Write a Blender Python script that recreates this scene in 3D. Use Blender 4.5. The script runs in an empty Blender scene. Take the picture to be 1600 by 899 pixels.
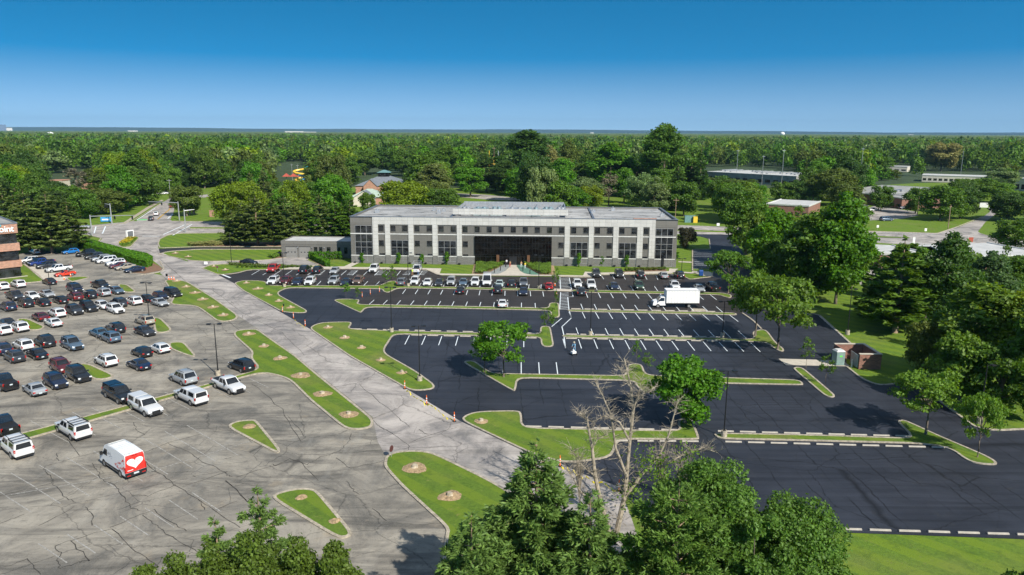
import bpy, bmesh, math, random
import numpy as np
from mathutils import Vector, Matrix
from mathutils.geometry import tessellate_polygon

random.seed(7); RNG = np.random.default_rng(11)
SC = bpy.context.scene
COL = SC.collection
R = math.radians

# ------------------------------------------------------------------ camera
F, CX, CY, HC = 1150.0, 800.0, 449.5, 34.0
PITCH, ROLL = math.atan((449.5 - 206.5) / 1150.0), 0.0045
_w = Vector((0, math.cos(PITCH), -math.sin(PITCH)))
_r0 = Vector((1, 0, 0)); _u0 = Vector((0, math.sin(PITCH), math.cos(PITCH)))
_r = _r0 * math.cos(ROLL) + _u0 * math.sin(ROLL)
_u = _u0 * math.cos(ROLL) - _r0 * math.sin(ROLL)
CAMP = Vector((0, 0, HC))
cam_d = bpy.data.cameras.new('camera'); cam = bpy.data.objects.new('camera', cam_d); COL.objects.link(cam)
m = Matrix((_r, _u, -_w)).transposed().to_4x4(); m.translation = CAMP
cam.matrix_world = m
cam_d.sensor_width = 36; cam_d.lens = F / 1600 * 36; cam_d.clip_start = 0.5; cam_d.clip_end = 80000
SC.camera = cam

def G(x, y, z=0.0):
    """the point of the plane at height z that photo pixel (x, y) looks at"""
    d = _w * F + _r * (x - CX) - _u * (y - CY)
    t = (z - HC) / d.z
    return CAMP + d * t

def PR(p):
    v = Vector(p) - CAMP
    q = v.dot(_w)
    return CX + F * v.dot(_r) / q, CY - F * v.dot(_u) / q

def hgt(x, yb, yt):
    """height of a vertical thing standing at pixel (x, yb) whose top reaches row yt"""
    p = G(x, yb)
    lo, hi = 0, 80
    for _ in range(30):
        mid = (lo + hi) / 2
        if PR((p.x, p.y, mid))[1] > yt: lo = mid
        else: hi = mid
    return lo

# ------------------------------------------------------------------ light
SUN_EL, SUN_AZ = R(39), R(143)          # azimuth from +Y clockwise: the sun is behind the camera, to its right
sd = Vector((math.sin(SUN_AZ) * math.cos(SUN_EL), math.cos(SUN_AZ) * math.cos(SUN_EL), math.sin(SUN_EL)))
sl = bpy.data.lights.new('sun', 'SUN'); sl.energy = 5.0; sl.angle = R(0.53); sl.color = (1.0, 0.94, 0.83)
so = bpy.data.objects.new('sun', sl); COL.objects.link(so); so.rotation_euler = sd.to_track_quat('Z', 'Y').to_euler()
world = bpy.data.worlds.new('World'); SC.world = world; world.use_nodes = True
wn = world.node_tree; wn.nodes.clear()
def _wn(t, **k):
    n = wn.nodes.new(t)
    for a, b in k.items(): setattr(n, a, b)
    return n
sky = _wn('ShaderNodeTexSky', sky_type='NISHITA', sun_disc=False, sun_elevation=SUN_EL, sun_rotation=SUN_AZ,
          altitude=300, air_density=1.0, dust_density=0.35, ozone_density=4.0)
tc = _wn('ShaderNodeTexCoord'); sx = _wn('ShaderNodeSeparateXYZ'); cb = _wn('ShaderNodeCombineXYZ')
mz = _wn('ShaderNodeMath', operation='MULTIPLY'); mz.inputs[1].default_value = 3.4      # a deep clear-day sky low over the horizon
az = _wn('ShaderNodeMath', operation='ADD'); az.inputs[1].default_value = 0.2
nv = _wn('ShaderNodeVectorMath', operation='NORMALIZE')
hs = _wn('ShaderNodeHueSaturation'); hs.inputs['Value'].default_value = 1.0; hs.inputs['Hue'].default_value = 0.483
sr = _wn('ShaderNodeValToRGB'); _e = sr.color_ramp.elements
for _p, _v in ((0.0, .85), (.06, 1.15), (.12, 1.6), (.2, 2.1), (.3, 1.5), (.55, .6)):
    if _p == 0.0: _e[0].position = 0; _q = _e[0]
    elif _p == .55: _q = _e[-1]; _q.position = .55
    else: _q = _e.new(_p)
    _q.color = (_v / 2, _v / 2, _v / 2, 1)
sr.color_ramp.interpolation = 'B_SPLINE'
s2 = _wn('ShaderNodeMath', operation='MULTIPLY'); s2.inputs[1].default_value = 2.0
bg = _wn('ShaderNodeBackground'); bg.inputs[1].default_value = 0.135
wo = _wn('ShaderNodeOutputWorld')
L = wn.links.new
L(tc.outputs['Generated'], sx.inputs[0]); L(sx.outputs[0], cb.inputs[0]); L(sx.outputs[1], cb.inputs[1])
L(sx.outputs[2], mz.inputs[0]); L(mz.outputs[0], az.inputs[0]); L(az.outputs[0], cb.inputs[2]); L(cb.outputs[0], nv.inputs[0])
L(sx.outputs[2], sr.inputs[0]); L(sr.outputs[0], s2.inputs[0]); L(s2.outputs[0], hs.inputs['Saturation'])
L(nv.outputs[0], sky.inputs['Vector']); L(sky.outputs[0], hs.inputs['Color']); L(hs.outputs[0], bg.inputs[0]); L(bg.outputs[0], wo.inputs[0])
SC.view_settings.view_transform = 'Standard'; SC.view_settings.look = 'None'
SC.view_settings.exposure = 0.4; SC.view_settings.gamma = 1.0; SC.view_settings.use_curve_mapping = False
SC.render.engine = 'CYCLES'
cy = SC.cycles
cy.max_bounces = 5; cy.diffuse_bounces = 2; cy.glossy_bounces = 2; cy.transmission_bounces = 3; cy.transparent_max_bounces = 6
cy.volume_bounces = 0; cy.use_adaptive_sampling = True; cy.adaptive_threshold = 0.02; cy.use_denoising = True
cy.caustics_reflective = False; cy.caustics_refractive = False
try: cy.denoiser = 'OPENIMAGEDENOISE'; cy.denoising_input_passes = 'RGB_ALBEDO_NORMAL'
except Exception: pass

# ------------------------------------------------------------------ materials
def lin(r, g, b):
    f = lambda c: (c / 255 / 12.92) if c / 255 <= 0.04045 else ((c / 255 + 0.055) / 1.055) ** 2.4
    return (f(r), f(g), f(b), 1)

class NB:
    """a small node builder"""
    def __init__(s, name):
        s.m = bpy.data.materials.new(name); s.m.use_nodes = True
        s.t = s.m.node_tree; s.p = s.t.nodes['Principled BSDF']; s.out = s.t.nodes['Material Output']
    def n(s, t, **k):
        q = s.t.nodes.new(t)
        for a, b in k.items():
            if a.startswith('i_'): q.inputs[int(a[2:]) if a[2:].isdigit() else a[2:].replace('_', ' ')].default_value = b
            else: setattr(q, a, b)
        return q
    def l(s, a, b): s.t.links.new(a, b)
    def co(s, kind='Object', scale=(1, 1, 1), rot=(0, 0, 0)):
        t = s.n('ShaderNodeTexCoord'); mp = s.n('ShaderNodeMapping'); mp.inputs['Scale'].default_value = scale; mp.inputs['Rotation'].default_value = rot
        s.l(t.outputs[kind], mp.inputs[0]); return mp.outputs[0]
    def noise(s, vec, scale, detail=3, rough=0.55, dist=0.0):
        q = s.n('ShaderNodeTexNoise', i_Scale=scale, i_Detail=detail, i_Roughness=rough, i_Distortion=dist); s.l(vec, q.inputs['Vector']); return q.outputs['Fac']
    def ramp(s, v, *stops):
        q = s.n('ShaderNodeValToRGB'); e = q.color_ramp.elements
        while len(e) < len(stops): e.new(0.5)
        for i, (p, c) in enumerate(stops):
            e[i].position = p; e[i].color = c if len(c) == 4 else (*c, 1)
        s.l(v, q.inputs[0]); return q.outputs[0]
    def mix(s, f, a, b, blend='MIX'):
        q = s.n('ShaderNodeMix', data_type='RGBA', blend_type=blend)
        for i, v in ((0, f), (6, a), (7, b)):
            if hasattr(v, 'links') or isinstance(v, bpy.types.NodeSocket): s.l(v, q.inputs[i])
            else: q.inputs[i].default_value = v if (i == 0 or len(v) == 4) else (*v, 1)
        return q.outputs[2]
    def math(s, op, a, b=0.0):
        q = s.n('ShaderNodeMath', operation=op)
        for i, v in ((0, a), (1, b)):
            if isinstance(v, bpy.types.NodeSocket): s.l(v, q.inputs[i])
            else: q.inputs[i].default_value = v
        return q.outputs[0]
    def bump(s, h, strength=0.3, dist=0.05):
        q = s.n('ShaderNodeBump', i_Strength=strength, i_Distance=dist); s.l(h, q.inputs['Height']); s.l(q.outputs[0], s.p.inputs['Normal'])
    def base(s, c): 
        if isinstance(c, bpy.types.NodeSocket): s.l(c, s.p.inputs['Base Color'])
        else: s.p.inputs['Base Color'].default_value = c if len(c) == 4 else (*c, 1)
    def set(s, **k):
        for a, b in k.items(): s.p.inputs[a.replace('_', ' ')].default_value = b
        return s.m

def plain(name, c, rough=0.6, metal=0.0, var=0.15, scale=1.5, coat=0.0):
    b = NB(name); v = b.co(); n = b.noise(v, scale, 4)
    lo = tuple(x * (1 - var) for x in c[:3]); hi = tuple(min(1, x * (1 + var)) for x in c[:3])
    b.base(b.ramp(n, (0.3, lo), (0.7, hi)))
    return b.set(Roughness=rough, Metallic=metal, Coat_Weight=coat)

# ------------------------------------------------------------------ mesh helpers
class MB:
    def __init__(s): s.v = []; s.f = []; s.mi = []
    def add(s, vs, fs, mi=0):
        o = len(s.v); s.v.extend([tuple(v) for v in vs]); s.f.extend([tuple(i + o for i in f) for f in fs]); s.mi.extend([mi] * len(fs)); return s
    def box(s, x0, x1, y0, y1, z0, z1, mi=0):
        return s.add([(x0, y0, z0), (x1, y0, z0), (x1, y1, z0), (x0, y1, z0), (x0, y0, z1), (x1, y0, z1), (x1, y1, z1), (x0, y1, z1)],
                     [(3, 2, 1, 0), (4, 5, 6, 7), (0, 1, 5, 4), (1, 2, 6, 5), (2, 3, 7, 6), (3, 0, 4, 7)], mi)
    def cyl(s, a, b, r0, r1=None, n=10, mi=0, cap=True):
        a = Vector(a); b = Vector(b); r1 = r0 if r1 is None else r1
        d = (b - a).normalized(); q = d.to_track_quat('Z', 'Y'); X = q @ Vector((1, 0, 0)); Y = q @ Vector((0, 1, 0))
        vs = []
        for c, r in ((a, r0), (b, r1)):
            for i in range(n):
                t = 2 * math.pi * i / n; vs.append(c + X * (r * math.cos(t)) + Y * (r * math.sin(t)))
        fs = [(i, (i + 1) % n, n + (i + 1) % n, n + i) for i in range(n)]
        if cap: fs += [tuple(range(n - 1, -1, -1)), tuple(range(n, 2 * n))]
        return s.add(vs, fs, mi)
    def tube(s, pts, rads, n=7, mi=0):
        pts = [Vector(p) for p in pts]; vs = []; fs = []
        for k, p in enumerate(pts):
            d = (pts[min(k + 1, len(pts) - 1)] - pts[max(k - 1, 0)]).normalized()
            q = d.to_track_quat('Z', 'Y'); X = q @ Vector((1, 0, 0)); Y = q @ Vector((0, 1, 0))
            for i in range(n):
                t = 2 * math.pi * i / n; vs.append(p + X * (rads[k] * math.cos(t)) + Y * (rads[k] * math.sin(t)))
        for k in range(len(pts) - 1):
            for i in range(n): fs.append((k * n + i, k * n + (i + 1) % n, (k + 1) * n + (i + 1) % n, (k + 1) * n + i))
        fs.append(tuple(range(n - 1, -1, -1))); fs.append(tuple(range((len(pts) - 1) * n, len(pts) * n)))
        return s.add(vs, fs, mi)
    def poly(s, pts, z=None, mi=0):
        P = [Vector((p[0], p[1], p[2] if z is None else z)) for p in pts]
        fs = []
        for t in tessellate_polygon([P]):
            a, b, c = (P[i] for i in t)
            fs.append(tuple(t) if (b - a).cross(c - a).z > 0 else tuple(reversed(t)))
        return s.add(P, fs, mi)
    def mesh(s, name, mats, smooth=None):
        me = bpy.data.meshes.new(name); me.from_pydata([tuple(v) for v in s.v], [], s.f)
        for mt in (mats if isinstance(mats, (list, tuple)) else [mats]): me.materials.append(mt)
        if any(s.mi): me.polygons.foreach_set('material_index', s.mi)
        if smooth is not None:
            me.polygons.foreach_set('use_smooth', [True] * len(s.f)); me.update(); me.set_sharp_from_angle(angle=R(smooth))
        me.update(); return me
    def build(s, name, mats, parent=None, smooth=None, loc=None, rz=0):
        o = bpy.data.objects.new(name, s.mesh(name, mats, smooth)); COL.objects.link(o)
        if parent is not None: o.parent = parent
        if loc is not None: o.location = loc
        if rz: o.rotation_euler.z = rz
        return o

def tag(o, label=None, cat=None, group=None, kind=None):
    if label: o['label'] = label
    if cat: o['category'] = cat
    if group: o['group'] = group
    if kind: o['kind'] = kind
    return o
def struct(o): o['kind'] = 'structure'; return o
def thing(name, loc, rz=0, label=None, cat=None, group=None):
    o = bpy.data.objects.new(name, None); COL.objects.link(o); o.location = loc; o.rotation_euler.z = rz; o.empty_display_size = 0.3
    return tag(o, label, cat, group)
KIDS = {}
def kids(o):
    if o.name not in KIDS: KIDS[o.name] = list(o.children)
    return KIDS[o.name]
def dup(root, loc=None, rz=None, sc=None, color=None, paint=('body',)):
    def rec(o, par):
        c = o.copy(); COL.objects.link(c); c.parent = par
        if color is not None: c.color = (*color, 1)
        for ch in kids(o): rec(ch, c)
        return c
    c = rec(root, None)
    for k in ('label', 'group', 'category'):
        if k in root: c[k] = root[k]
    if loc is not None: c.location = loc
    if rz is not None: c.rotation_euler.z = rz
    if sc is not None: c.scale = sc
    return c
def drop(root):
    for ch in kids(root): drop(ch)
    bpy.data.objects.remove(root)

def chaikin(pts, n=2, closed=True):
    pts = [Vector((p[0], p[1])) for p in pts]
    for _ in range(n):
        q = []
        N = len(pts)
        for i in range(N if closed else N - 1):
            a, b = pts[i], pts[(i + 1) % N]
            d = (b - a).length; k = min(0.25, 0.9 / d if d > 0 else .25)    # cut corners by at most 0.9 m
            q += [a + (b - a) * k, b - (b - a) * k]
        if not closed: q = [pts[0]] + q + [pts[-1]]
        pts = q
    return pts
def area(P): return 0.5 * sum(P[i].x * P[(i + 1) % len(P)].y - P[(i + 1) % len(P)].x * P[i].y for i in range(len(P)))
def inset(P, d):
    """move a closed counter-clockwise outline inwards"""
    N = len(P); out = []
    for i in range(N):
        a, b, c = P[i - 1], P[i], P[(i + 1) % N]
        e1 = (b - a); e2 = (c - b)
        if e1.length < 1e-6 or e2.length < 1e-6: out.append(b.copy()); continue
        n1 = Vector((-e1.y, e1.x)).normalized(); n2 = Vector((-e2.y, e2.x)).normalized()
        n = n1 + n2; L_ = n.length
        n = n / L_ if L_ > 0.2 else n1
        out.append(b + n * min(d / max(0.45, n.dot(n1)), d * 1.6))
    return out
def GP(px, z=0.0):
    return [Vector((G(x, y, z).x, G(x, y, z).y)) for x, y in px]
# ------------------------------------------------------------------ ground materials
def lawn_mat(name, stripes=True, base=((.06, .12, .014), (.11, .18, .02)), dry=(.2, .19, .07)):
    b = NB(name); v = b.co()
    n1 = b.noise(v, 0.35, 4, .6); n2 = b.noise(v, 3.5, 5, .7); n3 = b.noise(v, 0.09, 3)
    c = b.ramp(n1, (0.3, base[0]), (0.7, base[1]))
    c = b.mix(b.ramp(n2, (0.35, (0, 0, 0)), (0.75, (1, 1, 1))), c, tuple(x * 1.35 for x in base[1]))
    if stripes:
        w = b.n('ShaderNodeTexWave', wave_type='BANDS', bands_direction='DIAGONAL', i_Scale=0.16, i_Distortion=0.6, i_Detail=1.0)
        b.l(b.co(scale=(1, 1, 0)), w.inputs['Vector'])
        c = b.mix(b.math('MULTIPLY', b.ramp(w.outputs['Fac'], (0.42, (0, 0, 0)), (0.58, (1, 1, 1))), 0.75), c, (base[1][0] * 1.35, base[1][1] * 1.25, base[1][2] * .9))
    c = b.mix(b.math('MULTIPLY', b.ramp(n3, (0.5, (0, 0, 0)), (0.75, (1, 1, 1))), 0.45), c, dry)
    c = b.mix(b.math('MULTIPLY', b.ramp(b.noise(v, .7, 5, .7), (.5, (0, 0, 0)), (.7, (1, 1, 1))), .5), c, (base[0][0] * .55, base[0][1] * .62, base[0][2]))
    patch = b.math('MULTIPLY', b.ramp(b.noise(v, .9, 6, .78), (0.6, (0, 0, 0)), (0.68, (1, 1, 1))), 0.65)
    c = b.mix(patch, c, dry)
    b.base(c); b.bump(b.noise(v, 9, 4, .7), 0.6, 0.12)
    return b.set(Roughness=0.9, Specular_IOR_Level=0.2)

def old_asphalt_mat(name, tone=1.0, dirt=1.0, cool=1.0):
    b = NB(name); v = b.co()
    base = b.ramp(b.noise(v, 0.11, 7, .72, 1.2), (0.36, (.12 * tone, .114 * tone, .102 * tone * cool)), (0.48, (.235 * tone, .214 * tone, .18 * tone * cool)), (0.6, (.34 * tone, .31 * tone, .258 * tone * cool)))
    st = b.noise(b.co(scale=(.05, .3, 1), rot=(0, 0, R(-40))), 1.0, 5, .7, 1.0)          # wheel-worn streaks along the bays
    base = b.mix(b.ramp(st, (0.49, (0, 0, 0)), (0.64, (.75 * dirt,) * 3)), base, (.052, .049, .045))
    st2 = b.noise(b.co(scale=(.28, .05, 1), rot=(0, 0, R(-40))), 1.0, 5, .7, 0.6)
    base = b.mix(b.ramp(st2, (0.55, (0, 0, 0)), (0.72, (.55, .55, .55))), base, (.27, .262, .242))
    base = b.mix(b.ramp(b.noise(v, 0.8, 7, .8), (0.55, (0, 0, 0)), (0.72, (.6 * dirt,) * 3)), base, (.048, .046, .043))
    base = b.mix(b.ramp(b.noise(v, 26, 2, .5), (0.35, (0, 0, 0)), (0.75, (.32, .32, .32))), base, (.33, .32, .3))
    base = b.mix(b.ramp(b.noise(v, 2.2, 5, .8), (0.56, (0, 0, 0)), (0.7, (.55 * dirt,) * 3)), base, (.05, .046, .04))
    base = b.mix(b.ramp(b.noise(v, .23, 5, .7), (0.6, (0, 0, 0)), (0.72, (.5 * dirt,) * 3)), base, (.34, .28, .2))
    cr = crack(b, 0.07, 0.007, 1.7); cr2 = crack(b, 0.17, 0.009, .8)
    msk = b.ramp(b.noise(v, 0.05, 2), (0.53, (0, 0, 0)), (0.58, (1, 1, 1)))
    base = b.mix(b.math('MULTIPLY', cr, 0.5), base, (.022, .022, .022))
    base = b.mix(b.math('MULTIPLY', b.math('MULTIPLY', cr2, msk), 0.75), base, (.035, .035, .035))
    b.base(base); b.bump(b.noise(v, 30, 3), 0.25, 0.03)
    return b.set(Roughness=0.88, Specular_IOR_Level=0.25)
def crack(b, scale, width, dist):
    v = b.co(); w = b.n('ShaderNodeTexNoise', i_Scale=0.5, i_Detail=4.0, i_Roughness=.6); b.l(v, w.inputs['Vector'])
    sub = b.n('ShaderNodeVectorMath', operation='SUBTRACT'); b.l(w.outputs['Color'], sub.inputs[0]); sub.inputs[1].default_value = (.5, .5, .5)
    sc = b.n('ShaderNodeVectorMath', operation='SCALE'); b.l(sub.outputs[0], sc.inputs[0]); sc.inputs['Scale'].default_value = dist
    ad = b.n('ShaderNodeVectorMath', operation='ADD'); b.l(v, ad.inputs[0]); b.l(sc.outputs[0], ad.inputs[1])
    mp = b.n('ShaderNodeMapping'); mp.inputs['Rotation'].default_value = (0, 0, R(-40)); mp.inputs['Scale'].default_value = (1, 1.5, 0); b.l(ad.outputs[0], mp.inputs[0])
    vo = b.n('ShaderNodeTexVoronoi', feature='DISTANCE_TO_EDGE', i_Scale=scale, i_Randomness=0.9); b.l(mp.outputs[0], vo.inputs['Vector'])
    return b.ramp(vo.outputs['Distance'], (0.0, (1, 1, 1)), (width, (0, 0, 0)))
def seal_mat(name, c0, c1, amt=0.8):
    b = NB(name); v = b.co()
    n = b.noise(b.co(scale=(.06, 1.1, 1)), 1.0, 5, .65, .5)
    base = b.ramp(n, (0.35, c0), (0.7, c1))
    base = b.mix(b.ramp(b.noise(v, 0.12, 4, .6), (0.45, (0, 0, 0)), (0.75, (.55, .55, .55))), base, tuple(x * 1.6 for x in c1))
    base = b.mix(b.math('MULTIPLY', b.ramp(b.noise(v, 40, 2), (0.4, (0, 0, 0)), (0.8, (1, 1, 1))), 0.25), base, tuple(x * 2.2 for x in c1))
    base = b.mix(b.math('MULTIPLY', crack(b, 0.085, 0.008, 1.5), amt), base, (.006, .006, .007))
    base = b.mix(b.math('MULTIPLY', crack(b, 0.16, 0.005, .8), amt * .45), base, (.007, .007, .008))
    sp = b.n('ShaderNodeSeparateXYZ'); b.l(b.co(rot=(0, 0, R(-1.5))), sp.inputs[0])
    u = b.math('FRACT', b.math('MULTIPLY', b.math('ADD', sp.outputs[0], b.math('MULTIPLY', b.noise(v, .35, 3, .6), 1.1)), 1 / 2.75))
    ln = b.ramp(b.math('ABSOLUTE', b.math('SUBTRACT', u, .5)), (0.0, (1, 1, 1)), (0.034, (0, 0, 0)))
    base = b.mix(b.math('MULTIPLY', b.math('MULTIPLY', ln, b.ramp(b.noise(b.co(scale=(.3, .09, 1)), 1.0, 2), (.42, (0, 0, 0)), (.5, (1, 1, 1)))), min(1, amt * 1.3)), base, (.005, .005, .006))
    w = b.n('ShaderNodeTexWave', wave_type='BANDS', bands_direction='Y', wave_profile='SAW', i_Scale=0.045, i_Distortion=0.25, i_Detail=1.0); b.l(b.co(), w.inputs['Vector'])
    base = b.mix(b.math('MULTIPLY', b.ramp(w.outputs['Fac'], (.0, (1, 1, 1)), (.035, (0, 0, 0)), (.9, (0, 0, 0)), (1.0, (.5, .5, .5))), .5), base, tuple(x * .45 for x in c0))
    base = b.mix(b.ramp(b.noise(b.co(scale=(.5, .5, 1)), 1.0, 6, .8), (.56, (0, 0, 0)), (.75, (.5, .5, .5))), base, (.05, .048, .047))
    base = b.mix(b.ramp(b.noise(b.co(scale=(.035, .55, 1), rot=(0, 0, .05)), 1.0, 3, .6, .3), (.55, (0, 0, 0)), (.7, (.6, .6, .6))), base, tuple(x * .6 for x in c0))
    b.base(base); b.bump(b.noise(v, 30, 3), 0.2, 0.02)
    return b.set(Roughness=0.62, Specular_IOR_Level=0.3)

M = {}
M['lawn'] = lawn_mat('lawn')
M['island_grass'] = lawn_mat('island_grass', base=((.06, .115, .014), (.105, .17, .022)), dry=(.26, .21, .09))
M['asphalt'] = old_asphalt_mat('old_asphalt')
M['road'] = old_asphalt_mat('road_asphalt', 1.42, .45, 1.12)
M['seal'] = seal_mat('fresh_seal', (.0165, .019, .027), (.031, .035, .047))
M['seal_brown'] = seal_mat('older_seal', (.024, .021, .0205), (.037, .0325, .0315), .4)
M['kerb'] = plain('kerb_concrete', (.37, .325, .255), .9, var=.4, scale=3.5)
M['walk'] = plain('walk_concrete', (.5, .455, .385), .85, var=.12, scale=1.2)
M['paint'] = plain('line_paint', (.72, .78, .82), .6, var=.1, scale=6)
b = NB('worn_paint'); v = b.co()
b.base(b.ramp(b.noise(v, 5, 5, .75), (0.4, (.2, .19, .17)), (0.66, (.46, .45, .43)))); M['worn'] = b.set(Roughness=.85)
M['mulch'] = plain('red_mulch', (.2, .115, .07), .95, var=.4, scale=5)
M['sawdust'] = plain('sawdust_chips', (.33, .235, .135), .95, var=.5, scale=5)
M['gravel'] = plain('river_gravel', (.25, .27, .27), .9, var=.5, scale=9)
M['gravel_green'] = plain('green_gravel', (.09, .2, .15), .9, var=.5, scale=9)
M['yellow'] = plain('yellow_line', (.5, .3, .03), .7)
M['green_paint'] = plain('green_lane_paint', (.15, .5, .18), .8)

# ------------------------------------------------------------------ terrain
g = MB(); N = 48
rings = [0, 60, 150, 400, 1000, 3000, 9000, 21000]
vs = [(0, 150, 0)]; fs = []
for r in rings[1:]:
    vs += [(r * math.cos(2 * math.pi * i / N), 150 + r * math.sin(2 * math.pi * i / N), 0) for i in range(N)]
for i in range(N): fs.append((0, 1 + i, 1 + (i + 1) % N))
for k in range(len(rings) - 2):
    a = 1 + k * N; c = a + N
    for i in range(N): fs.append((a + i, c + i, c + (i + 1) % N, a + (i + 1) % N))
g.add(vs, fs); struct(g.build('ground', M['lawn']))

def sheet(name, px, z, mat, smooth=0, kind=True):
    P = GP(px)
    if smooth: P = chaikin(P, smooth)
    o = MB().poly([(p.x, p.y, z) for p in P]).build(name, mat)
    return struct(o) if kind else o
KERB_H = 0.14
def kerb_ring(mb, P, w, h, hin, mi):
    if area(P) < 0: P = P[::-1]
    Q = inset(P, w); N = len(P)
    vs = [(p.x, p.y, 0) for p in P] + [(p.x, p.y, h) for p in P] + [(q.x, q.y, h) for q in Q] + [(q.x, q.y, hin) for q in Q]
    fs = []
    for i in range(N):
        j = (i + 1) % N
        fs += [(i, j, N + j, N + i), (N + i, N + j, 2 * N + j, 2 * N + i), (2 * N + i, 2 * N + j, 3 * N + j, 3 * N + i)]
    mb.add(vs, fs, mi); return Q
ISL = 0
def island(px, smooth=2, w=0.3, grass=None, z=0.11):
    P = GP(px)
    if area(P) < 0: P = P[::-1]
    if smooth: P = chaikin(P, smooth)
    k = MB(); Q = kerb_ring(k, P, w, KERB_H, 0.0, 0); struct(k.build('kerb', M['kerb']))
    g = MB(); g.poly([(q.x, q.y, z) for q in Q])
    return struct(g.build('grass_island', grass or M['island_grass']))
def kerb_line(px, w=0.3, h=KERB_H, smooth=1):
    P = GP(px)
    if smooth: P = chaikin(P, smooth, closed=False)
    N = len(P); vs = []; fs = []
    for i in range(N):
        a, c = P[max(i - 1, 0)], P[min(i + 1, N - 1)]; d = (c - a).normalized(); n = Vector((-d.y, d.x)) * w / 2
        for s in (1, -1):
            q = P[i] + n * s; vs += [(q.x, q.y, 0), (q.x, q.y, h)]
    for i in range(N - 1):
        a = 4 * i; c = a + 4
        fs += [(a + 1, c + 1, c + 3, a + 3), (a, c, c + 1, a + 1), (a + 2, a + 3, c + 3, c + 2)]
    return struct(MB().add(vs, fs).build('kerb', M['kerb']))

# old grey car park with the drive that runs past it
sheet('old_car_park', [(-900, 1100), (-900, 470), (-60, 452), (14, 444), (37, 443), (69, 440), (60, 430), (37.5, 414), (20, 405), (33, 396), (79, 393), (94, 396),
    (118, 392), (150, 396), (185, 404), (215, 414), (238, 414), (256, 420), (253, 425), (240, 428), (262, 432), (320, 440), (450, 525), (610, 680), (700, 760), (830, 1000), (560, 1300)], 0.02, M['asphalt'])
sheet('drive', [(222, 345), (135, 354), (135, 367), (160, 373), (150, 384), (161, 386), (205, 399), (225, 400.5), (240, 408), (250, 416), (256, 421),
    (250, 427), (262, 437), (295, 442), (352, 480), (400, 512), (462, 556), (582, 652), (590, 690), (602, 712), (626, 705), (681, 710), (786, 763), (860, 812), (940, 880),
    (1010, 880), (985, 805), (967, 761), (913, 742), (875, 724), (824.7, 708), (719, 658), (640, 611), (546, 557.5), (482, 513), (440, 489), (379, 453), (366, 443), (341, 430), (316, 420),
    (297, 410), (264, 400), (250, 394), (247, 386), (250, 374), (262, 368), (280, 365), (345, 364.5), (345, 347)], 0.024, M['road'])
sheet('service_drive', [(290, 404), (297, 407), (325, 409), (415, 407), (447, 403), (484, 402.5), (479, 406.6), (499, 414), (484, 417), (400, 415), (355, 413), (332, 414), (315.6, 419.7), (300, 416)], 0.028, M['road'])
sheet('black_side_path', [(248, 389), (306, 386.5), (441, 386.5), (441, 390), (312, 390), (262, 393.5), (250, 396)], 0.028, M['seal_brown'])
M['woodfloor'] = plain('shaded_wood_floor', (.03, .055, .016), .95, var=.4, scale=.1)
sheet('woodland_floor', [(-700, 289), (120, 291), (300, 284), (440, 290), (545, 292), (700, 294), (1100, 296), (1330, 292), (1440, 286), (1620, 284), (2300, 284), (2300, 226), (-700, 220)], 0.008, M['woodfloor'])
# cross street behind everything, and streets beyond
sheet('street', [(-400, 345), (135, 353), (207, 346), (345, 347), (1057, 352), (1341, 361), (1465, 365), (1495, 355), (1555, 371), (2100, 392), (2100, 422), (1557, 395), (1495, 391), (1445, 384), (1341, 378), (1140, 368), (1057, 366), (345, 364.5), (135, 367), (-400, 360)], 0.016, M['road'])
sheet('street_north', [(212, 347), (232, 331), (250, 319), (262, 312), (270, 304), (276, 304), (272, 314), (272, 330), (266, 344), (272, 347)], 0.020, M['road'])
sheet('curved_street', [(315, 305), (330, 303.2), (352, 301.5), (378, 301), (378, 304.5), (352, 306), (330, 308), (312, 309.5), (270, 313), (268, 309)], 0.024, M['road'])
sheet('street_east', [(1493, 357), (1510, 350), (1535, 340), (1547, 331), (1545, 324), (1553, 322), (1562, 330), (1540, 347), (1528, 362), (1535, 367), (1557, 371), (1500, 372)], 0.020, M['road'])
sheet('street_median', [(297, 355.6), (600, 357.5), (1057, 359.2), (1341, 368), (1410, 371), (1408, 372.2), (1341, 370.8), (1057, 361.4), (600, 359.6), (297, 357.6)], 0.10, M['lawn'])
sheet('back_lane', [(702, 302), (760, 304.5), (830, 312), (850, 312), (840, 315.5), (760, 312), (702, 307)], 0.02, M['road'])
sheet('east_lot', [(1352, 327), (1366, 322), (1432, 331), (1435, 337), (1410, 342), (1355, 345), (1345, 336)], 0.02, M['road'])
sheet('east_lane', [(1330, 396), (1378, 398), (1400, 412), (1390, 446), (1345, 446), (1322, 420)], 0.02, M['road'])
# freshly sealed car park
SEAL = [(341, 430), (389, 422.5), (441, 421.6), (544, 421), (600, 421.5), (666, 422.5), (687, 430), (690, 431.5), (867, 433), (914, 434), (926, 434), (929, 428), (937, 430.5), (1051, 428.5),
        (1070, 433), (1078, 437.5), (1100, 434.5), (1113, 433), (1113, 420), (1082, 420), (1082, 390.5), (1110, 390.5), (1108, 374), (1095, 370), (1060, 366), (1140, 367), (1165, 400), (1185, 440), (1210, 475), (1251, 490), (1279, 492), (1329, 537.6), (1322, 560), (1323.5, 574),
        (1346.6, 592.5), (1370, 602), (1390, 602), (1406, 599), (1440, 606), (1480, 636), (1516, 663), (1526, 669), (1555, 673.5), (1597, 671.6), (1720, 668), (1900, 860), (1597, 843), (1286, 831.6), (1100, 823),
        (1010, 810), (967, 761), (913, 742), (875, 723.5), (824, 708), (719, 658.4), (640, 611), (546, 557.5), (482.5, 513.4), (440, 489), (379, 454), (366, 443)]
sheet('sealed_car_park', SEAL, 0.032, M['seal'])
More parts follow.
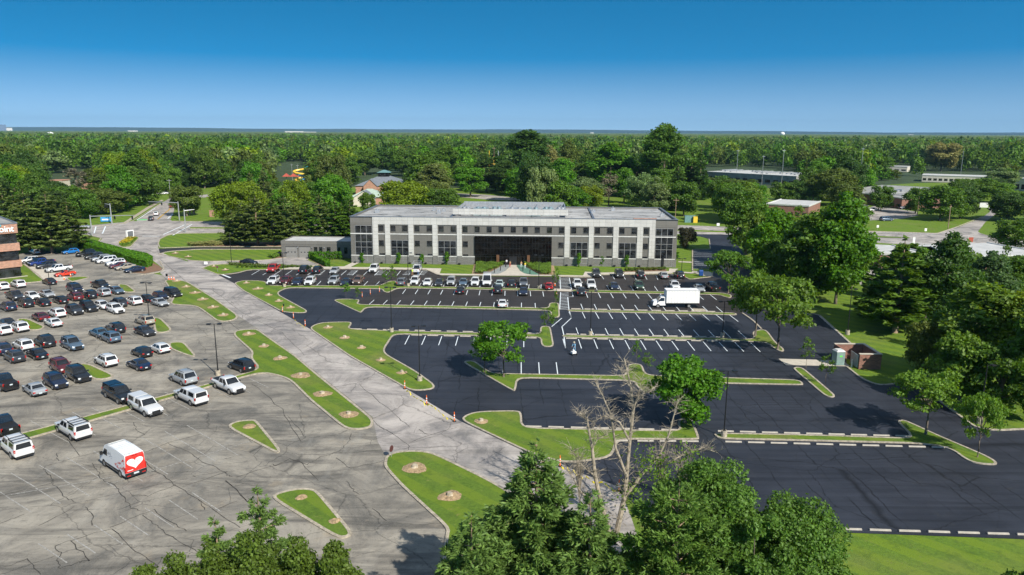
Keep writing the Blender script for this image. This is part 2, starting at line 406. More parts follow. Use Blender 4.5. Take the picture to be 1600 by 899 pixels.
sheet('sealed_car_park_upper', [(342, 430), (389, 422.8), (441, 421.9), (544, 421.3), (600, 421.8), (666, 422.8), (687, 430.3), (690, 431.8), (867, 433.3), (914, 434.3), (926, 434.3), (929, 428.3), (937, 430.8), (1051, 428.8),
        (1070, 433.3), (1078, 437.8), (1113, 433.3), (1140, 440), (1152, 462), (1162, 491), (887, 485.5), (860, 483.5), (556, 477), (562, 467), (600, 456), (602, 449), (420, 447), (368, 443.2)], 0.036, M['seal_brown'])

LEFT_ISLANDS = [
    [(256.6, 439.4), (265, 438), (286, 439), (295, 442), (336, 467.5), (370, 492), (372, 496.5), (366, 501), (351, 503.5), (338, 502), (312, 482.5), (300.6, 478), (265, 476.5), (272, 463)],
    [(103, 436.5), (105, 434.7), (120, 433), (139, 433), (140, 434.7), (116, 440.3), (110.6, 441)],
    [(184, 444.6), (199, 445.4), (212, 455), (210, 457), (195, 457.7), (186, 452)],
    [(24, 499.5), (43, 498.4), (70, 510.6), (69, 513.4), (60, 516.6), (40, 516.6)],
    [(238, 497.5), (251, 497.5), (268, 514.4), (267, 518), (253, 521), (242, 520)],
    [(262.5, 536), (287.5, 535), (306, 556), (304, 558), (295, 557.5), (265, 546)],
    [(122, 570), (138, 569), (178, 586.8), (176, 591), (156, 594.6), (142, 592.3)],
    [(352.5, 667.5), (370, 658.8), (397.5, 657), (402.5, 660), (438.8, 703.8), (436, 709), (427.5, 707.5)],
    [(425, 781), (429, 772.6), (465, 764), (491, 765.4), (500, 772.6), (549, 830), (549, 839), (534.4, 843), (520, 839)],
    [(600, 723.6), (603.6, 712), (626.7, 705.7), (661, 705.7), (681.4, 710.6), (750, 743.7), (786, 763), (860, 815), (930, 880), (960, 960), (720, 960), (690, 880), (696, 839), (698.7, 827), (626.7, 761), (600.7, 732)],
    [(-60, 712), (-60, 700), (38, 677), (332.5, 598.8), (405, 577.5), (391, 561), (394, 551), (366, 526), (365, 521), (370, 517), (398, 515), (405, 517), (430, 535), (462, 557), (495, 585), (582, 655), (584, 664),
     (577, 670), (557, 673), (537, 670), (485, 627), (455, 597), (442, 590), (412, 583), (385, 589), (250, 628), (44.5, 687), (-20, 705)]]
for P in LEFT_ISLANDS: island(P)
island([(184, 380), (200, 371), (216, 370), (218, 372.5), (205, 386), (190, 387.5), (185, 384)])
RIGHT_ISLANDS = [
    [(365, 443), (381, 438.6), (415, 440), (419, 447), (593, 447.2), (608, 440), (619, 439.5), (622, 447.5), (700, 449), (866, 452.5), (866, 455.4), (700, 451.8), (621, 450.8), (608, 458), (599, 457), (597, 452), (449, 450.4), (435, 457), (436, 462), (480, 486), (479, 489), (469, 490), (441, 488.5), (379, 454.6)],
    [(893, 453.6), (917, 454), (1123, 458.2), (1134, 459.5), (1144, 462), (1142, 466.6), (1134, 465.5), (1122, 461.2), (917, 457.6), (893, 456.4)],
    [(520, 470), (531, 468), (560, 468.4), (562, 471), (557.5, 476.5), (700, 478.9), (857.5, 482.3), (857.7, 474), (873.5, 474), (875, 496.7), (860.7, 496.7), (860, 486), (700, 482.4), (572.5, 480.6), (565, 489), (561, 489)],
    [(887, 484.6), (1127, 489.2), (1150, 490), (1152, 493.5), (1127, 492.4), (887, 487.3)],
    [(483.5, 514.4), (490, 508.7), (505, 504.6), (546, 503.7), (550.6, 506), (543.5, 515), (615.6, 517.9), (700, 520), (843.6, 523.2), (844, 510.7), (860, 510.7), (866, 542.3), (850, 543), (845, 539), (844.6, 527.6), (700, 524.2), (615.6, 522.8),
     (600.6, 546), (602.5, 554), (650, 581), (679, 602), (679, 608), (663, 611), (640, 611), (546, 557.5)],
    [(878, 524.2), (900, 524.7), (1125, 529.2), (1178, 531.5), (1175, 519), (1190, 515.5), (1199, 518), (1212, 536), (1226.6, 547.7), (1222, 550.8), (1211, 547), (1198, 535.8), (1125, 532.4), (900, 528.4), (879, 527.6)],
    [(724.5, 568), (727, 565), (742, 565), (766, 583.5), (792, 584.8), (980, 588), (979, 570), (1003, 569.4), (1009, 587.4), (1248, 594.5), (1256, 601), (1252.6, 602.6), (1030, 598), (1020, 612), (1008, 615.7), (994.5, 605.7), (990.5, 595.9), (809, 591.3), (806, 611), (801, 612)],
    [(720, 658), (726.6, 650), (746.5, 644), (810, 642.6), (815.7, 648), (816, 669.4), (1063, 674.6), (1058, 662.4), (1063, 655), (1079, 650), (1093, 685), (1091, 688), (965, 687.3), (957, 716), (899.5, 723.7), (875, 723), (859.6, 719), (824.7, 708)],
    [(1115, 681), (1119, 678), (1200, 679.2), (1300, 681.6), (1428, 686), (1402, 661), (1404, 658), (1413, 657), (1469.7, 683), (1540.7, 713), (1558.4, 723.7), (1556.6, 728.3), (1526.5, 726), (1508.7, 720), (1484, 701), (1440, 694.5), (1300, 691), (1200, 688.6), (1125, 687)],
    [(1240, 576), (1245.4, 574.3), (1255.5, 576.6), (1303, 617), (1305, 620.6), (1300, 622.3), (1289, 620), (1240, 578)]]
for P in RIGHT_ISLANDS: island(P, w=0.26)

# kerbs along the lawns
for P in ([(250, 374), (262, 368), (280, 365), (345, 364.5), (440, 365)], [(250, 374), (247, 381), (250, 388), (306, 386), (441, 386)], [(247, 398), (262, 393.5), (312, 390), (441, 390)], [(250, 398), (297, 407.5), (325, 409), (415, 407), (447, 403)],
          [(316, 420), (327, 414.5), (355, 412.6), (400, 415), (484, 417), (499, 414.6), (479, 407), (484, 403)], [(316, 420), (341, 430), (368, 428), (389, 422.3), (441, 421.4), (544, 420.8), (600, 421.2), (666, 422.3), (687, 430)],
          [(250, 409), (256, 420), (253, 424.5), (225, 430), (202, 427)], [(135, 367), (158, 372.5), (150, 384)], [(135, 354), (175, 352.5), (207, 346), (250, 319)], [(270, 346), (362, 347.5)],
          [(0, 445.5), (14, 444), (37, 443), (69, 440), (60, 430), (37.5, 414)],
          [(867, 432.6), (914, 433.6), (926, 433.8), (929, 427.6), (937, 430), (1051, 428)], [(1068, 432.5), (1078, 437.3), (1100, 434.3), (1113, 433), (1113, 425.5), (1082, 424.5), (1082, 390), (1110, 390), (1108, 374)],
          [(1160, 490), (1176, 501), (1190, 515)], [(1251, 490.5), (1279, 491.7), (1329, 537.2)], [(1323.5, 574), (1346.6, 592.5), (1370, 602), (1390, 602), (1406, 599), (1440, 606), (1480, 636), (1516, 663), (1526, 669), (1555, 673.5), (1597, 671.6), (1700, 668)],
          [(1341, 361), (1465, 365), (1495, 355), (1535, 339)], [(1530, 366), (1557, 371), (1610, 373)], [(297, 355.4), (600, 357.3), (1057, 359), (1341, 367.8)], [(297, 357.8), (600, 359.8), (1057, 361.6), (1341, 371)]):
    kerb_line(P)

# walks, plaza and planting beds
sheet('sidewalk', [(441, 420.6), (456, 418.4), (538, 417.2), (550, 411.2), (561, 411.6), (548, 418.2), (600, 418.6), (666, 419.8), (690, 420.4), (687, 428.2), (760, 429.6), (867, 430.6), (911, 431.4), (914, 425.4), (937, 427), (1045, 424.5), (1046, 420.5), (1060, 421), (1050, 427.6), (937, 429.9), (930, 427.4), (927, 433.4), (867, 432.3), (690, 431), (682, 429.6), (666, 422), (544, 420.6), (441, 421.2)], 0.13, M['walk'])
sheet('plaza', [(764, 430.4), (780, 428.6), (790, 424), (797, 417), (797, 411.5), (806, 411.5), (808, 418), (813, 424.5), (820, 428.4), (833, 430.8)], 0.136, M['walk'])
sheet('gravel_bed', [(757, 430.2), (772, 423), (788, 414), (796, 413.5), (796, 417.5), (789.5, 424), (780, 428.5), (764, 430.3)], 0.12, M['gravel'])
sheet('gravel_bed', [(807, 413.5), (815, 414), (832, 424), (845, 431), (833, 430.7), (820.5, 428.3), (813.5, 424.4), (808.5, 418)], 0.12, M['gravel_green'])
sheet('mulch_bed', [(741, 411), (792, 411.5), (772, 423), (757, 430), (741, 429.6)], 0.10, M['mulch'])
sheet('mulch_bed', [(812, 411.5), (862, 413), (862, 431), (845, 430.8), (832, 424)], 0.10, M['mulch'])
sheet('mulch_bed', [(974, 425), (1040, 420), (1042, 424), (975, 427)], 0.10, M['mulch'])
sheet('mulch_bed', [(330, 380.5), (372, 379), (445, 378.5), (440, 385.5), (306, 385.6), (292, 383.5)], 0.04, M['mulch'])
sheet('mulch_bed', [(425, 404.5), (440, 399), (450, 400), (446, 403), (415, 406.8)], 0.04, M['mulch'])
sheet('mulch_bed', [(484, 406), (508, 412), (520, 418), (499, 417), (499, 414)], 0.04, M['mulch'])
sheet('mulch_bed', [(220, 419), (238, 411), (249, 416), (254, 421), (250, 423.5), (226, 428), (205, 426.5)], 0.06, M['mulch'])
sheet('mulch_bed', [(741, 412), (744, 412), (742, 430), (737, 430)], 0.115, M['sawdust'])
sheet('mulch_bed', [(861, 413), (865, 413), (868, 431), (862, 431)], 0.115, M['sawdust'])
sheet('concrete_apron', [(1216.5, 561), (1316, 563.6), (1329, 573), (1228, 571)], 0.038, M['walk'])
sheet('concrete_apron', [(866, 452), (893, 453.4), (893, 456.8), (866, 456)], 0.142, M['walk'])
sheet('concrete_apron', [(1081, 424.8), (1113, 425), (1114.5, 433), (1098, 432), (1081, 426)], 0.12, M['walk'])
sheet('footpath', [(1060, 408.5), (1082, 409.4), (1082, 411), (1060, 410)], 0.03, M['walk'])
sheet('footpath', [(1046, 424), (1090, 427), (1081, 428.3), (1046, 426)], 0.12, M['walk'])
sheet('footpath', [(189, 350.5), (228, 325), (252, 312.5), (256, 313), (232, 327), (196, 350)], 0.03, M['kerb'])
sheet('footpath', [(37.5, 414), (41, 412), (106, 434), (100, 440), (69, 440)], 0.06, M['walk'])
[sheet('tar_patch', P, 0.030, M['seal_brown']) for P in ([(228, 741), (262, 731), (280, 748), (240, 760)][:0], )] if False else None
sheet('concrete_patch', [(1081, 482.5), (1100, 483), (1106, 487.5), (1080, 487)], 0.04, M['kerb'])

# painted markings
PM = MB(); WM = MB()
def stripe(mb, a, c, w, z=0.044):
    a = Vector((a[0], a[1])); c = Vector((c[0], c[1])); d = (c - a); 
    if d.length < 1e-4: return
    n = Vector((-d.y, d.x)).normalized() * w / 2
    mb.add([(*(a + n), z), (*(a - n), z), (*(c - n), z), (*(c + n), z)], [(0, 1, 2, 3)])
def g2(p): q = G(*p); return Vector((q.x, q.y))
ROWS = {}
def row(name, P0, Q0, P1, Q1, n, w=0.13, skip=()):
    a, b_, c, d = g2(P0), g2(Q0), g2(P1), g2(Q1); ROWS[name] = (a, b_, c, d, n)
    for i in range(n):
        if i in skip: continue
        t = i / (n - 1); stripe(PM, a.lerp(c, t), b_.lerp(d, t), w)
row('r1', (405.6, 422.8), (393, 430), (660, 423.8), (655, 431), 16)
row('r2a', (429, 439), (421, 446.5), (593, 440), (586.6, 446.8), 10)
row('r2b', (639.5, 442.5), (635.5, 448), (845.7, 445), (845, 452), 12)
row('r3', (634, 452.6), (628.7, 459.6), (848, 456), (849.5, 463.7), 12)
row('r4', (584.7, 469), (576, 477), (836, 474), (836.7, 482), 13)
row('r5', (639.7, 524.7), (632.5, 538.8), (818.4, 529), (818.4, 543), 8)
row('r6', (787, 566.8), (786, 584), (869, 566.8), (871.4, 585), 4)
row('r7', (939.4, 431), (943.5, 436.6), (1024.7, 431), (1028, 437.5), 6)
row('r8', (929.6, 446), (933, 453.6), (1079, 449), (1084.7, 456), 9)
row('r9', (915.4, 458), (918.5, 465.6), (1109.6, 461), (1119.7, 469), 11)
row('r10', (907.5, 475.4), (911, 484), (1119, 479.5), (1128.7, 488), 11)
row('r11', (889, 487.6), (893, 497.6), (1140, 492.8), (1153.5, 503), 13)
row('r12', (900, 512.5), (903.7, 522.8), (1152.8, 517), (1166, 529), 12)
row('r13', (879.6, 530), (883.5, 544.5), (1172.8, 536), (1188, 550.4), 13)
for P in ([(887, 464.5), (889, 484), (892.7, 497.5), (878, 511), (881, 524), (883.5, 544)], [(878, 497.5), (862, 511)], [(875, 434), (876, 453)], [(889.5, 434.5), (893, 453)], [(876, 457), (874.5, 484)], [(894, 457), (895.5, 464), (887, 464.6)],
          [(521, 431), (518, 431)]):
    for a, c in zip(P, P[1:]): stripe(PM, g2(a), g2(c), 0.16)
def hatch(l0, l1, r0, r1, n, w=0.12):
    a, b_, c, d = g2(l0), g2(l1), g2(r0), g2(r1)
    for i in range(n):
        t = i / (n - 1); stripe(PM, a.lerp(b_, min(1, t + .04)), c.lerp(d, t), w, 0.046)
hatch((872, 435), (874, 452.6), (889.5, 435), (893, 452.6), 9, .2)
hatch((876, 458), (874.6, 483.6), (888.5, 458), (889, 483.6), 12, .2)
for x in (494, 545, 588, 632, 655):
    hatch((x + 4, 423.2), (x - 3, 429.6), (x + 15, 423.2), (x + 8, 429.6), 7)
    stripe(PM, g2((x - 3, 429.8)), g2((x + 8, 429.8)), .14)
hatch((1048, 430), (1056, 437), (1056, 430), (1066, 437), 6)
stripe(PM, g2((347, 429.4)), g2((360, 434.5)), 0.5)
for k in range(11): stripe(PM, g2((1083, 393 + 2.75 * k)), g2((1112.5, 393.5 + 2.75 * k)), .13)
hatch((1085, 409), (1087, 414), (1111, 409), (1111, 414), 3)
PM and struct(PM.build('bay_lines', M['paint']))
RM = MB()
for a, c, w in (((150, 354.5), (147, 365), .4), ((165, 354), (160, 365.5), .4), ((255, 367), (290, 351), .4), ((270, 368), (300, 351), .4), ((222, 369.3), (250, 369.6), .5), ((262, 342), (270, 335), .5), ((214, 344), (243, 325), .35), ((1415, 380), (1480, 383), .3), ((1341, 376), (1440, 380), .2), ((1341, 363), (1460, 367), .2)):
    stripe(RM, g2(a), g2(c), w)
struct(RM.build('street_lines', M['paint']))
YM = MB()
for a, c in (((246, 343), (265, 327)), ((265, 327), (268, 316)), ((247, 343), (266, 327))): stripe(YM, g2(a), g2(c), .3)
struct(YM.build('yellow_street_lines', M['yellow']))
struct(MB().poly([(*g2(p), .03) for p in ((212, 344.6), (228, 344.6), (232, 343), (222, 342.5))]).build('bike_lane_box', M['green_paint']))
# faint worn bay lines of the old car park
def worn(P0, Q0, P1, Q1, n):
    a, b_, c, d = g2(P0), g2(Q0), g2(P1), g2(Q1)
    for i in range(n):
        t = i / max(1, n - 1); stripe(WM, a.lerp(c, t), b_.lerp(d, t), .11, .03)
worn((48, 658), (67, 668.7), (257, 613), (278, 622), 8)
worn((80, 677), (108, 692), (390, 592), (420, 606), 10)
worn((-30, 752), (8, 774), (292, 665), (330, 687), 9)
worn((8, 775), (48, 800), (332, 688), (372, 712), 9)
worn((60, 850), (105, 880), (300, 770), (345, 800), 7)
worn((30, 552), (46, 561), (200, 520), (214, 528), 7)
worn((5, 460), (16, 466), (250, 438), (262, 444), 12)
worn((10, 600), (28, 610), (230, 552), (248, 560), 8)
for a, c in (((390, 690), (170, 757)), ((240, 735), (8, 775))): stripe(WM, g2(a), g2(c), .1, .03)
struct(WM.build('worn_bay_lines', M['worn']))

# long open cracks of the old surface, each where it runs
CK = MB(); rc = random.Random(21)
C2 = [[(0, 470), (140, 435), (285, 400), (320, 435), (370, 490), (410, 505)], [(240, 310), (245, 345), (290, 385), (285, 400)], [(240, 310), (330, 285), (545, 228)], [(500, 290), (530, 335), (545, 375), (620, 410), (650, 455), (700, 510), (710, 535), (760, 550)], [(600, 650), (450, 690), (300, 740), (330, 790), (310, 820), (330, 865), (420, 830), (490, 820), (385, 715)],
      [(605, 640), (760, 575), (835, 545), (940, 620), (1010, 660)], [(770, 575), (850, 630), (900, 680), (1050, 760), (1100, 780)], [(775, 265), (820, 320), (900, 365), (950, 410), (1080, 490), (1110, 545)], [(1080, 490), (1170, 555), (1300, 640)], [(710, 465), (800, 470), (950, 410)], [(780, 235), (830, 215), (920, 180), (1090, 135)],
      [(910, 185), (1000, 220), (1100, 285), (1220, 340), (1230, 360), (1260, 365)], [(1230, 385), (1380, 530)], [(460, 530), (500, 575), (500, 630)], [(0, 620), (130, 570)], [(220, 630), (400, 530)], [(150, 810), (220, 895)], [(20, 860), (150, 810)], [(610, 650), (740, 770), (860, 855)], [(1000, 415), (1230, 340)], [(360, 160), (430, 250)], [(300, 240), (320, 280)], [(720, 70), (735, 105), (785, 140)], [(1170, 545), (1280, 500)]]
C3 = [[(60, 370), (260, 310), (400, 275), (510, 385)], [(260, 295), (280, 308), (360, 270), (450, 300), (520, 260), (620, 230), (680, 175), (690, 130)], [(610, 265), (690, 320)], [(660, 390), (690, 430), (730, 460)], [(810, 540), (880, 605)], [(850, 95), (1000, 190), (1000, 220)], [(1000, 185), (1110, 140), (1260, 100)], [(1060, 110), (1110, 140)], [(350, 40), (430, 145)], [(690, 320), (860, 280)], [(0, 270), (40, 265)], [(10, 385), (150, 520)]]
DR = [[(262, 438), (300, 470), (345, 492), (400, 540), (440, 562), (500, 615), (560, 640), (600, 672)], [(330, 452), (380, 490), (440, 520), (475, 555)], [(560, 600), (620, 650), (640, 668)], [(250, 405), (290, 440), (330, 462)], [(395, 600), (440, 640), (470, 690)], [(180, 470), (240, 472), (300, 500)]]
def crackline(P, w):
    Q = []
    for a, c in zip(P, P[1:]):
        for k in range(5): t = k / 5; Q.append(Vector((a.x + (c.x - a.x) * t + rc.uniform(-.13, .13), a.y + (c.y - a.y) * t + rc.uniform(-.13, .13))))
    Q.append(P[-1])
    for i, (a, c) in enumerate(zip(Q, Q[1:])): stripe(CK, a, c + (c - a) * .08, w * rc.uniform(.6, 1.3), .034)
for L0, ox, oy, sc0 in ((C2, 0, 640, 3.47), (C3, 350, 640, 3.47), (DR, 0, 0, 1.0)):
    for P in L0: crackline([g2((x / sc0 + ox, y / sc0 + oy)) for x, y in P], .07)
struct(CK.build('pavement_cracks', plain('crack_dark', (.05, .047, .043), .9)))
# ------------------------------------------------------------------ building materials
def panel_mat(name, c, joint, bw=1.5, bh=.75, jc=None, rough=.6, off=0.0, var=.06, swap='xz'):
    b = NB(name); t = b.n('ShaderNodeTexCoord'); s = b.n('ShaderNodeSeparateXYZ'); q = b.n('ShaderNodeCombineXYZ'); b.l(t.outputs['Object'], s.inputs[0])
    ad = b.math('ADD', s.outputs[0], s.outputs[1]); b.l(ad, q.inputs[0]); b.l(s.outputs[2], q.inputs[1])
    br = b.n('ShaderNodeTexBrick', offset=off, i_Scale=1.0); b.l(q.outputs[0], br.inputs['Vector'])
    for k, v in (('Mortar Size', joint), ('Brick Width', bw), ('Row Height', bh), ('Mortar Smooth', .1), ('Bias', 0.0)): br.inputs[k].default_value = v
    br.inputs['Color1'].default_value = (*[x * (1 - var) for x in c], 1); br.inputs['Color2'].default_value = (*[x * (1 + var) for x in c], 1)
    br.inputs['Mortar'].default_value = (*(jc or [x * .45 for x in c]), 1)
    n = b.noise(b.co(scale=(1, 1, .3)), .8, 4, .6)
    b.base(b.mix(b.math('MULTIPLY', b.ramp(n, (.4, (0, 0, 0)), (.8, (1, 1, 1))), .25), br.outputs['Color'], tuple(x * .6 for x in c)))
    return b.set(Roughness=rough)
M['white_panel'] = panel_mat('white_panel', (.52, .515, .49), .02, 1.5, .95)
M['grey_panel'] = panel_mat('grey_panel', (.15, .144, .13), .012, .75, .38, var=.05)
M['grey_block'] = panel_mat('grey_block', (.18, .176, .168), .02, .6, .3, off=.5, var=.12)
M['tower_panel'] = panel_mat('tower_panel', (.17, .163, .147), .02, 3.4, 1.2, var=.04)
M['brick'] = panel_mat('orange_brick', (.42, .2, .13), .02, .45, .16, jc=(.35, .28, .23), off=.5, var=.3, rough=.85)
M['brick_red'] = panel_mat('red_brick', (.27, .115, .08), .02, .45, .16, jc=(.2, .16, .14), off=.5, var=.3, rough=.85)
def glass_mat(name, c=(.012, .014, .016), rough=.04, var=.5, spec=.5):
    b = NB(name); n = b.noise(b.co(scale=(.5, .5, .8)), 1.2, 3)
    b.base(b.ramp(n, (.35, tuple(x * (1 - var) for x in c)), (.75, tuple(x * (1 + 2.5 * var) for x in c)))); return b.set(Roughness=rough, Specular_IOR_Level=spec)
M['glass'] = glass_mat('tinted_glass', (.016, .018, .02), .05, .7, .6); M['glass_bronze'] = glass_mat('bronze_glass', (.006, .0055, .005), .08, .5, .25)
M['mullion'] = plain('mullion', (.33, .33, .33), .45, .3)
M['bronze'] = plain('bronze_column', (.2, .1, .05), .5, .4)
b = NB('roof_membrane'); v = b.co()
c = b.ramp(b.noise(b.co(scale=(.06, .5, 1)), 1.4, 6, .72, .5), (.3, (.15, .15, .15)), (.48, (.3, .3, .3)), (.62, (.52, .52, .51)))
c = b.mix(b.ramp(b.noise(v, .3, 6, .75), (.52, (0, 0, 0)), (.66, (.95, .95, .95))), c, (.07, .07, .07))
b.base(c); M['roof_old'] = b.set(Roughness=.85)
M['roof_white'] = plain('white_roof', (.5, .5, .49), .7, var=.15, scale=.4)
M['roof_grey'] = plain('grey_roof', (.3, .3, .29), .8, var=.25, scale=.3)
M['coping'] = plain('metal_coping', (.23, .24, .26), .4, .5)
M['coping_white'] = plain('white_coping', (.62, .62, .6), .5)
M['unit_metal'] = plain('roof_unit_metal', (.33, .42, .44), .45, .5, var=.2)
M['dark'] = plain('dark_metal', (.02, .021, .023), .45, .3)
M['silver'] = plain('galvanised', (.5, .51, .52), .4, .6)
M['door'] = panel_mat('garage_door', (.24, .235, .22), .02, 4.0, .55)
M['slate'] = plain('slate_roof', (.17, .19, .22), .7, var=.2)
M['green_roof'] = plain('pale_green_roof', (.36, .45, .38), .6, var=.12)
M['teal'] = plain('teal_roof', (.13, .25, .25), .5)
M['cream'] = plain('cream_wall', (.6, .56, .48), .7)

# ------------------------------------------------------------------ the three-storey office block, in its own frame: x along the front, y away, z up
A_, B_ = G(549.6, 411.2), G(1055.6, 418.2)
BL = (B_ - A_).length; BRZ = math.atan2(B_.y - A_.y, B_.x - A_.x); BH = 12.3
bk = G(587.5, 320.5, BH) - A_; BD = -bk.x * math.sin(BRZ) + bk.y * math.cos(BRZ)
ob = thing('office_building', A_, BRZ, 'long three-storey grey and white panelled office block with dark tinted windows', 'office building')
print('office', BL, BD)
def U(px):        # photo column on the front wall -> metres along it
    lo, hi = -5, BL + 5; ca, sa = math.cos(BRZ), math.sin(BRZ)
    for _ in range(30):
        m_ = (lo + hi) / 2
        if PR((A_.x + ca * m_, A_.y + sa * m_, 6))[0] < px: lo = m_
        else: hi = m_
    return lo
zP, zB1, zB2 = BH, 7.85, 2.1          # parapet, belt course, base course
w = MB(); w.box(0, BL, 0, BD, 0, BH - .5, 0)
w.build('wall', M['grey_panel'], ob)
w = MB(); w.box(-.04, BL + .04, -.06, 0, 0, zB2, 0); w.box(BL, BL + .06, 0, BD + .04, 0, zB2); w.box(-.06, 0, 0, BD + .04, 0, zB2); w.build('base_course', M['grey_block'], ob)
# parapet ring and roof deck
p = MB(); t = .45
p.box(0, BL, 0.003, t, BH - .5, BH); p.box(0, BL, BD - t, BD, BH - .5, BH); p.box(0, t, t, BD - t, BH - .5, BH); p.box(BL - t, BL, t, BD - t, BH - .5, BH)
p.build('parapet', M['tower_panel'], ob)
p = MB(); e = .05
p.box(-e - .1, BL + e + .1, -e - .22, t + e, BH, BH + .09); p.box(-e, BL + e, BD - t - e, BD + e, BH, BH + .09); p.box(-e, t + e, t + e, BD - t - e, BH, BH + .09); p.box(BL - t - e, BL + e, t + e, BD - t - e, BH, BH + .09)
p.build('coping', M['coping'], ob)
r = MB(); r.box(t, BL - t, t, BD - t, BH - .5, BH - .38); r.build('roof', M['roof_old'], ob)
for px in (683, 828 + 80): 
    u = U(px); r = MB(); r.add([(u + 3.0, t, BH - .38), (u + 3.5, t, BH - .38), (u + 3.5, BD - t, BH - .38), (u + 3.0, BD - t, BH - .38), (u + 3.0, t, BH - .1), (u + 3.5, t, BH - .1), (u + 3.5, BD - t, BH - .1), (u + 3.0, BD - t, BH - .1)],
          [(4, 5, 6, 7), (0, 1, 5, 4), (1, 2, 6, 5), (2, 3, 7, 6), (3, 0, 4, 7)])
    r.build('roof_divider', M['coping'], ob)
# white frame
wf = MB(); d0 = -.22
u0, u1 = U(583), U(1023)
wf.box(u0, u1, d0, 0, 10.35, BH)
PIL = [(583, 591.3), (602, 610), (638.6, 646.6), (676, 684), (714, 721.8), (882, 890), (919.7, 927.5), (957.7, 966), (995, 1004), (1014, 1023)]
for a, c in PIL: wf.box(U(a), U(c), d0, 0, zB2 + .2, 10.35)
wf.build('white_frame', M['white_panel'], ob)
for a, c in PIL:
    MB().box(U(a), U(c), d0 - .01, -.06, 0, zB2 + .2).build('pier_base', M['grey_block'], ob)
bc = MB(); PX = [c for pr in PIL for c in pr]
for a, c in [(548, 583)] + [(PIL[i][1], PIL[i + 1][0]) for i in range(9)] + [(1023, 1055.5)]:
    bc.box(max(0, U(a)), min(BL, U(c)), -.12, 0, zB1 - .12, zB1 + .12)
    if not (a > 720 and a < 725): bc.box(max(0, U(a)), min(BL, U(c)), -.13, -.06, zB2 - .08, zB2 + .12)
bc.box(U(721.8), U(742), -.13, -.06, zB2 - .08, zB2 + .12); bc.box(U(862), U(882), -.13, -.06, zB2 - .08, zB2 + .12)
bc.build('belt_course', M['coping_white'], ob)
# end towers
for a, c in ((548.2, 583), (1023, 1055.4)):
    MB().box(max(0.0, U(a)), min(BL, U(c)), -.03, 0, 10.45, BH).build('tower_band', M['tower_panel'], ob)
def glazing(name, a, c, z0, z1, cols, rows, y=-.04, mat='glass', fr=.09, parent=None):
    x0, x1 = U(a), U(c); g = MB(); g.box(x0, x1, y, 0.0, z0, z1, 0)
    xs = [x0 + (x1 - x0) * i / cols for i in range(cols + 1)]
    for x in xs: g.box(x - fr / 2, x + fr / 2, y - .05, y, z0, z1, 1)
    for z in ([z0] + list(rows) + [z1]): g.box(x0, x1, y - .055, y - .001, z - fr / 2, z + fr / 2, 1)
    return g.build(name, [M[mat], M['mullion']], parent or ob)
def win(px0, px1, z0, z1):
    x0, x1 = U(px0), U(px1); g = MB(); g.box(x0, x1, -.03, 0, z0, z1, 0)
    f = .07
    g.box(x0 - f, x1 + f, -.07, -.001, z1, z1 + f, 1); g.box(x0 - f, x1 + f, -.1, -.001, z0 - f, z0, 1); g.box(x0 - f, x0, -.07, -.001, z0, z1, 1); g.box(x1, x1 + f, -.07, -.001, z0, z1, 1)
    return g.build('window', [M['glass'], M['tower_panel']], ob)
T3 = (8.55, 10.05); T2 = (4.65, 6.15); T1 = (.75, 2.75)
for px in (596, 614.6, 633, 652, 671, 689.6, 708.5, 726.8, 745.6, 764.3, 783, 801.9, 820.6, 839.4, 858.2, 877, 896, 915, 933, 952, 971, 990, 1008.8): win(px - 4, px + 4, *T3)
for px in (596, 652, 671, 727, 876.5, 933, 952, 1008.5): win(px - 4, px + 4, *T2)
for px in (597, 653, 672, 727.5, 876, 933, 952.4, 1008): win(px - 4.2, px + 4.2, *T1)
for a, c in ((611, 638), (684.8, 712.6), (891.6, 918), (967, 994)):
    glazing('window_wall', a, c, .75, 6.2, 3, (2.1, 4.4))
glazing('window_wall', 555.4, 581.8, .6, 10.0, 3, (2.1, 4.3, 5.7, 8.0))
glazing('window_wall', 1024, 1051, .25, 10.0, 3, (2.2, 4.6, 6.0, 8.2))
MB().box(U(1034), U(1038.5), -.16, -.1, .1, 2.3).build('door', M['dark'], ob)
# big dark curtain wall over the recessed entrance
x0, x1 = U(742), U(862)
g = MB(); g.box(x0, x1, -.35, 0, 2.75, 7.55, 0)
for i in range(25):
    x = x0 + (x1 - x0) * i / 24; g.box(x - .02, x + .02, -.365, -.35, 2.75, 7.55, 1)
for z in (2.8, 4.4, 5.9, 7.5): g.box(x0, x1, -.368, -.351, z - .02, z + .02, 1)
g.build('curtain_wall', [M['glass_bronze'], M['dark']], ob)
g = MB(); g.box(x0, x1, -.07, -.061, .05, 2.7, 0)
for i in range(15):
    x = x0 + (x1 - x0) * i / 14; g.box(x - .04, x + .04, -.12, -.071, .05, 2.7, 1)
g.box(x0, x1, -.12, -.072, 2.2, 2.28, 1)
g.build('entrance_glazing', [M['glass_bronze'], M['dark']], ob)
for px in (778, 826): MB().box(U(px) - .35, U(px) + .35, -.6, -.13, 0, 2.75).build('entrance_column', M['bronze'], ob)
MB().box(U(796), U(808), -.2, -.13, .05, 2.35).build('entrance_door', M['dark'], ob)
for px in (554, 596, 618, 640, 665, 692, 718, 886, 924, 961, 1000):
    MB().box(U(px) - .25, U(px) + .25, -.75, -.35, .12, .5).box(U(px) - .04, U(px) + .04, -.6, -.52, 0, .12).build('ground_floodlight', M['dark'], ob)
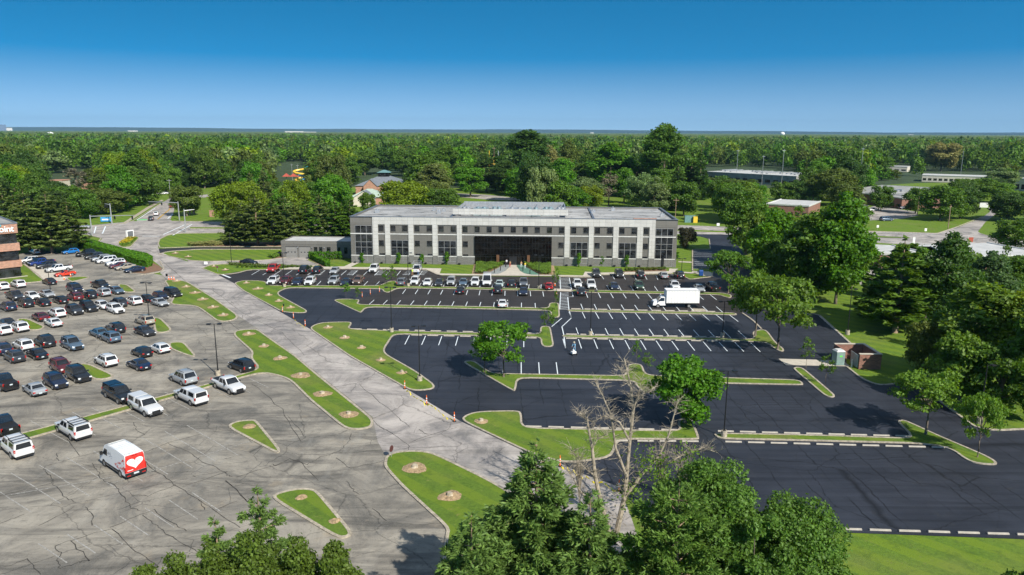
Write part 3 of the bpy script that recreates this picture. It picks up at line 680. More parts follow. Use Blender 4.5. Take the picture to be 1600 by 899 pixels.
# plant screen and units on the roof
def Gb(x, y, z): 
    q = G(x, y, z) - A_; return (q.x * math.cos(BRZ) + q.y * math.sin(BRZ), -q.x * math.sin(BRZ) + q.y * math.cos(BRZ))
sx0 = Gb(709.5, 333, BH + .3)[0]; sx1 = Gb(887, 335, BH + .3)[0]; sy0 = 5.2; sy1 = BD * .82
s_ = MB(); zt = BH + 1.75; zb = BH - .1
s_.box(sx0, sx1, sy0, sy0 + .25, zb + .35, zt); s_.build('plant_screen', M['white_panel'], ob)
s_ = MB(); s_.box(sx0 + .5, sx0 + .75, sy0 + .25, sy1, zb, zt - .3); s_.box(sx1 - .75, sx1 - .5, sy0 + .25, sy1, zb, zt - .3); s_.box(sx0 + .75, sx1 - .75, sy1, sy1 + .2, zb, zt + .1)
for i in range(5):
    x = sx0 + 1.5 + (sx1 - sx0 - 3) * i / 4; s_.box(x - .06, x + .06, sy0 + .4, sy1 - .2, zt - .5, zt - .38)
s_.build('screen_frame', M['silver'], ob)
rr = random.Random(3)
for i, (fx, ww) in enumerate(((.06, 2.5), (.17, 4), (.32, 3.2), (.46, 5), (.62, 4.4), (.78, 3), (.9, 2.4))):
    x = sx0 + (sx1 - sx0) * fx; y = sy0 + 2.5 + rr.random() * 2
    q = MB().box(x, x + ww, y, y + 2.6, zb - .28, zb + 1.35 + rr.random() * .5)
    q.cyl((x + ww * .3, y + 1.3, zb + 1.3), (x + ww * .3, y + 1.3, zb + 2.0), .55, n=12); q.cyl((x + ww * .7, y + 1.3, zb + 1.3), (x + ww * .7, y + 1.3, zb + 2.0), .55, n=12)
    q.build('roof_unit', M['unit_metal'] if i % 3 else M['silver'], ob)
for (px, py) in ((586, 331), (683, 332), (676, 328), (690, 330), (924, 332), (955, 328), (1032, 337)):
    u, v = Gb(px, py, BH); 
    MB().box(u, u + 1.1, v, v + .9, BH - .38, BH + .5).cyl((u + .5, v + .4, BH + .5), (u + .5, v + .4, BH + .9), .18, n=8).build('roof_vent', M['silver'], ob)
MB().box(*(lambda q: (q[0], q[0] + 6, q[1], q[1] + .9))(Gb(990, 340.5, BH)), BH - .38, BH - .2).build('roof_pipe', M['brick'], ob)
# garage wing
wa = G(440.5, 402.6); wb_ = G(548, 404.5); 
q0 = Vector((wa.x, wa.y)); qa = math.atan2(wb_.y - wa.y, wb_.x - wa.x)
qa = BRZ; WL = (Vector((A_.x, A_.y)) - q0).dot(Vector((math.cos(BRZ), math.sin(BRZ)))) - .02
wg = thing('garage_building', wa, BRZ, 'low grey garage wing with two overhead doors', 'garage')
WH = 4.65; WD = max(9, (lambda q: (-(q.x) * math.sin(BRZ) + q.y * math.cos(BRZ)))(G(457, 368.8, WH) - wa)); print('wing', WL, WD)
MB().box(0, WL, 0, WD, 0, WH - .3).build('wall', M['grey_panel'], wg)
p = MB(); p.box(-.05, WL, -.05, .35, WH - .9, WH); p.box(-.05, .35, .35, WD - .35, WH - .3, WH); p.box(-.05, WL, WD - .35, WD, WH - .3, WH); p.build('parapet', M['tower_panel'], wg)
MB().box(.35, WL, .35, WD - .35, WH - .3, WH - .22).build('roof', M['roof_white'], wg)
def Uw(px):
    lo, hi = -5, WL + 9
    for _ in range(30):
        m_ = (lo + hi) / 2
        if PR((wa.x + math.cos(BRZ) * m_, wa.y + math.sin(BRZ) * m_, 2))[0] < px: lo = m_
        else: hi = m_
    return lo
for a, c in ((447, 464.4), (467.6, 484.6)):
    dq = MB().box(Uw(a), Uw(c), -.06, 0, 0, 3.0).build('garage_door', M['door'], wg)
    MB().box(Uw(a) - .08, Uw(c) + .08, -.09, -.001, 3.0, 3.12).build('door_lintel', M['dark'], wg)
    for k in range(3):
        x = Uw(a) + (Uw(c) - Uw(a)) * (.2 + .3 * k); MB().box(x - .22, x + .22, -.075, -.061, 1.45, 1.68).build('door_light', M['dark'], dq)
for a, c in ((491, 496), (499, 504), (510.7, 516.7), (528, 532), (538, 543)):
    MB().box(Uw(a), Uw(c), -.05, 0, 1.3, 3.05).build('window', M['glass'], wg)
for x in (465.8, 488, 507): MB().box(Uw(x) - .1, Uw(x) + .1, -.25, 0, 2.7, 3.0).build('wall_light', M['silver'], wg)

# ------------------------------------------------------------------ brick office at the left edge
Lb = G(37.2, 431.6); La = G(0, 435.8); dirv = (La - Lb); dirv.z = 0; dirv.normalize()
brz = math.atan2(-dirv.y, -dirv.x); Ln = 34.0; org = Lb + dirv * Ln
bb = thing('brick_building', org, brz, 'three-storey orange brick office with black window bands and a white letter sign', 'office building')
hB = 10.9
lv = [(0.0, 2.7, 'g'), (2.7, 4.55, 'b'), (4.55, 6.9, 'g'), (6.9, 8.35, 'b')]
z = 0
def zrow(y, x=30): 
    p = Lb; lo, hi = 0, 30
    for _ in range(30):
        m_ = (lo + hi) / 2
        if PR((p.x, p.y, m_))[1] > y: lo = m_
        else: hi = m_
    return lo
zz = [0, zrow(416.5), zrow(406), zrow(391), zrow(379.5), zrow(364), zrow(349.5)]; hB = zz[6]; print('brick z', zz)
Dp = 22
for i in range(6):
    outw = 0.55 if i % 2 else 0.0
    nm = 'brick_band' if i % 2 else 'window_band'
    mb = MB()
    if i % 2: mb.box(0, Ln, 0, Dp, zz[i], zz[i + 1])
    else:
        mb.box(0, Ln - .35, .35, Dp - .35, zz[i], zz[i + 1], 0)
        for k in range(22):
            x = Ln - .5 - k * 1.55; mb.box(x - .03, x + .03, .31, .35, zz[i], zz[i + 1], 1)
        for k in range(14):
            y = .9 + k * 1.5; mb.box(Ln - .35, Ln - .31, y - .03, y + .03, zz[i], zz[i + 1], 1)
        mb.box(0, Ln - .35, .3, .349, (zz[i] + zz[i + 1]) / 2 - .03, (zz[i] + zz[i + 1]) / 2 + .03, 1)
    mb.build(nm, M['brick'] if i % 2 else [M['glass'], M['dark']], bb)
mb = MB(); e = .12
mb.box(-e, Ln + e, -e, .3, hB, hB + .28); mb.box(Ln - .3, Ln + e, .3, Dp, hB, hB + .28); mb.box(0, Ln + e, Dp, Dp + .3, hB, hB + .28); mb.build('coping', M['coping'], bb)
MB().box(0, Ln - .3, .3, Dp, hB, hB + .06).build('roof', M['roof_grey'], bb)
MB().box(-.5, Ln + .7, -.7, -.02, .0, .06).build('plinth', M['walk'], bb)
fc = bpy.data.curves.new('letters', 'FONT'); fc.body = 'oint'; fc.size = 1.95; fc.extrude = .08; fc.offset = .035; fc.align_x = 'RIGHT'; fc.space_character = .95
fo = bpy.data.objects.new('letters_c', fc); COL.objects.link(fo); bpy.context.view_layer.update()
me = bpy.data.meshes.new_from_object(fo.evaluated_get(bpy.context.evaluated_depsgraph_get())); bpy.data.objects.remove(fo)
M['letter'] = plain('white_letters', (.8, .8, .8), .5, var=.03); me.materials.clear(); me.materials.append(M['letter'])
lo_ = bpy.data.objects.new('sign_letters', me); COL.objects.link(lo_); lo_.parent = bb; lo_.location = (Ln - .75, -.14, zz[5] + .45); lo_.rotation_euler = (R(90), 0, 0)
M['turq'] = plain('turquoise_mark', (.03, .45, .6), .5, var=.05)
mk = MB(); cx_, cz_ = Ln - 3.75, zz[5] + 1.85
mk.add([(cx_, -.22, cz_ - .55), (cx_ + .62, -.22, cz_ + .15), (cx_, -.22, cz_ + .75), (cx_ - .62, -.22, cz_ + .15), (cx_, -.08, cz_ - .55), (cx_ + .62, -.08, cz_ + .15), (cx_, -.08, cz_ + .75), (cx_ - .62, -.08, cz_ + .15)],
       [(0, 1, 2, 3), (7, 6, 5, 4), (0, 4, 5, 1), (1, 5, 6, 2), (2, 6, 7, 3), (3, 7, 4, 0)])
mk.build('sign_emblem', M['turq'], bb)

# ------------------------------------------------------------------ buildings further off
def block(name, label, cat, px0, px1, ybase, h, depth, wall, roof, wins=0, coping=None, wz=(.9, 2.2), rise=0.0, slope=None, wmat='glass'):
    a = G(px0[0], px0[1]); c = G(px1[0], px1[1]); Lw = (c - a).length; rz = math.atan2(c.y - a.y, c.x - a.x)
    t = thing(name, a, rz, label, cat)
    MB().box(0, Lw, 0, depth, 0, h).build('wall', wall, t)
    MB().box(-.2, Lw + .2, -.2, depth + .2, h, h + .35).build('roof', roof, t)
    if coping: 
        q = MB(); q.box(-.25, Lw + .25, -.26, .15, h + .35, h + .6); q.box(-.25, .15, .15, depth + .2, h + .35, h + .6); q.box(Lw - .15, Lw + .25, .15, depth + .2, h + .35, h + .6); q.build('coping', coping, t)
    for i in range(wins):
        x = Lw * (i + .5) / wins; wd = Lw / wins * .32
        MB().box(x - wd, x + wd, -.05, 0, wz[0], wz[1]).build('window', M[wmat], t)
    return t, Lw
t, Lw = block('warehouse', 'long white-roofed warehouse beyond the trees right of the office block', 'warehouse', (1103, 283), (1243, 292), 0, 6.5, 40, M['roof_grey'], M['roof_white'], 12, None, (1.5, 3.5))
rr = random.Random(8)
for i in range(14): 
    x = Lw * (i + .5) / 14; MB().box(x, x + 1.4, 8 + rr.random() * 22, 10 + 22, 6.85, 7.4 + rr.random() * .4).build('roof_vent', M['silver'], t)
t, Lw = block('brick_building', 'low red brick office with a pale flat roof across the street on the right', 'office building', (1345, 318), (1408, 327), 0, 4.6, 38, M['brick_red'], M['roof_grey'], 7, M['coping_white'], (.8, 2.2))
t, Lw2 = block('brick_building', 'longer wing of the low red brick office with square roof units', 'office building', (1408, 322), (1478, 310), 0, 4.8, 34, M['brick_red'], M['roof_grey'], 8, M['coping_white'], (.8, 2.2))
for k in range(4): MB().box(4 + k * 6, 7 + k * 6, 8, 10.5, 5.15, 6.3).build('roof_unit', M['silver'], t)
block('flat_roofed_building', 'long low cream building with a white roof far right behind the trees', 'building', (1440, 284), (1560, 288), 0, 4.5, 22, M['cream'], M['roof_white'], 14, None, (1, 2.6))
block('flat_roofed_building', 'pale building with dark window gaps cut by the right edge of the photo', 'building', (1584, 298), (1640, 301), 0, 7, 20, M['cream'], M['roof_white'], 6, None, (1, 4))
block('flat_roofed_building', 'small white-roofed shed among the woods above the low brick office', 'building', (1385, 268), (1417, 269), 0, 4.5, 16, M['cream'], M['roof_white'], 3)
block('brick_building', 'brick building with a white roof half hidden behind the trees right of the office', 'office building', (1197, 338), (1262, 342), 0, 4.8, 26, M['brick_red'], M['roof_white'], 6, M['coping_white'])
block('flat_roofed_building', 'low white-roofed building hidden behind the dark trees at the right edge', 'building', (1372, 424), (1480, 429), 0, 4.2, 16, M['brick_red'], M['roof_white'], 6, M['coping_white'])
block('flat_roofed_building', 'white flat roof beside the right edge behind the bluish trees', 'building', (1480, 432), (1640, 426), 0, 4.2, 20, M['brick_red'], M['roof_white'], 8, M['coping_white'])
block('house', 'small orange-roofed house among the trees beyond the brick office', 'house', (76, 298), (98, 298), 0, 5.5, 9, M['cream'], M['brick'], 3)
block('house', 'pale-roofed house behind the wooded corner left of the junction', 'house', (127, 296), (146, 296), 0, 6, 9, M['brick'], M['roof_white'], 3)
block('house', 'white gabled cottage peeping out beyond the office roof', 'house', (896, 287), (911, 288), 0, 5, 9, M['coping_white'], M['roof_grey'], 2)
block('house', 'light-roofed house behind the bright tree left of the tall dark one', 'house', (755, 283), (790, 284), 0, 6, 10, M['cream'], M['green_roof'], 4)
block('house', 'white house beside the round lime trees near the school', 'house', (486, 302), (505, 302), 0, 5.5, 10, M['coping_white'], M['roof_white'], 3)
# school with slate hip roof, lantern and two brick gables; a green-roofed wing in front of it
def hip(x0, x1, y0, y1, z0, z1, ov=.6, ridge=.3):
    x0 -= ov; x1 += ov; y0 -= ov; y1 += ov; rx0 = x0 + (y1 - y0) / 2 if (x1 - x0) > (y1 - y0) else (x0 + x1) / 2 - .5; rx1 = x1 - (y1 - y0) / 2 if (x1 - x0) > (y1 - y0) else (x0 + x1) / 2 + .5
    ym = (y0 + y1) / 2
    return MB().add([(x0, y0, z0), (x1, y0, z0), (x1, y1, z0), (x0, y1, z0), (rx0, ym, z1), (rx1, ym, z1)], [(0, 1, 5, 4), (1, 2, 5), (2, 3, 4, 5), (3, 0, 4), (3, 2, 1, 0)])
def gable(t, x0, x1, y0, y1, h, hr, wall, roof):
    xm = (x0 + x1) / 2; o = .35
    MB().add([(x0, y0, 0), (x1, y0, 0), (x1, y0, h), (xm, y0, hr), (x0, y0, h), (x0, y1, 0), (x1, y1, 0), (x1, y1, h), (xm, y1, hr), (x0, y1, h)], [(0, 1, 2, 3, 4), (9, 8, 7, 6, 5), (1, 6, 7, 2), (5, 0, 4, 9)]).build('gable', wall, t)
    MB().add([(x0 - o, y0 - o, h - .2), (xm, y0 - o, hr + .1), (xm, y1, hr + .1), (x0 - o, y1, h - .2), (x1 + o, y0 - o, h - .2), (x1 + o, y1, h - .2), (x0 - o, y0 - o, h - .05), (xm, y0 - o, hr + .3), (xm, y1, hr + .3), (x0 - o, y1, h - .05), (x1 + o, y0 - o, h - .05), (x1 + o, y1, h - .05)],
        [(0, 1, 2, 3)[::-1], (1, 4, 5, 2)[::-1], (6, 7, 8, 9)[::-1], (7, 10, 11, 8)[::-1], (0, 1, 7, 6), (1, 4, 10, 7)]).build('gable_roof', roof, t)
a = G(556, 305); c = G(636, 305); Ls = (c - a).length
t = thing('school_building', a, 0.02, 'brick school with a broad slate hip roof and small square lantern on top', 'school')
MB().box(0, Ls, 0, 26, 0, 5).build('wall', M['brick'], t); hip(0, Ls, 0, 26, 5, 10.5).build('roof', M['slate'], t)
MB().box(Ls * .5 - 3, Ls * .5 + 3, 10, 16, 9.5, 11.6).build('lantern', M['glass'], t); hip(Ls * .5 - 3, Ls * .5 + 3, 10, 16, 11.6, 13, .7).build('lantern_roof', M['teal'], t)
for q in (.3, .72): gable(t, Ls * q - 3.6, Ls * q + 3.6, -2.5, 5, 5, 8.5, M['brick'], M['slate'])
a = G(549, 322); c = G(600, 322.5); Ls = (c - a).length
t = thing('school_building', a, 0.02, 'pale green-roofed wing with a cream gable in front of the slate-roofed school', 'school')
MB().box(0, Ls, 0, 13, 0, 4.2).build('wall', M['brick'], t); hip(0, Ls, 0, 13, 4.2, 7.5, .7).build('roof', M['green_roof'], t); gable(t, 1.5, 11.5, -3, 4, 4, 7, M['cream'], M['slate'])
# water slides of the outdoor pool
t = thing('water_slide', G(485, 286), 0, 'yellow and blue twisting water slide tower by the outdoor pool', 'water slide')
for k in (0, 1): 
    for j in (0, 1): MB().cyl((k * 3 - 2, j * 3, 0), (k * 3 - 2, j * 3, 10), .18).build('tower_post', M['silver'], t)
hip(-2.5, 1.5, -.5, 3.5, 10.2, 11.8).build('tower_roof', M['turq'], t)
M['slide_y'] = plain('yellow_slide', (.75, .5, .05), .4); M['slide_r'] = plain('red_slide', (.4, .08, .05), .5); M['slide_b'] = plain('blue_slide', (.05, .3, .6), .4)
P = [(-1 - 6 * math.sin(k * .5) * (1 if k < 14 else .8) - 3, -3 + 4 * math.cos(k * .5), 9 - k * .42) for k in range(20)]; MB().tube(P, [.65] * 20, 8).build('flume', M['slide_y'], t)
P = [(-1 - 5 * math.sin(k * .6 + 1) - 1, -2 + 3.5 * math.cos(k * .6 + 1), 6 - k * .38) for k in range(15)]; MB().tube(P, [.65] * 15, 8).build('flume', M['slide_b'], t)
t = thing('pool_canopy', G(441, 284), 0, 'red and orange shade canopies beside the water slide', 'canopy')
for k in range(4):
    MB().add([(k * 5, 0, 3.4), (k * 5 + 4.6, 0, 3.4), (k * 5 + 4.6, 5, 3.4), (k * 5, 5, 3.4), (k * 5 + 2.3, 2.5, 5.6)], [(0, 1, 4), (1, 2, 4), (2, 3, 4), (3, 0, 4)]).build('shade_sail', M['slide_r'], t)
    MB().cyl((k * 5 + 2.3, 2.5, 0), (k * 5 + 2.3, 2.5, 5.5), .12).build('post', M['silver'], t)
t = thing('substation', G(757, 268), 0, 'yellow steel framework rising from the woods beyond the bright tree', 'steel frame')
for k in range(5): MB().box(k * 4, k * 4 + .5, 0, .5, 0, 13 + (k % 2) * 5).build('post', M['slide_y'] if k < 3 else M['silver'], t)
for z in (6, 10): MB().box(0.5, 16, .1, .5, z, z + .8).build('beam', M['slide_y'], t)
# horizon things
def watertower(x, yt, yb, D, label, wpx):
    p = Vector((0, 0, 0)); d = G(x, 230) ; dd = Vector((d.x, d.y)).normalized(); P = Vector((dd.x * D, dd.y * D, 0)); h = 10
    while PR((P.x, P.y, h))[1] > yt: h += .5
    w_ = wpx * D / 1150; t = thing('water_tower', P, 0, label, 'water tower')
    bm = bmesh.new(); bmesh.ops.create_icosphere(bm, subdivisions=3, radius=1); me = bpy.data.meshes.new('tank'); 
    for v in bm.verts: v.co = Vector((v.co.x * w_ / 2, v.co.y * w_ / 2, v.co.z * w_ * .4))
    bm.to_mesh(me); bm.free(); me.polygons.foreach_set('use_smooth', [True] * len(me.polygons)); me.materials.append(M['letter'])
    o = bpy.data.objects.new('tank', me); COL.objects.link(o); o.parent = t; o.location = (0, 0, h - w_ * .4)
    for k in range(6):
        a_ = k * 1.047; MB().cyl((math.cos(a_) * w_ * .3, math.sin(a_) * w_ * .3, 0), (math.cos(a_) * w_ * .28, math.sin(a_) * w_ * .28, h - w_ * .45), w_ * .03, n=6).build('leg', M['letter'], t)
    MB().cyl((0, 0, 0), (0, 0, h - w_ * .5), w_ * .06).build('riser', M['letter'], t)
watertower(81, 206.5, 214, 3400, 'white water tower standing in the woods near the left end of the horizon', 9)
watertower(1221, 206.5, 212, 5200, 'small white water tower on the right part of the horizon', 6.5)
M['far_wall'] = plain('far_tower_wall', (.12, .16, .25), .6); M['far_white'] = plain('far_white_wall', (.7, .66, .62), .6)
def farblock(x0, x1, yt, D, mat, label, name='distant_building'):
    d = G((x0 + x1) / 2, 230); dd = Vector((d.x, d.y)).normalized(); P = Vector((dd.x * D, dd.y * D, 0)); w_ = (x1 - x0) * D / 1150; h = 10
    while PR((P.x, P.y, h))[1] > yt: h += 1
    t = thing(name, P, -math.atan2(dd.x, dd.y), label, 'building'); MB().box(-w_ / 2, w_ / 2, 0, w_ * .5, 0, h).build('wall', mat, t); MB().box(-w_ / 2 - 2, w_ / 2 + 2, -2, w_ * .5 + 2, h, h + 4).build('roof', M['far_white'] if mat is not M['far_wall'] else mat, t)
farblock(5, 12, 195.5, 12500, M['far_wall'], 'blue-grey high-rise tower on the far left horizon')
farblock(13, 21, 200.5, 12600, M['far_white'], 'pale pinkish block right beside the high-rise on the horizon')
farblock(448, 474, 206, 7800, M['far_white'], 'wide white building on the horizon above the lime trees')
farblock(474, 494, 207, 7900, M['far_white'], 'lower right end of the wide white building on the horizon')
farblock(204, 216, 205, 9000, M['far_white'], 'tiny white block on the horizon right of the left water tower')
farblock(922, 927, 207.5, 9000, M['far_white'], 'tiny pale block on the horizon left of the tallest tree')
farblock(1418, 1424, 211, 7000, M['far_white'], 'tiny white block near the right end of the horizon')

# ------------------------------------------------------------------ brick bin enclosure, cabinet
e0 = G(1341.5, 577.5); e1 = G(1374.6, 577); 
en = thing('brick_enclosure', e0, 0.0, 'open-topped brick bin enclosure beside the end of the sealed car park', 'enclosure')
Wd = (e1 - e0).length; bd = (G(1384, 553, 0) - e1); print('enc', Wd)
eh = 2.3; edp = 5.6; tk = .3; sh = .6
MB().box(0, Wd, 0, tk, 0, eh).build('front_wall', M['brick_red'], en); MB().box(Wd - tk, Wd, tk, edp, 0, eh).build('side_wall', M['brick_red'], en)
MB().box(-1.4, Wd - tk, edp - tk, edp, 0, eh).build('back_wall', M['brick_red'], en); MB().box(-1.4, -1.1, 2.6, edp - tk, 0, eh).build('side_wall', M['brick_red'], en)
q = MB(); q.box(-.06, Wd + .06, -.06, tk + .06, eh, eh + .1); q.box(Wd - tk - .06, Wd + .06, tk + .06, edp + .06, eh, eh + .1); q.box(-1.46, Wd - tk - .06, edp - tk - .06, edp + .06, eh, eh + .1); q.build('coping', M['walk'], en)
MB().box(-.12, -.04, .3, 2.6, .15, 2.1).build('gate', M['unit_metal'], en)
cb_ = thing('portable_toilet', G(1306, 572), .1, 'grey-green portable toilet with a pale roof in front of the brick enclosure', 'portable toilet')
MB().box(0, 1.3, 0, 1.3, .1, 2.15).box(.02, 1.28, -.03, 0, .15, 2.0).build('cabin', plain('grey_green_plastic', (.2, .29, .27), .5), cb_)
MB().add([(-.05, -.08, 2.15), (1.35, -.08, 2.15), (1.35, 1.35, 2.15), (-.05, 1.35, 2.15), (.2, .15, 2.4), (1.1, .15, 2.4), (1.1, 1.1, 2.4), (.2, 1.1, 2.4)], [(4, 5, 6, 7), (0, 1, 5, 4), (1, 2, 6, 5), (2, 3, 7, 6), (3, 0, 4, 7)]).build('roof', M['coping_white'], cb_)
MB().box(.45, .9, -.05, -.031, 1.35, 1.6).build('sticker', plain('green_sticker', (.15, .6, .1), .5), cb_)
bo = MB().cyl((0, 0, 0), (0, 0, 1.2), .12, n=10).build('bollard', M['coping_white'], loc=G(1330.5, 574)); tag(bo, 'white steel bollard between the portable toilet and the brick enclosure', 'bollard')
# ------------------------------------------------------------------ foliage
def leaf_mat(name, gloss=0.35, obj_color=True, col=None, trans=0.4):
    b = NB(name); v = b.co(); g = b.n('ShaderNodeNewGeometry')
    if obj_color:
        oi = b.n('ShaderNodeObjectInfo'); c = oi.outputs['Color']
    else:
        at = b.n('ShaderNodeAttribute', attribute_name='tint'); c = at.outputs['Color']
    ri = g.outputs['Random Per Island']
    br = b.math('ADD', b.math('MULTIPLY', ri, 0.7), 0.5)
    n = b.noise(v, 0.45, 2, .5)
    br2 = b.math('ADD', b.math('MULTIPLY', n, 0.8), 0.6)
    mul = b.n('ShaderNodeVectorMath', operation='SCALE'); b.l(c, mul.inputs[0]); b.l(b.math('MULTIPLY', br, br2), mul.inputs['Scale'])
    c2 = b.mix(b.math('MULTIPLY', b.ramp(ri, (0.75, (0, 0, 0)), (1.0, (1, 1, 1))), 0.35), mul.outputs[0], (.13, .17, .02))
    b.base(c2); b.p.inputs['Roughness'].default_value = 0.55; b.p.inputs['Specular IOR Level'].default_value = gloss
    tr = b.n('ShaderNodeBsdfTranslucent'); ht = b.n('ShaderNodeHueSaturation', i_Hue=0.48, i_Saturation=1.1, i_Value=1.5); b.l(c2, ht.inputs['Color']); b.l(ht.outputs[0], tr.inputs['Color'])
    mx = b.n('ShaderNodeMixShader'); mx.inputs[0].default_value = trans
    b.l(b.p.outputs[0], mx.inputs[1]); b.l(tr.outputs[0], mx.inputs[2]); b.l(mx.outputs[0], b.out.inputs['Surface'])
    return b.m
M['leaf'] = leaf_mat('leaves'); M['needle'] = leaf_mat('needles', .3, trans=.25)
M['leaf_far'] = leaf_mat('far_leaves', .2, obj_color=False, trans=.3)
M['bark'] = plain('bark', (.16, .13, .1), .95, var=.4, scale=4)
M['bark_pale'] = plain('pale_dead_bark', (.42, .36, .27), .9, var=.35, scale=3)
M['bark_red'] = plain('pine_bark', (.27, .19, .13), .95, var=.35, scale=3)

def unit(n, rng):
    v = rng.normal(size=(n, 3)); return v / np.linalg.norm(v, axis=1)[:, None]
def cards(C, Nn, s, rng, aspect=1.0, up=None):
    """one rhombus leaf spray per centre C facing Nn (n,3) of half-size s (n,)"""
    n = len(C); t = unit(n, rng); X = np.cross(Nn, t); X /= np.linalg.norm(X, axis=1)[:, None] + 1e-9
    if up is not None: X = up
    Y = np.cross(Nn, X); Y /= np.linalg.norm(Y, axis=1)[:, None] + 1e-9
    s = s[:, None]
    k = (rng.random((n, 1)) - .5) * s * .8
    V = np.stack([C + X * s, C + Y * s * .62 * aspect + Nn * k * .6, C - X * s * .95, C - Y * s * .62 * aspect - Nn * k * .4], axis=1)
    return V.reshape(-1, 3)
def quad_mesh(name, V, mat, tint=None):
    n = len(V) // 4; me = bpy.data.meshes.new(name)
    me.vertices.add(4 * n); me.vertices.foreach_set('co', np.ascontiguousarray(V, dtype=np.float32).ravel())
    me.loops.add(4 * n); me.loops.foreach_set('vertex_index', np.arange(4 * n, dtype=np.int32))
    me.polygons.add(n); me.polygons.foreach_set('loop_start', np.arange(0, 4 * n, 4, dtype=np.int32))
    me.update(calc_edges=True)
    if tint is not None:
        a = me.color_attributes.new('tint', 'FLOAT_COLOR', 'POINT'); a.data.foreach_set('color', np.ascontiguousarray(tint, dtype=np.float32).ravel())
    me.materials.append(mat); return me

def broad_points(rng, w, z0, h, lobes, nleaf, leaf, shape='round', gap=0.0):
    """leaf sprays on a crown made of many lobes; w = diameter, crown from z0 to h"""
    cz = z0 + (h - z0) * (.48 if shape != 'flat' else .55); rz = (h - z0) / 2
    D = unit(lobes, rng); D[:, 2] = np.abs(D[:, 2]) * np.where(rng.random(lobes) < .62, 1, -1)
    rr = (0.45 + 0.56 * rng.random(lobes) ** .6)[:, None]
    prof = np.ones(lobes)
    if shape == 'ovoid': prof = np.clip(1.05 - .45 * np.maximum(D[:, 2], 0), .4, 1.1)
    if shape == 'tall': prof = np.clip(1.0 - .4 * np.abs(D[:, 2]), .4, 1.1)
    LC = D * rr * np.array([w / 2, w / 2, rz]) ; LC[:, :2] *= prof[:, None]; LC[:, 2] += cz
    if shape == 'flat': LC[:, 2] = cz + (LC[:, 2] - cz) * .8
    LR = w * (.06 + .13 * rng.random(lobes) ** 1.4)
    if shape == 'flat': LR *= .75
    wt = LR ** 2; idx = rng.choice(lobes, nleaf, p=wt / wt.sum())
    d = unit(nleaf, rng); d[:, 2] = np.where(rng.random(nleaf) < .6, np.abs(d[:, 2]), d[:, 2])
    rad = LR[idx] * (0.72 + .38 * rng.random(nleaf))
    sq = np.array([1, 1, .42 if shape == 'flat' else .82])
    C = LC[idx] + d * rad[:, None] * sq + rng.normal(size=(nleaf, 3)) * leaf * .9
    out = C - np.array([0, 0, cz - rz * .3]); out /= np.linalg.norm(out, axis=1)[:, None] + 1e-9
    Nn = d * .45 + out * .3 + unit(nleaf, rng) * .8 + np.array([0, 0, .15]); Nn /= np.linalg.norm(Nn, axis=1)[:, None]
    s = leaf * (.5 + 1.0 * rng.random(nleaf))
    return C, Nn, s, LC
def limb_mb(mb, rng, trunk_h, top, r, LC, n=9, mi=0):
    P = [(0, 0, 0)]; 
    for k in range(1, 6):
        P.append((rng.normal() * .1 * k * r, rng.normal() * .1 * k * r, top * k / 5))
    mb.tube(P, [r * (1.25 if k == 0 else 1 - .8 * k / 5) for k in range(6)], 8, mi)
    for q in LC[rng.choice(len(LC), min(n, len(LC)), replace=False)]:
        zs = min(trunk_h + (q[2] - trunk_h) * .35, top * .9) if q[2] > trunk_h else trunk_h * .85
        zs = max(zs, trunk_h * .8)
        a = Vector((0, 0, zs)); b_ = Vector(q); mid = a.lerp(b_, .5) + Vector((0, 0, (b_ - a).length * .08))
        mb.tube([a, mid, b_], [r * .45, r * .28, r * .08], 5, mi)
def proto(name, V, trunkmb, leafmat, barkmat):
    root = thing(name, (0, 0, 0))
    tr = trunkmb.build('trunk', barkmat, root, smooth=60)
    cr = bpy.data.objects.new('crown', quad_mesh('crown', V, leafmat)); COL.objects.link(cr); cr.parent = root
    root['_h'] = float(np.percentile(V[:, 2], 99.97)); root['_w'] = 2 * float(np.percentile(np.hypot(V[:, 0], V[:, 1]), 96)); return root
def make_broad(seed, w, h, z0, lobes, nleaf, leaf, shape='round', name='broadleaf_tree', bark='bark', r=.3):
    rng = np.random.default_rng(seed); C, Nn, s, LC = broad_points(rng, w, z0, h, lobes, nleaf, leaf, shape)
    t = MB(); limb_mb(t, rng, z0, h * .72, r, LC, 12 if shape == 'flat' else 9)
    return proto(name, cards(C, Nn, s, rng), t, M['leaf'], M[bark])
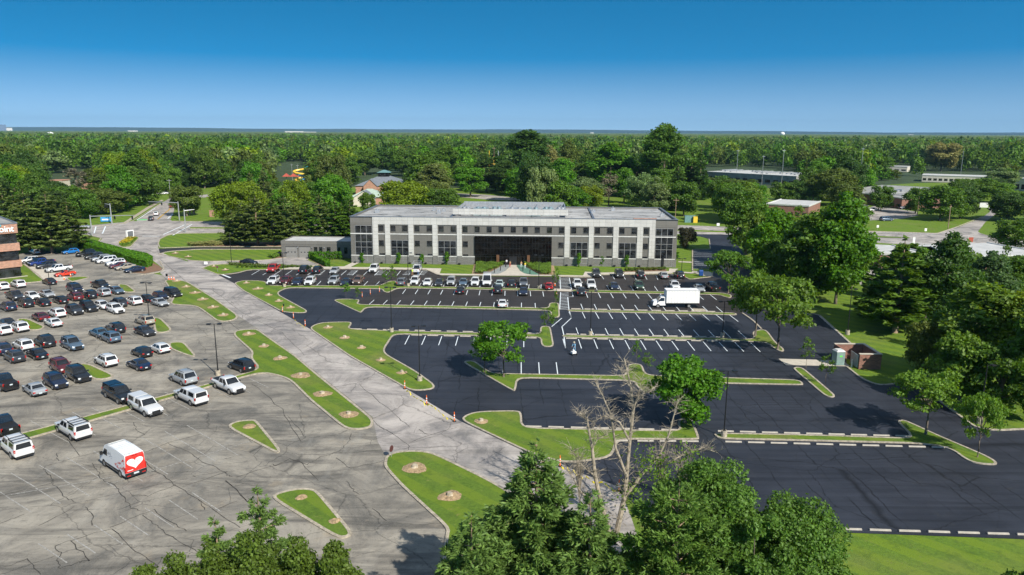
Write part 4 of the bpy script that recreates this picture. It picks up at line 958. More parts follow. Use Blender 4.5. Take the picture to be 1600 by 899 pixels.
def conifer_points(rng, w, z0, h, tiers, per, nleaf, leaf, power=.8, droop=.15, ragged=.25):
    C = []; U = []; W = []
    tz = np.linspace(0, 1, tiers)
    segs = []
    for k, t in enumerate(tz):
        R0 = w / 2 * ((1 - t) ** power) * (1 if t > .08 else .8) + .15
        nb = max(4, int(per * (1 - .5 * t)))
        for j in range(nb):
            a = 2 * math.pi * (j + rng.random() * .7) / nb + k * 2.4
            Rb = R0 * (1 - ragged * rng.random()); z = z0 + (h - z0) * t * .97 + rng.normal() * .15
            segs.append((a, Rb, z, t))
    L_ = np.array([s[1] for s in segs]); idx = rng.choice(len(segs), nleaf, p=L_ ** 1.3 / (L_ ** 1.3).sum())
    S = np.array(segs)[idx]; u = rng.random(nleaf) ** .6
    rad = S[:, 1] * (.15 + .85 * u); side = rng.normal(size=nleaf) * .13 * S[:, 1] * (1.1 - u * .6) + rng.normal(size=nleaf) * .08
    ca, sa = np.cos(S[:, 0]), np.sin(S[:, 0])
    x = ca * rad - sa * side; y = sa * rad + ca * side
    z = S[:, 2] - droop * rad + .10 * rad * u + rng.normal(size=nleaf) * (.05 * w / 6 + .06)
    C = np.stack([x, y, z], 1)
    out = np.stack([ca, sa, np.full(nleaf, .25)], 1)
    up = np.stack([ca + rng.normal(size=nleaf) * .5, sa + rng.normal(size=nleaf) * .5, .25 + rng.normal(size=nleaf) * .35], 1); up /= np.linalg.norm(up, axis=1)[:, None]
    Nn = np.array([0, 0, 1.0]) * .75 + unit(nleaf, rng) * .6 + out * .35
    Nn -= up * (Nn * up).sum(1)[:, None]; Nn /= np.linalg.norm(Nn, axis=1)[:, None] + 1e-9
    return C, Nn, leaf * (.6 + .8 * rng.random(nleaf)), up, segs
def make_conifer(seed, w, h, z0, tiers, per, nleaf, leaf, power=.8, droop=.15, ragged=.25, name='pine_tree', r=.28, aspect=.6):
    rng = np.random.default_rng(seed); C, Nn, s, up, segs = conifer_points(rng, w, z0, h, tiers, per, nleaf, leaf, power, droop, ragged)
    t = MB(); t.tube([(0, 0, 0), (.05, 0, h * .4), (0, .05, h * .97)], [r, r * .65, r * .1], 8)
    for k in range(0, len(segs), 3):
        a, Rb, z, tt = segs[k]; z = max(z, z0 * .8)
        t.tube([(0, 0, z), (math.cos(a) * Rb * .85, math.sin(a) * Rb * .85, z - droop * Rb * .75)], [.07 * (1 - tt) + .02, .015], 4)
    root = proto(name, cards(C, Nn, s, rng, aspect=aspect, up=up), t, M['needle'], M['bark_red']); return root

PROT = {
    'round': [make_broad(s, 11, 14, 1.8, 64, 10500, .31, 'round') for s in (1, 2, 3)],
    'ovoid': [make_broad(s, 9.5, 15, 1.5, 64, 10500, .3, 'ovoid') for s in (4, 5, 6)],
    'tall': [make_broad(s, 12, 24, 2.2, 100, 17000, .34, 'tall') for s in (7, 8)],
    'airy': [make_broad(s, 9, 8.5, 2.2, 46, 5200, .19, 'flat', r=.17) for s in (9, 10)],
    'pine': [make_conifer(s, 9, 15, 2.2, 13, 8, 9000, .36, .6, .04, .55) for s in (12, 13, 14)],
    'spruce': [make_conifer(s, 7.5, 15, .8, 19, 11, 11000, .28, .8, .2, .25, name='spruce_tree') for s in (15, 16)],
    'youngt': [make_broad(s, 2.4, 5.0, 1.6, 16, 420, .14, 'ovoid', name='young_tree', r=.05) for s in (18, 19)],
    'column': [make_broad(20, 1.1, 3.6, .25, 30, 1800, .13, 'tall', name='columnar_shrub', r=.05)],
    'dome': [make_broad(21, 9, 10, 1.0, 70, 11000, .26, 'round')],
    'sparse': [make_broad(22, 7, 13, 3, 26, 900, .3, 'tall', name='bare_topped_tree')],
}
for ps in PROT.values():
    for p in ps: kids(p)
TONE = {'vivid': (.105, .275, .014), 'lime': (.21, .31, .016), 'mid': (.11, .22, .024), 'dark': (.07, .15, .024), 'olive': (.135, .19, .034), 'pine': (.165, .225, .055), 'blue': (.09, .175, .05),
        'pale': (.2, .29, .1), 'straw': (.3, .31, .1), 'grey': (.22, .21, .13), 'plum': (.06, .06, .03), 'fresh': (.15, .27, .03)}
WORDS = {'vivid': 'bright green', 'lime': 'yellow-green', 'mid': 'mid green', 'dark': 'dark green', 'olive': 'olive green', 'pine': 'dark olive', 'blue': 'bluish green', 'pale': 'pale green', 'straw': 'straw-tinted', 'grey': 'greyish', 'plum': 'dark bronze', 'fresh': 'fresh green'}
KINDW = {'round': 'round tree', 'ovoid': 'oval tree', 'tall': 'tall tree', 'airy': 'shade tree', 'pine': 'pine tree', 'spruce': 'conical spruce', 'youngt': 'young tree', 'column': 'columnar shrub', 'dome': 'domed tree', 'sparse': 'half-bare tree'}
USED = set(); TREES = []
def tree(x, yb, yt, wpx, kind, tone, where=None, group=None, jit=.1):
    p = G(x, yb); h = hgt(x, yb, yt); ps = PROT[kind]
    o = ps[len(TREES) % len(ps)]
    zc = h * .5; wpm = (PR((p.x + .5, p.y, zc))[0] - PR((p.x - .5, p.y, zc))[0]); w = wpx / wpm
    t = TONE[tone]; k = 1 + (random.random() - .5) * 2 * jit
    col = tuple(c * k * (1 + (random.random() - .5) * jit) for c in t)
    q = dup(o, (p.x, p.y, 0), random.random() * 6.28, (w / o['_w'], w / o['_w'], h / o['_h']), col)
    q['category'] = 'shrub' if kind == 'column' else 'tree'
    TREES.append([q, kind, tone, x, yb, where, group, w, p.copy()])
    return q
# ------------------------------------------------------------------ the trees one can tell apart: (x, base row, top row, width in px, kind, tone)
W1 = 'behind the left brick office'
for a in [(48, 396, 296, 62, 'pine', 'pine'), (82, 396, 300, 62, 'pine', 'pine'), (112, 391, 312, 56, 'pine', 'olive'), (66, 393, 318, 50, 'pine', 'pine'), (30, 388, 300, 55, 'pine', 'pine'), (14, 384, 290, 50, 'pine', 'pine')]: tree(*a, where=W1)
W2 = 'in the pine stand behind the garage'
for a in [(380, 383, 318, 52, 'pine', 'pine'), (403, 384, 306, 52, 'pine', 'pine'), (428, 383, 312, 50, 'pine', 'olive'), (447, 381, 305, 46, 'pine', 'pine'), (462, 378, 318, 44, 'pine', 'olive'), (480, 376, 313, 44, 'pine', 'mid'), (501, 374, 303, 46, 'pine', 'pine'), (525, 373, 312, 46, 'pine', 'mid'), (548, 371, 310, 44, 'pine', 'mid'), (365, 380, 326, 40, 'pine', 'pine'), (416, 346, 262, 38, 'spruce', 'pine'), (395, 342, 268, 34, 'spruce', 'pine'), (536, 369, 318, 38, 'spruce', 'dark')]: tree(*a, where=W2)
W3 = 'in the row beyond the garage'
for a in [(360, 352, 286, 56, 'round', 'lime'), (388, 356, 283, 62, 'round', 'lime'), (462, 350, 280, 52, 'round', 'lime'), (521, 346, 271, 58, 'round', 'vivid'), (630, 342, 283, 74, 'dome', 'lime'), (690, 338, 294, 52, 'dome', 'mid'), (575, 335, 300, 26, 'round', 'fresh'), (440, 352, 300, 44, 'round', 'vivid')]: tree(*a, where=W3)
for a in [(570, 274, 234, 44, 'round', 'mid'), (600, 272, 230, 44, 'ovoid', 'dark'), (632, 276, 232, 46, 'round', 'mid'), (548, 288, 244, 40, 'ovoid', 'mid'), (512, 284, 246, 40, 'ovoid', 'mid'), (648, 300, 262, 36, 'round', 'dark')]: tree(*a, where='around the slate-roofed school')
W4 = 'beside the traffic-light junction'
for a in [(292, 338, 289, 50, 'round', 'olive'), (168, 334, 294, 66, 'round', 'olive'), (132, 342, 300, 52, 'round', 'mid'), (215, 322, 262, 62, 'ovoid', 'mid'), (190, 326, 268, 46, 'ovoid', 'mid'), (226, 300, 233, 44, 'ovoid', 'lime'), (240, 318, 270, 34, 'round', 'mid'), (310, 292, 240, 76, 'round', 'dark'), (268, 300, 262, 34, 'round', 'fresh'), (110, 330, 290, 50, 'round', 'mid'), (90, 325, 282, 46, 'round', 'dark'), (344, 292, 258, 42, 'round', 'mid'), (58, 330, 268, 44, 'ovoid', 'mid'), (20, 330, 254, 46, 'ovoid', 'vivid'), (150, 300, 262, 40, 'ovoid', 'olive'), (122, 306, 262, 34, 'sparse', 'grey')]: tree(*a, where=W4)
W5 = 'beyond the office block roof'
for a in [(735, 308, 253, 50, 'ovoid', 'vivid'), (815, 316, 262, 64, 'round', 'vivid'), (822, 300, 203, 84, 'tall', 'dark'), (856, 300, 227, 44, 'tall', 'straw'), (880, 312, 247, 44, 'ovoid', 'vivid'), (888, 296, 218, 36, 'tall', 'olive'), (916, 322, 277, 54, 'round', 'pale'), (953, 306, 222, 74, 'tall', 'vivid'), (951, 322, 272, 26, 'sparse', 'grey'), (925, 300, 240, 50, 'tall', 'mid'), (1036, 312, 193, 68, 'tall', 'mid'), (1020, 308, 204, 38, 'tall', 'mid'), (1000, 326, 270, 50, 'round', 'pale'), (1032, 334, 275, 46, 'ovoid', 'mid'), (1068, 338, 282, 50, 'round', 'mid'), (1078, 310, 238, 34, 'spruce', 'dark'), (1092, 312, 232, 32, 'spruce', 'dark'), (1128, 326, 279, 50, 'round', 'mid'), (1152, 334, 279, 50, 'sparse', 'olive'), (975, 318, 262, 40, 'ovoid', 'vivid'), (790, 304, 250, 44, 'tall', 'dark'), (760, 300, 240, 46, 'tall', 'dark'),
          (700, 296, 226, 46, 'tall', 'mid'), (670, 300, 236, 50, 'tall', 'mid'), (655, 296, 262, 30, 'sparse', 'grey'), (990, 300, 240, 44, 'tall', 'dark'), (1060, 300, 236, 40, 'tall', 'dark')]: tree(*a, where=W5)
W6 = 'in the stand right of the office'
for a in [(1165, 398, 300, 74, 'ovoid', 'mid'), (1140, 350, 285, 56, 'round', 'mid'), (1206, 440, 325, 84, 'ovoid', 'vivid'), (1240, 430, 322, 60, 'ovoid', 'fresh'), (1185, 420, 330, 60, 'round', 'fresh'), (1268, 470, 330, 96, 'tall', 'mid'), (1305, 475, 300, 92, 'tall', 'vivid'), (1290, 440, 320, 70, 'ovoid', 'mid'), (1240, 465, 360, 72, 'round', 'mid'), (1330, 452, 350, 56, 'ovoid', 'fresh'), (1180, 395, 318, 46, 'ovoid', 'dark'), (1222, 455, 372, 60, 'round', 'mid')]: tree(*a, where=W6)
W7 = 'beyond the brick bin enclosure'
for a in [(1398, 520, 372, 112, 'pine', 'mid'), (1368, 500, 396, 60, 'pine', 'mid'), (1470, 520, 362, 88, 'tall', 'dark'), (1445, 500, 392, 50, 'ovoid', 'mid'), (1535, 505, 392, 76, 'tall', 'blue'), (1585, 500, 400, 70, 'tall', 'mid'), (1500, 490, 400, 50, 'tall', 'dark'), (1400, 470, 380, 40, 'ovoid', 'fresh'), (1432, 478, 384, 46, 'ovoid', 'mid'), (1560, 480, 384, 50, 'ovoid', 'mid'), (1508, 478, 392, 44, 'round', 'fresh')]: tree(*a, where=W7)
W8 = 'in the clump at the right edge'
for a in [(1520, 600, 440, 124, 'tall', 'fresh'), (1475, 585, 470, 80, 'ovoid', 'mid'), (1578, 610, 455, 96, 'tall', 'lime'), (1500, 630, 520, 100, 'round', 'fresh'), (1560, 650, 530, 100, 'round', 'mid'), (1440, 590, 500, 60, 'round', 'olive'), (1605, 660, 490, 80, 'tall', 'mid'), (1620, 640, 420, 80, 'tall', 'mid')]: tree(*a, where=W8)
tree(1518, 560, 446, 30, 'sparse', 'grey', where=W8)
W9 = 'in the freshly sealed car park'
for a in [(1215, 547, 430, 128, 'airy', 'fresh', 'on the kerbed island at the far right corner'), (1180, 526, 424, 84, 'airy', 'fresh', 'on the kerbed island behind the right lamp post'), (1138, 458, 392, 66, 'airy', 'mid', 'on the small island right of the box truck'),
          (1262, 470, 420, 40, 'airy', 'mid', 'at the lawn edge beside the far right bays'), (787, 590, 502, 100, 'airy', 'vivid', 'on the pointed grass island left of the road marking machine'), (757, 584, 530, 50, 'airy', 'vivid', 'leaning over the left tip of the pointed island'),
          (1070, 662, 558, 108, 'round', 'vivid', 'on the island end beside the dead tree'), (1446, 680, 580, 108, 'airy', 'fresh', 'on the long island near the right edge'), (1527, 716, 618, 66, 'airy', 'fresh', 'at the near tip of the long right island'),
          (1072, 388, 355, 28, 'dome', 'plum', 'on the lawn right of the office block')]: tree(*a[:6], where='=' + a[6])
for a in [(541, 468, 440, 16, 'youngt', 'vivid', 'on the tip of the grass island by the three orange posts'), (558, 470, 449, 14, 'youngt', 'mid', 'next to the orange post left of the marked bays'), (603, 449, 419, 12, 'youngt', 'vivid', 'on the small kerb bulge between the bays'), (613, 447, 414, 16, 'youngt', 'mid', 'close behind the one on the kerb bulge'),
          (869, 458, 416, 14, 'youngt', 'mid', 'left of the striped walkway nearest the office'), (868, 490, 452, 12, 'youngt', 'mid', 'on the grass block at the end of the middle strip'), (856, 528, 478, 26, 'youngt', 'mid', 'on the grass block left of the painted walkway'), (994, 573, 530, 16, 'youngt', 'vivid', 'on the raised bump of the near grass strip'), (1012, 585, 550, 22, 'youngt', 'mid', 'beside the bump of the near grass strip'),
          (1259, 577, 526, 26, 'youngt', 'mid', 'at the upper end of the narrow slanting island'), (1289, 603, 553, 28, 'youngt', 'mid', 'near the lower end of the narrow slanting island')]: tree(*a[:6], where='=' + a[6])
for i, a in enumerate([(566, 411.6, 394), (623, 412.6, 394), (660, 413.2, 396), (698, 413.8, 392), (904, 417.4, 394), (940.6, 416.5, 399), (979, 418.2, 398), (1058, 405, 393)]):
    tree(a[0], a[1], a[2], 7, 'column', 'vivid', where='=' + ['leftmost', 'second from the left', 'third from the left', 'fourth from the left', 'first right of the entrance', 'second right of the entrance', 'third right of the entrance', 'last one'][i] + (' against the office front' if i < 7 else ' beyond the office corner'))
WA = 'around the low brick office'
for a in [(1376, 330, 290, 36, 'round', 'mid'), (1430, 334, 293, 40, 'round', 'mid'), (1468, 345, 288, 66, 'round', 'mid'), (1500, 342, 290, 54, 'round', 'dark'), (1527, 318, 278, 64, 'round', 'mid'), (1560, 300, 262, 52, 'ovoid', 'pale'), (1573, 346, 300, 56, 'round', 'dark'), (1600, 344, 298, 60, 'round', 'mid'), (1585, 396, 340, 66, 'round', 'mid'),
          (1344, 304, 262, 44, 'round', 'vivid'), (1362, 278, 244, 64, 'round', 'mid'), (1300, 322, 262, 70, 'round', 'olive'), (1270, 316, 262, 50, 'round', 'mid'), (1247, 320, 282, 40, 'round', 'dark'), (1320, 334, 285, 52, 'round', 'olive'), (1330, 360, 312, 50, 'ovoid', 'mid'), (1470, 268, 222, 50, 'round', 'straw'), (1310, 270, 222, 50, 'ovoid', 'fresh'), (1222, 320, 284, 40, 'round', 'mid')]: tree(*a, where=WA)
# woods beyond: individual trees on a jittered grid, keeping the clearings open
CLEAR = [[(138, 338), (205, 338), (250, 308), (268, 300), (282, 314), (300, 338), (372, 345), (372, 366), (138, 372)], [(282, 316), (300, 300), (352, 293), (368, 294), (368, 318), (335, 345), (290, 345)],
         [(546, 300), (560, 275), (585, 262), (605, 262), (636, 277), (634, 287), (606, 300), (604, 318), (560, 318)], [(702, 300), (790, 306), (800, 318), (702, 314)], [(541, 430), (542, 430), (542, 431)],
         [(1102, 262), (1170, 262), (1240, 267), (1243, 284), (1200, 281), (1160, 276), (1102, 270)], [(1083, 312), (1110, 312), (1112, 345), (1082, 345)], [(1344, 296), (1380, 284), (1476, 288), (1476, 300), (1404, 322), (1344, 312)],
         [(1340, 325), (1430, 328), (1440, 340), (1500, 348), (1480, 362), (1340, 362)], [(1341, 360), (1480, 362), (1535, 335), (1556, 320), (1585, 326), (1545, 358), (1610, 370), (1610, 396), (1341, 380)],
         [(1384, 259), (1418, 259), (1418, 264), (1384, 264)], [(1440, 267), (1556, 270), (1556, 279), (1440, 275)], [(1584, 270), (1610, 270), (1610, 300), (1584, 296)], [(434, 264), (478, 252), (478, 282), (440, 284)], [(753, 262), (790, 262), (790, 272), (753, 272)],
         [(1055, 348), (1142, 350), (1142, 370), (1055, 370)], [(1195, 306), (1280, 306), (1280, 330), (1195, 330)], [(950, 300), (985, 304), (985, 320), (950, 318)], [(74, 272), (102, 272), (104, 292), (74, 290)], [(126, 266), (146, 266), (146, 290), (126, 290)], [(897, 270), (910, 270), (910, 284), (897, 284)]]
def inpoly(x, y, P):
    c = False
    for i in range(len(P)):
        x1, y1 = P[i]; x2, y2 = P[i - 1]
        if (y1 > y) != (y2 > y) and x < (x2 - x1) * (y - y1) / (y2 - y1) + x1: c = not c
    return c
def blocked(x, yb, yt, w):
    for P in CLEAR:
        for fx in (-.4, -.2, 0, .2, .4):
            for fy in (0, .1, .2, .3, .4, .5, .6, .7, .8, .9, 1):
                if inpoly(x + fx * w, yb + (yt - yb) * fy, P): return True
    return False
def gy(D, x=0):           # ground row at distance D
    return PR((x, D, 0))[1]
cand = []; D = 225.0
while D < 900:
    step = 14.5 + D * .006; n = int(2 * D * .74 / step)
    for i in range(n):
        X = -D * .74 + (i + random.random()) * step; Y = D + (random.random() - .5) * step * .9
        h = random.choice((13, 15, 17, 19, 21, 23)) * (1.0 + .1 * random.random()); w = 12 + 7 * random.random()
        x, yb = PR((X, Y, 0)); yt = PR((X, Y, h))[1]; wp = w * 1150 / Y
        if x < -40 or x > 1640: continue
        lim = 338 if x < 545 else (346 if x < 1050 else 352)
        if 1350 < x and 336 < yb < 400: pass
        elif yb > lim: continue
        for k_ in (1, .75, .55, .4):
            yt = PR((X, Y, h * k_))[1]
            if not blocked(x, yb, yt, wp * (.5 + .5 * k_)): break
        else: continue
        h *= k_; wp *= .5 + .5 * k_; w *= .5 + .5 * k_
        if any((t[8].x - X) ** 2 + (t[8].y - Y) ** 2 < 90 for t in TREES): continue
        if math.sin(X * .013 + 2) * math.cos(Y * .017) + random.random() * .9 < -.45: continue
        cand.append((Y, x, yb, yt, wp, X, h, w))
    D += step
cand.sort()
NEAR_N = 292 - len(TREES)
tones = ['mid'] * 6 + ['dark'] * 5 + ['vivid'] * 2 + ['olive'] * 3 + ['lime', 'pale', 'fresh', 'fresh', 'blue', 'pine']
near = cand[:NEAR_N]; rest = cand[NEAR_N:]
def zone(x):
    for lim, s in ((130, 'far beyond the left brick office'), (280, 'far left of the junction street'), (440, 'beyond the curved street'), (545, 'around the water slide'), (660, 'behind the slate-roofed school'), (800, 'left of the tall dark tree'), (960, 'behind the bright central trees'),
                   (1100, 'around the tallest tree'), (1250, 'around the white-roofed warehouse'), (1400, 'left of the low brick office'), (1530, 'behind the low brick office on the right')):
        if x < lim: return s
    return 'at the right end of the woods'
for (Y, x, yb, yt, wp, X, h, w) in near:
    kd = random.choice(('round', 'round', 'ovoid', 'tall', 'tall', 'ovoid', 'round', 'spruce' if random.random() < .4 else 'round'))
    tree(x, yb, yt, wp, kd, 'dark' if kd == 'spruce' else random.choice(tones), where=zone(x), jit=.18)
# labels
ORD = ['', 'second', 'third', 'fourth', 'fifth', 'sixth', 'seventh', 'eighth', 'ninth', 'tenth', 'eleventh', 'twelfth', 'thirteenth', 'fourteenth', 'fifteenth', 'sixteenth', 'seventeenth', 'eighteenth', 'nineteenth', 'twentieth'] + ['%s' % k for k in ('twenty-first', 'twenty-second', 'twenty-third', 'twenty-fourth', 'twenty-fifth', 'twenty-sixth', 'twenty-seventh', 'twenty-eighth', 'twenty-ninth', 'thirtieth')]
def ordinal(i, n, what, where):
    if n == 1: return 'the only %s %s' % (what, where) if False else '%s %s' % (what, where)
    if i == 0: return 'leftmost %s %s' % (what, where)
    if i == n - 1: return 'rightmost %s %s' % (what, where)
    return '%s %s from the left %s' % (ORD[i], what, where)
def label_all(recs):
    """recs: (object, what, where, screen x)"""
    by = {}
    for r in recs: by.setdefault((r[1], r[2]), []).append(r)
    for (what, where), rs in by.items():
        rs.sort(key=lambda r: r[3])
        for i, r in enumerate(rs): r[0]['label'] = ordinal(i, len(rs), what, where)
recs = []
for q, kind, tone, x, yb, where, group, w, p in TREES:
    if where and where.startswith('='):
        q['label'] = (WORDS[tone] + ' ' + KINDW[kind] + ' ' + where[1:]); q['group'] = 'columnar shrubs along the office front' if kind == 'column' else ('young trees planted in the car park' if kind == 'youngt' else 'shade trees on the car park islands')
    else:
        recs.append((q, WORDS[tone] + ' ' + KINDW[kind], where, x)); q['group'] = 'trees ' + where.replace('in the ', 'of the ')
label_all(recs)
for ps in PROT.values():
    for p in ps: drop(p)

# far woods that read as one mass: crowns of leaf sprays, then a canopy to the horizon
rng = np.random.default_rng(5)
base = {}
for key, (lob, nl, lf) in {0: (36, 900, .72), 1: (26, 420, .95), 2: (18, 170, 1.35)}.items():
    base[key] = []
    for k in range(5):
        C, Nn, s, _l = broad_points(rng, 12, 1.5, 15, lob, nl, lf, 'round' if k % 2 else 'ovoid'); base[key].append(cards(C, Nn, s, rng))
pts = [(c[5], c[0], c[6], c[7]) for c in rest]
D = 900.0
while D < 2300:
    step = 13.5 + D * .0045; n = int(2 * D * .74 / step)
    for i in range(n):
        X = -D * .74 + (i + random.random()) * step; Y = D + (random.random() - .5) * step
        if math.sin(X * .008 + 1) * math.cos(Y * .011) + random.random() < -.35: continue
        pts.append((X, Y, random.uniform(12, 24), random.uniform(12, 25)))
    D += step * .95
T3 = np.array([TONE[t] for t in tones]) * .95
VV = []; TT = []
for X, Y, h, w in pts:
    kk = 0 if Y < 620 else (1 if Y < 1150 else 2); b0 = base[kk][rng.integers(5)]
    a = rng.random() * 6.28; c, s = math.cos(a), math.sin(a)
    v = b0 * np.array([w / 12, w / 12, h / 15]); v = np.stack([v[:, 0] * c - v[:, 1] * s + X, v[:, 0] * s + v[:, 1] * c + Y, v[:, 2]], 1)
    col = T3[rng.integers(len(T3))] * (.75 + .5 * rng.random()); VV.append(v); TT.append(np.tile(np.append(col, 1), (len(v), 1)))
V = np.concatenate(VV); TT = np.concatenate(TT)
o = bpy.data.objects.new('far_woods', quad_mesh('far_woods', V, M['leaf_far'], TT)); COL.objects.link(o); tag(o, kind='stuff')
o['label'] = 'unbroken green woodland stretching away behind the nearer trees'
print('far wood quads', len(V) // 4, 'trees', len(TREES))
# canopy sheet from 2.2 km out
na, nr = 1500, 330
ang = np.linspace(-.72, .72, na); rad = 2150 * (14000 / 2150) ** (np.linspace(0, 1, nr) ** 1.0)
A, Rr = np.meshgrid(ang, rad); X = np.sin(A) * Rr; Y = np.cos(A) * Rr
def worley(X, Y, cell, seed):
    gx = np.floor(X / cell).astype(np.int64); gyy = np.floor(Y / cell).astype(np.int64); best = np.full(X.shape, -1e9)
    for dx in (-1, 0, 1):
        for dy in (-1, 0, 1):
            a = gx + dx; c = gyy + dy; hsh = (a * 73856093 ^ c * 19349663 ^ seed) & 0xffffff
            r1 = (hsh % 1009) / 1009; r2 = (hsh // 7 % 997) / 997; r3 = (hsh // 13 % 991) / 991
            px = (a + r1) * cell; py = (c + r2) * cell
            d2 = ((X - px) ** 2 + (Y - py) ** 2) / cell ** 2
            best = np.maximum(best, 9 + 11 * r3 - 9 * d2)
    return best
Z = np.maximum(worley(X, Y, 17.0, 3), 0); big = worley(X, Y, 160., 9) * .3
Z = np.clip(Z + np.clip(big, -3, 4), 0, 26); Z[0, :] = 0
me = bpy.data.meshes.new('distant_canopy'); idx = np.arange(na * nr).reshape(nr, na)
Fq = np.stack([idx[:-1, :-1], idx[:-1, 1:], idx[1:, 1:], idx[1:, :-1]], -1).reshape(-1, 4)[:, ::-1]
me.vertices.add(na * nr); me.vertices.foreach_set('co', np.stack([X, Y, Z], -1).astype(np.float32).ravel())
me.loops.add(Fq.size); me.loops.foreach_set('vertex_index', Fq.astype(np.int32).ravel()); me.polygons.add(len(Fq)); me.polygons.foreach_set('loop_start', np.arange(0, Fq.size, 4, dtype=np.int32)); me.update(calc_edges=True)
b = NB('canopy'); v = b.co()
c = b.ramp(b.noise(v, .035, 5, .7), (0.3, (.035, .06, .014)), (0.5, (.085, .125, .025)), (0.7, (.16, .2, .05)))
b.base(c); M['canopy'] = b.set(Roughness=.9, Specular_IOR_Level=.1); me.materials.append(M['canopy'])
o = bpy.data.objects.new('distant_woods', me); COL.objects.link(o); tag(o, 'flat wooded plain running out to the horizon', kind='stuff')
# low blue hills on the horizon
M['hill'] = plain('hill_forest', (.02, .04, .035), .95, scale=.002)
def ridge(D, h0, amp, seed, name):
    mb = MB(); n = 260; rg = random.Random(seed); ph = [rg.random() * 6 for _ in range(5)]; vs = []
    for i in range(n + 1):
        a = -.75 + 1.5 * i / n; z = h0(a) + 1.3 * amp * (math.sin(a * 9 + ph[0]) * .5 + math.sin(a * 23 + ph[1]) * .3 + math.sin(a * 61 + ph[2]) * .15)
        x, y = math.sin(a) * D, math.cos(a) * D
        vs += [(x, y, 0), (x, y, max(5, z)), (x * 1.12, y * 1.12, max(2, z * .7)), (x * 1.13, y * 1.13, 0)]
    fs = []
    for i in range(n):
        for k in range(3): fs.append((4 * i + k, 4 * i + k + 1, 4 * i + k + 5, 4 * i + k + 4)[::-1])
    struct(mb.add(vs, fs).build(name, M['hill'], smooth=60))
ridge(14500, lambda a: 74 - 30 * max(0, (a - .12)) / .6, 9, 2, 'hills')
ridge(18500, lambda a: 88 - 42 * max(0, (a - .2)) / .6, 12, 4, 'hills')
# ------------------------------------------------------------------ vehicles
b = NB('car_paint'); oi = b.n('ShaderNodeObjectInfo'); b.base(oi.outputs['Color']); M['paint_car'] = b.set(Roughness=.28, Metallic=.15, Coat_Weight=.8, Coat_Roughness=.05)
M['car_glass'] = glass_mat('car_glass', (.015, .018, .022), .03, .3, .6)
M['rubber'] = plain('rubber', (.018, .018, .018), .85); M['rim'] = plain('alloy', (.42, .43, .44), .35, .7); M['trim'] = plain('black_trim', (.015, .015, .016), .5)
b = NB('headlamp'); b.base((.75, .78, .8)); M['headlamp'] = b.set(Roughness=.12); b = NB('tail_lamp'); b.base((.4, .015, .012)); M['tail'] = b.set(Roughness=.2)
b = NB('plate'); b.base((.55, .62, .66)); M['plate'] = b.set(Roughness=.4); M['bedliner'] = plain('bed_liner', (.03, .03, .032), .8)
SPEC = {  # L, W, H, wheel r, stations (x, z top, half width factor), greenhouse bottom x0,x1, top x0,x1, belt z, wheel x
 'sedan': dict(L=4.75, W=1.82, H=1.44, r=.33, st=[(-2.37, .72, .80), (-2.28, .98, .90), (-1.7, 1.03, .98), (0, .97, 1), (.95, .95, 1), (1.8, .82, .97), (2.22, .68, .88), (2.37, .5, .78)], gb=(-1.85, 1.0), gt=(-1.05, .2), belt=.93, wx=(-1.42, 1.42)),
 'suv': dict(L=4.65, W=1.88, H=1.72, r=.36, st=[(-2.32, .95, .86), (-2.22, 1.12, .94), (-1.6, 1.14, 1), (0, 1.12, 1), (.85, 1.1, 1), (1.7, .98, .97), (2.15, .85, .9), (2.32, .55, .8)], gb=(-2.2, .95), gt=(-1.85, .2), belt=1.08, wx=(-1.38, 1.4)),
 'hatch': dict(L=4.2, W=1.78, H=1.5, r=.32, st=[(-2.1, .8, .84), (-2.02, 1.0, .92), (-1.5, 1.03, 1), (0, .98, 1), (.85, .95, 1), (1.5, .84, .97), (1.95, .7, .9), (2.1, .5, .8)], gb=(-2.0, .95), gt=(-1.5, .2), belt=.95, wx=(-1.28, 1.3)),
 'pickup': dict(L=5.8, W=1.98, H=1.88, r=.4, st=[(-2.9, 1.18, .93), (-2.85, 1.2, .97), (-1.0, 1.2, 1), (0, 1.2, 1), (1.25, 1.18, 1), (2.1, 1.12, .98), (2.75, 1.0, .94), (2.9, .6, .88)], gb=(-.9, 1.35), gt=(-.72, .65), belt=1.16, wx=(-1.75, 1.85)),
 'minivan': dict(L=5.1, W=1.98, H=1.78, r=.35, st=[(-2.55, .95, .88), (-2.45, 1.12, .94), (-1.6, 1.12, 1), (0, 1.08, 1), (1.3, 1.0, 1), (2.0, .86, .96), (2.4, .72, .9), (2.55, .5, .82)], gb=(-2.4, 1.55), gt=(-2.1, .6), belt=1.04, wx=(-1.5, 1.55)),
 'cargo': dict(L=5.6, W=2.05, H=2.5, r=.36, st=[(-2.8, 1.25, .96), (-2.75, 1.28, .99), (-1.6, 1.28, 1), (0, 1.28, 1), (1.5, 1.25, 1), (2.2, 1.1, .97), (2.7, .85, .92), (2.8, .55, .85)], gb=(-2.78, 2.0), gt=(-2.72, 1.05), belt=1.26, wx=(-1.75, 1.85)),
 'sports': dict(L=4.4, W=1.85, H=1.26, r=.33, st=[(-2.2, .7, .86), (-2.1, .88, .94), (-1.4, .92, 1), (0, .84, .98), (.8, .86, 1), (1.5, .8, 1), (2.0, .62, .9), (2.2, .42, .78)], gb=(-1.3, .75), gt=(-.6, .05), belt=.84, wx=(-1.3, 1.35)),
}
SPEC['bigsuv'] = dict(SPEC['suv'], L=5.0, W=1.98, H=1.85)
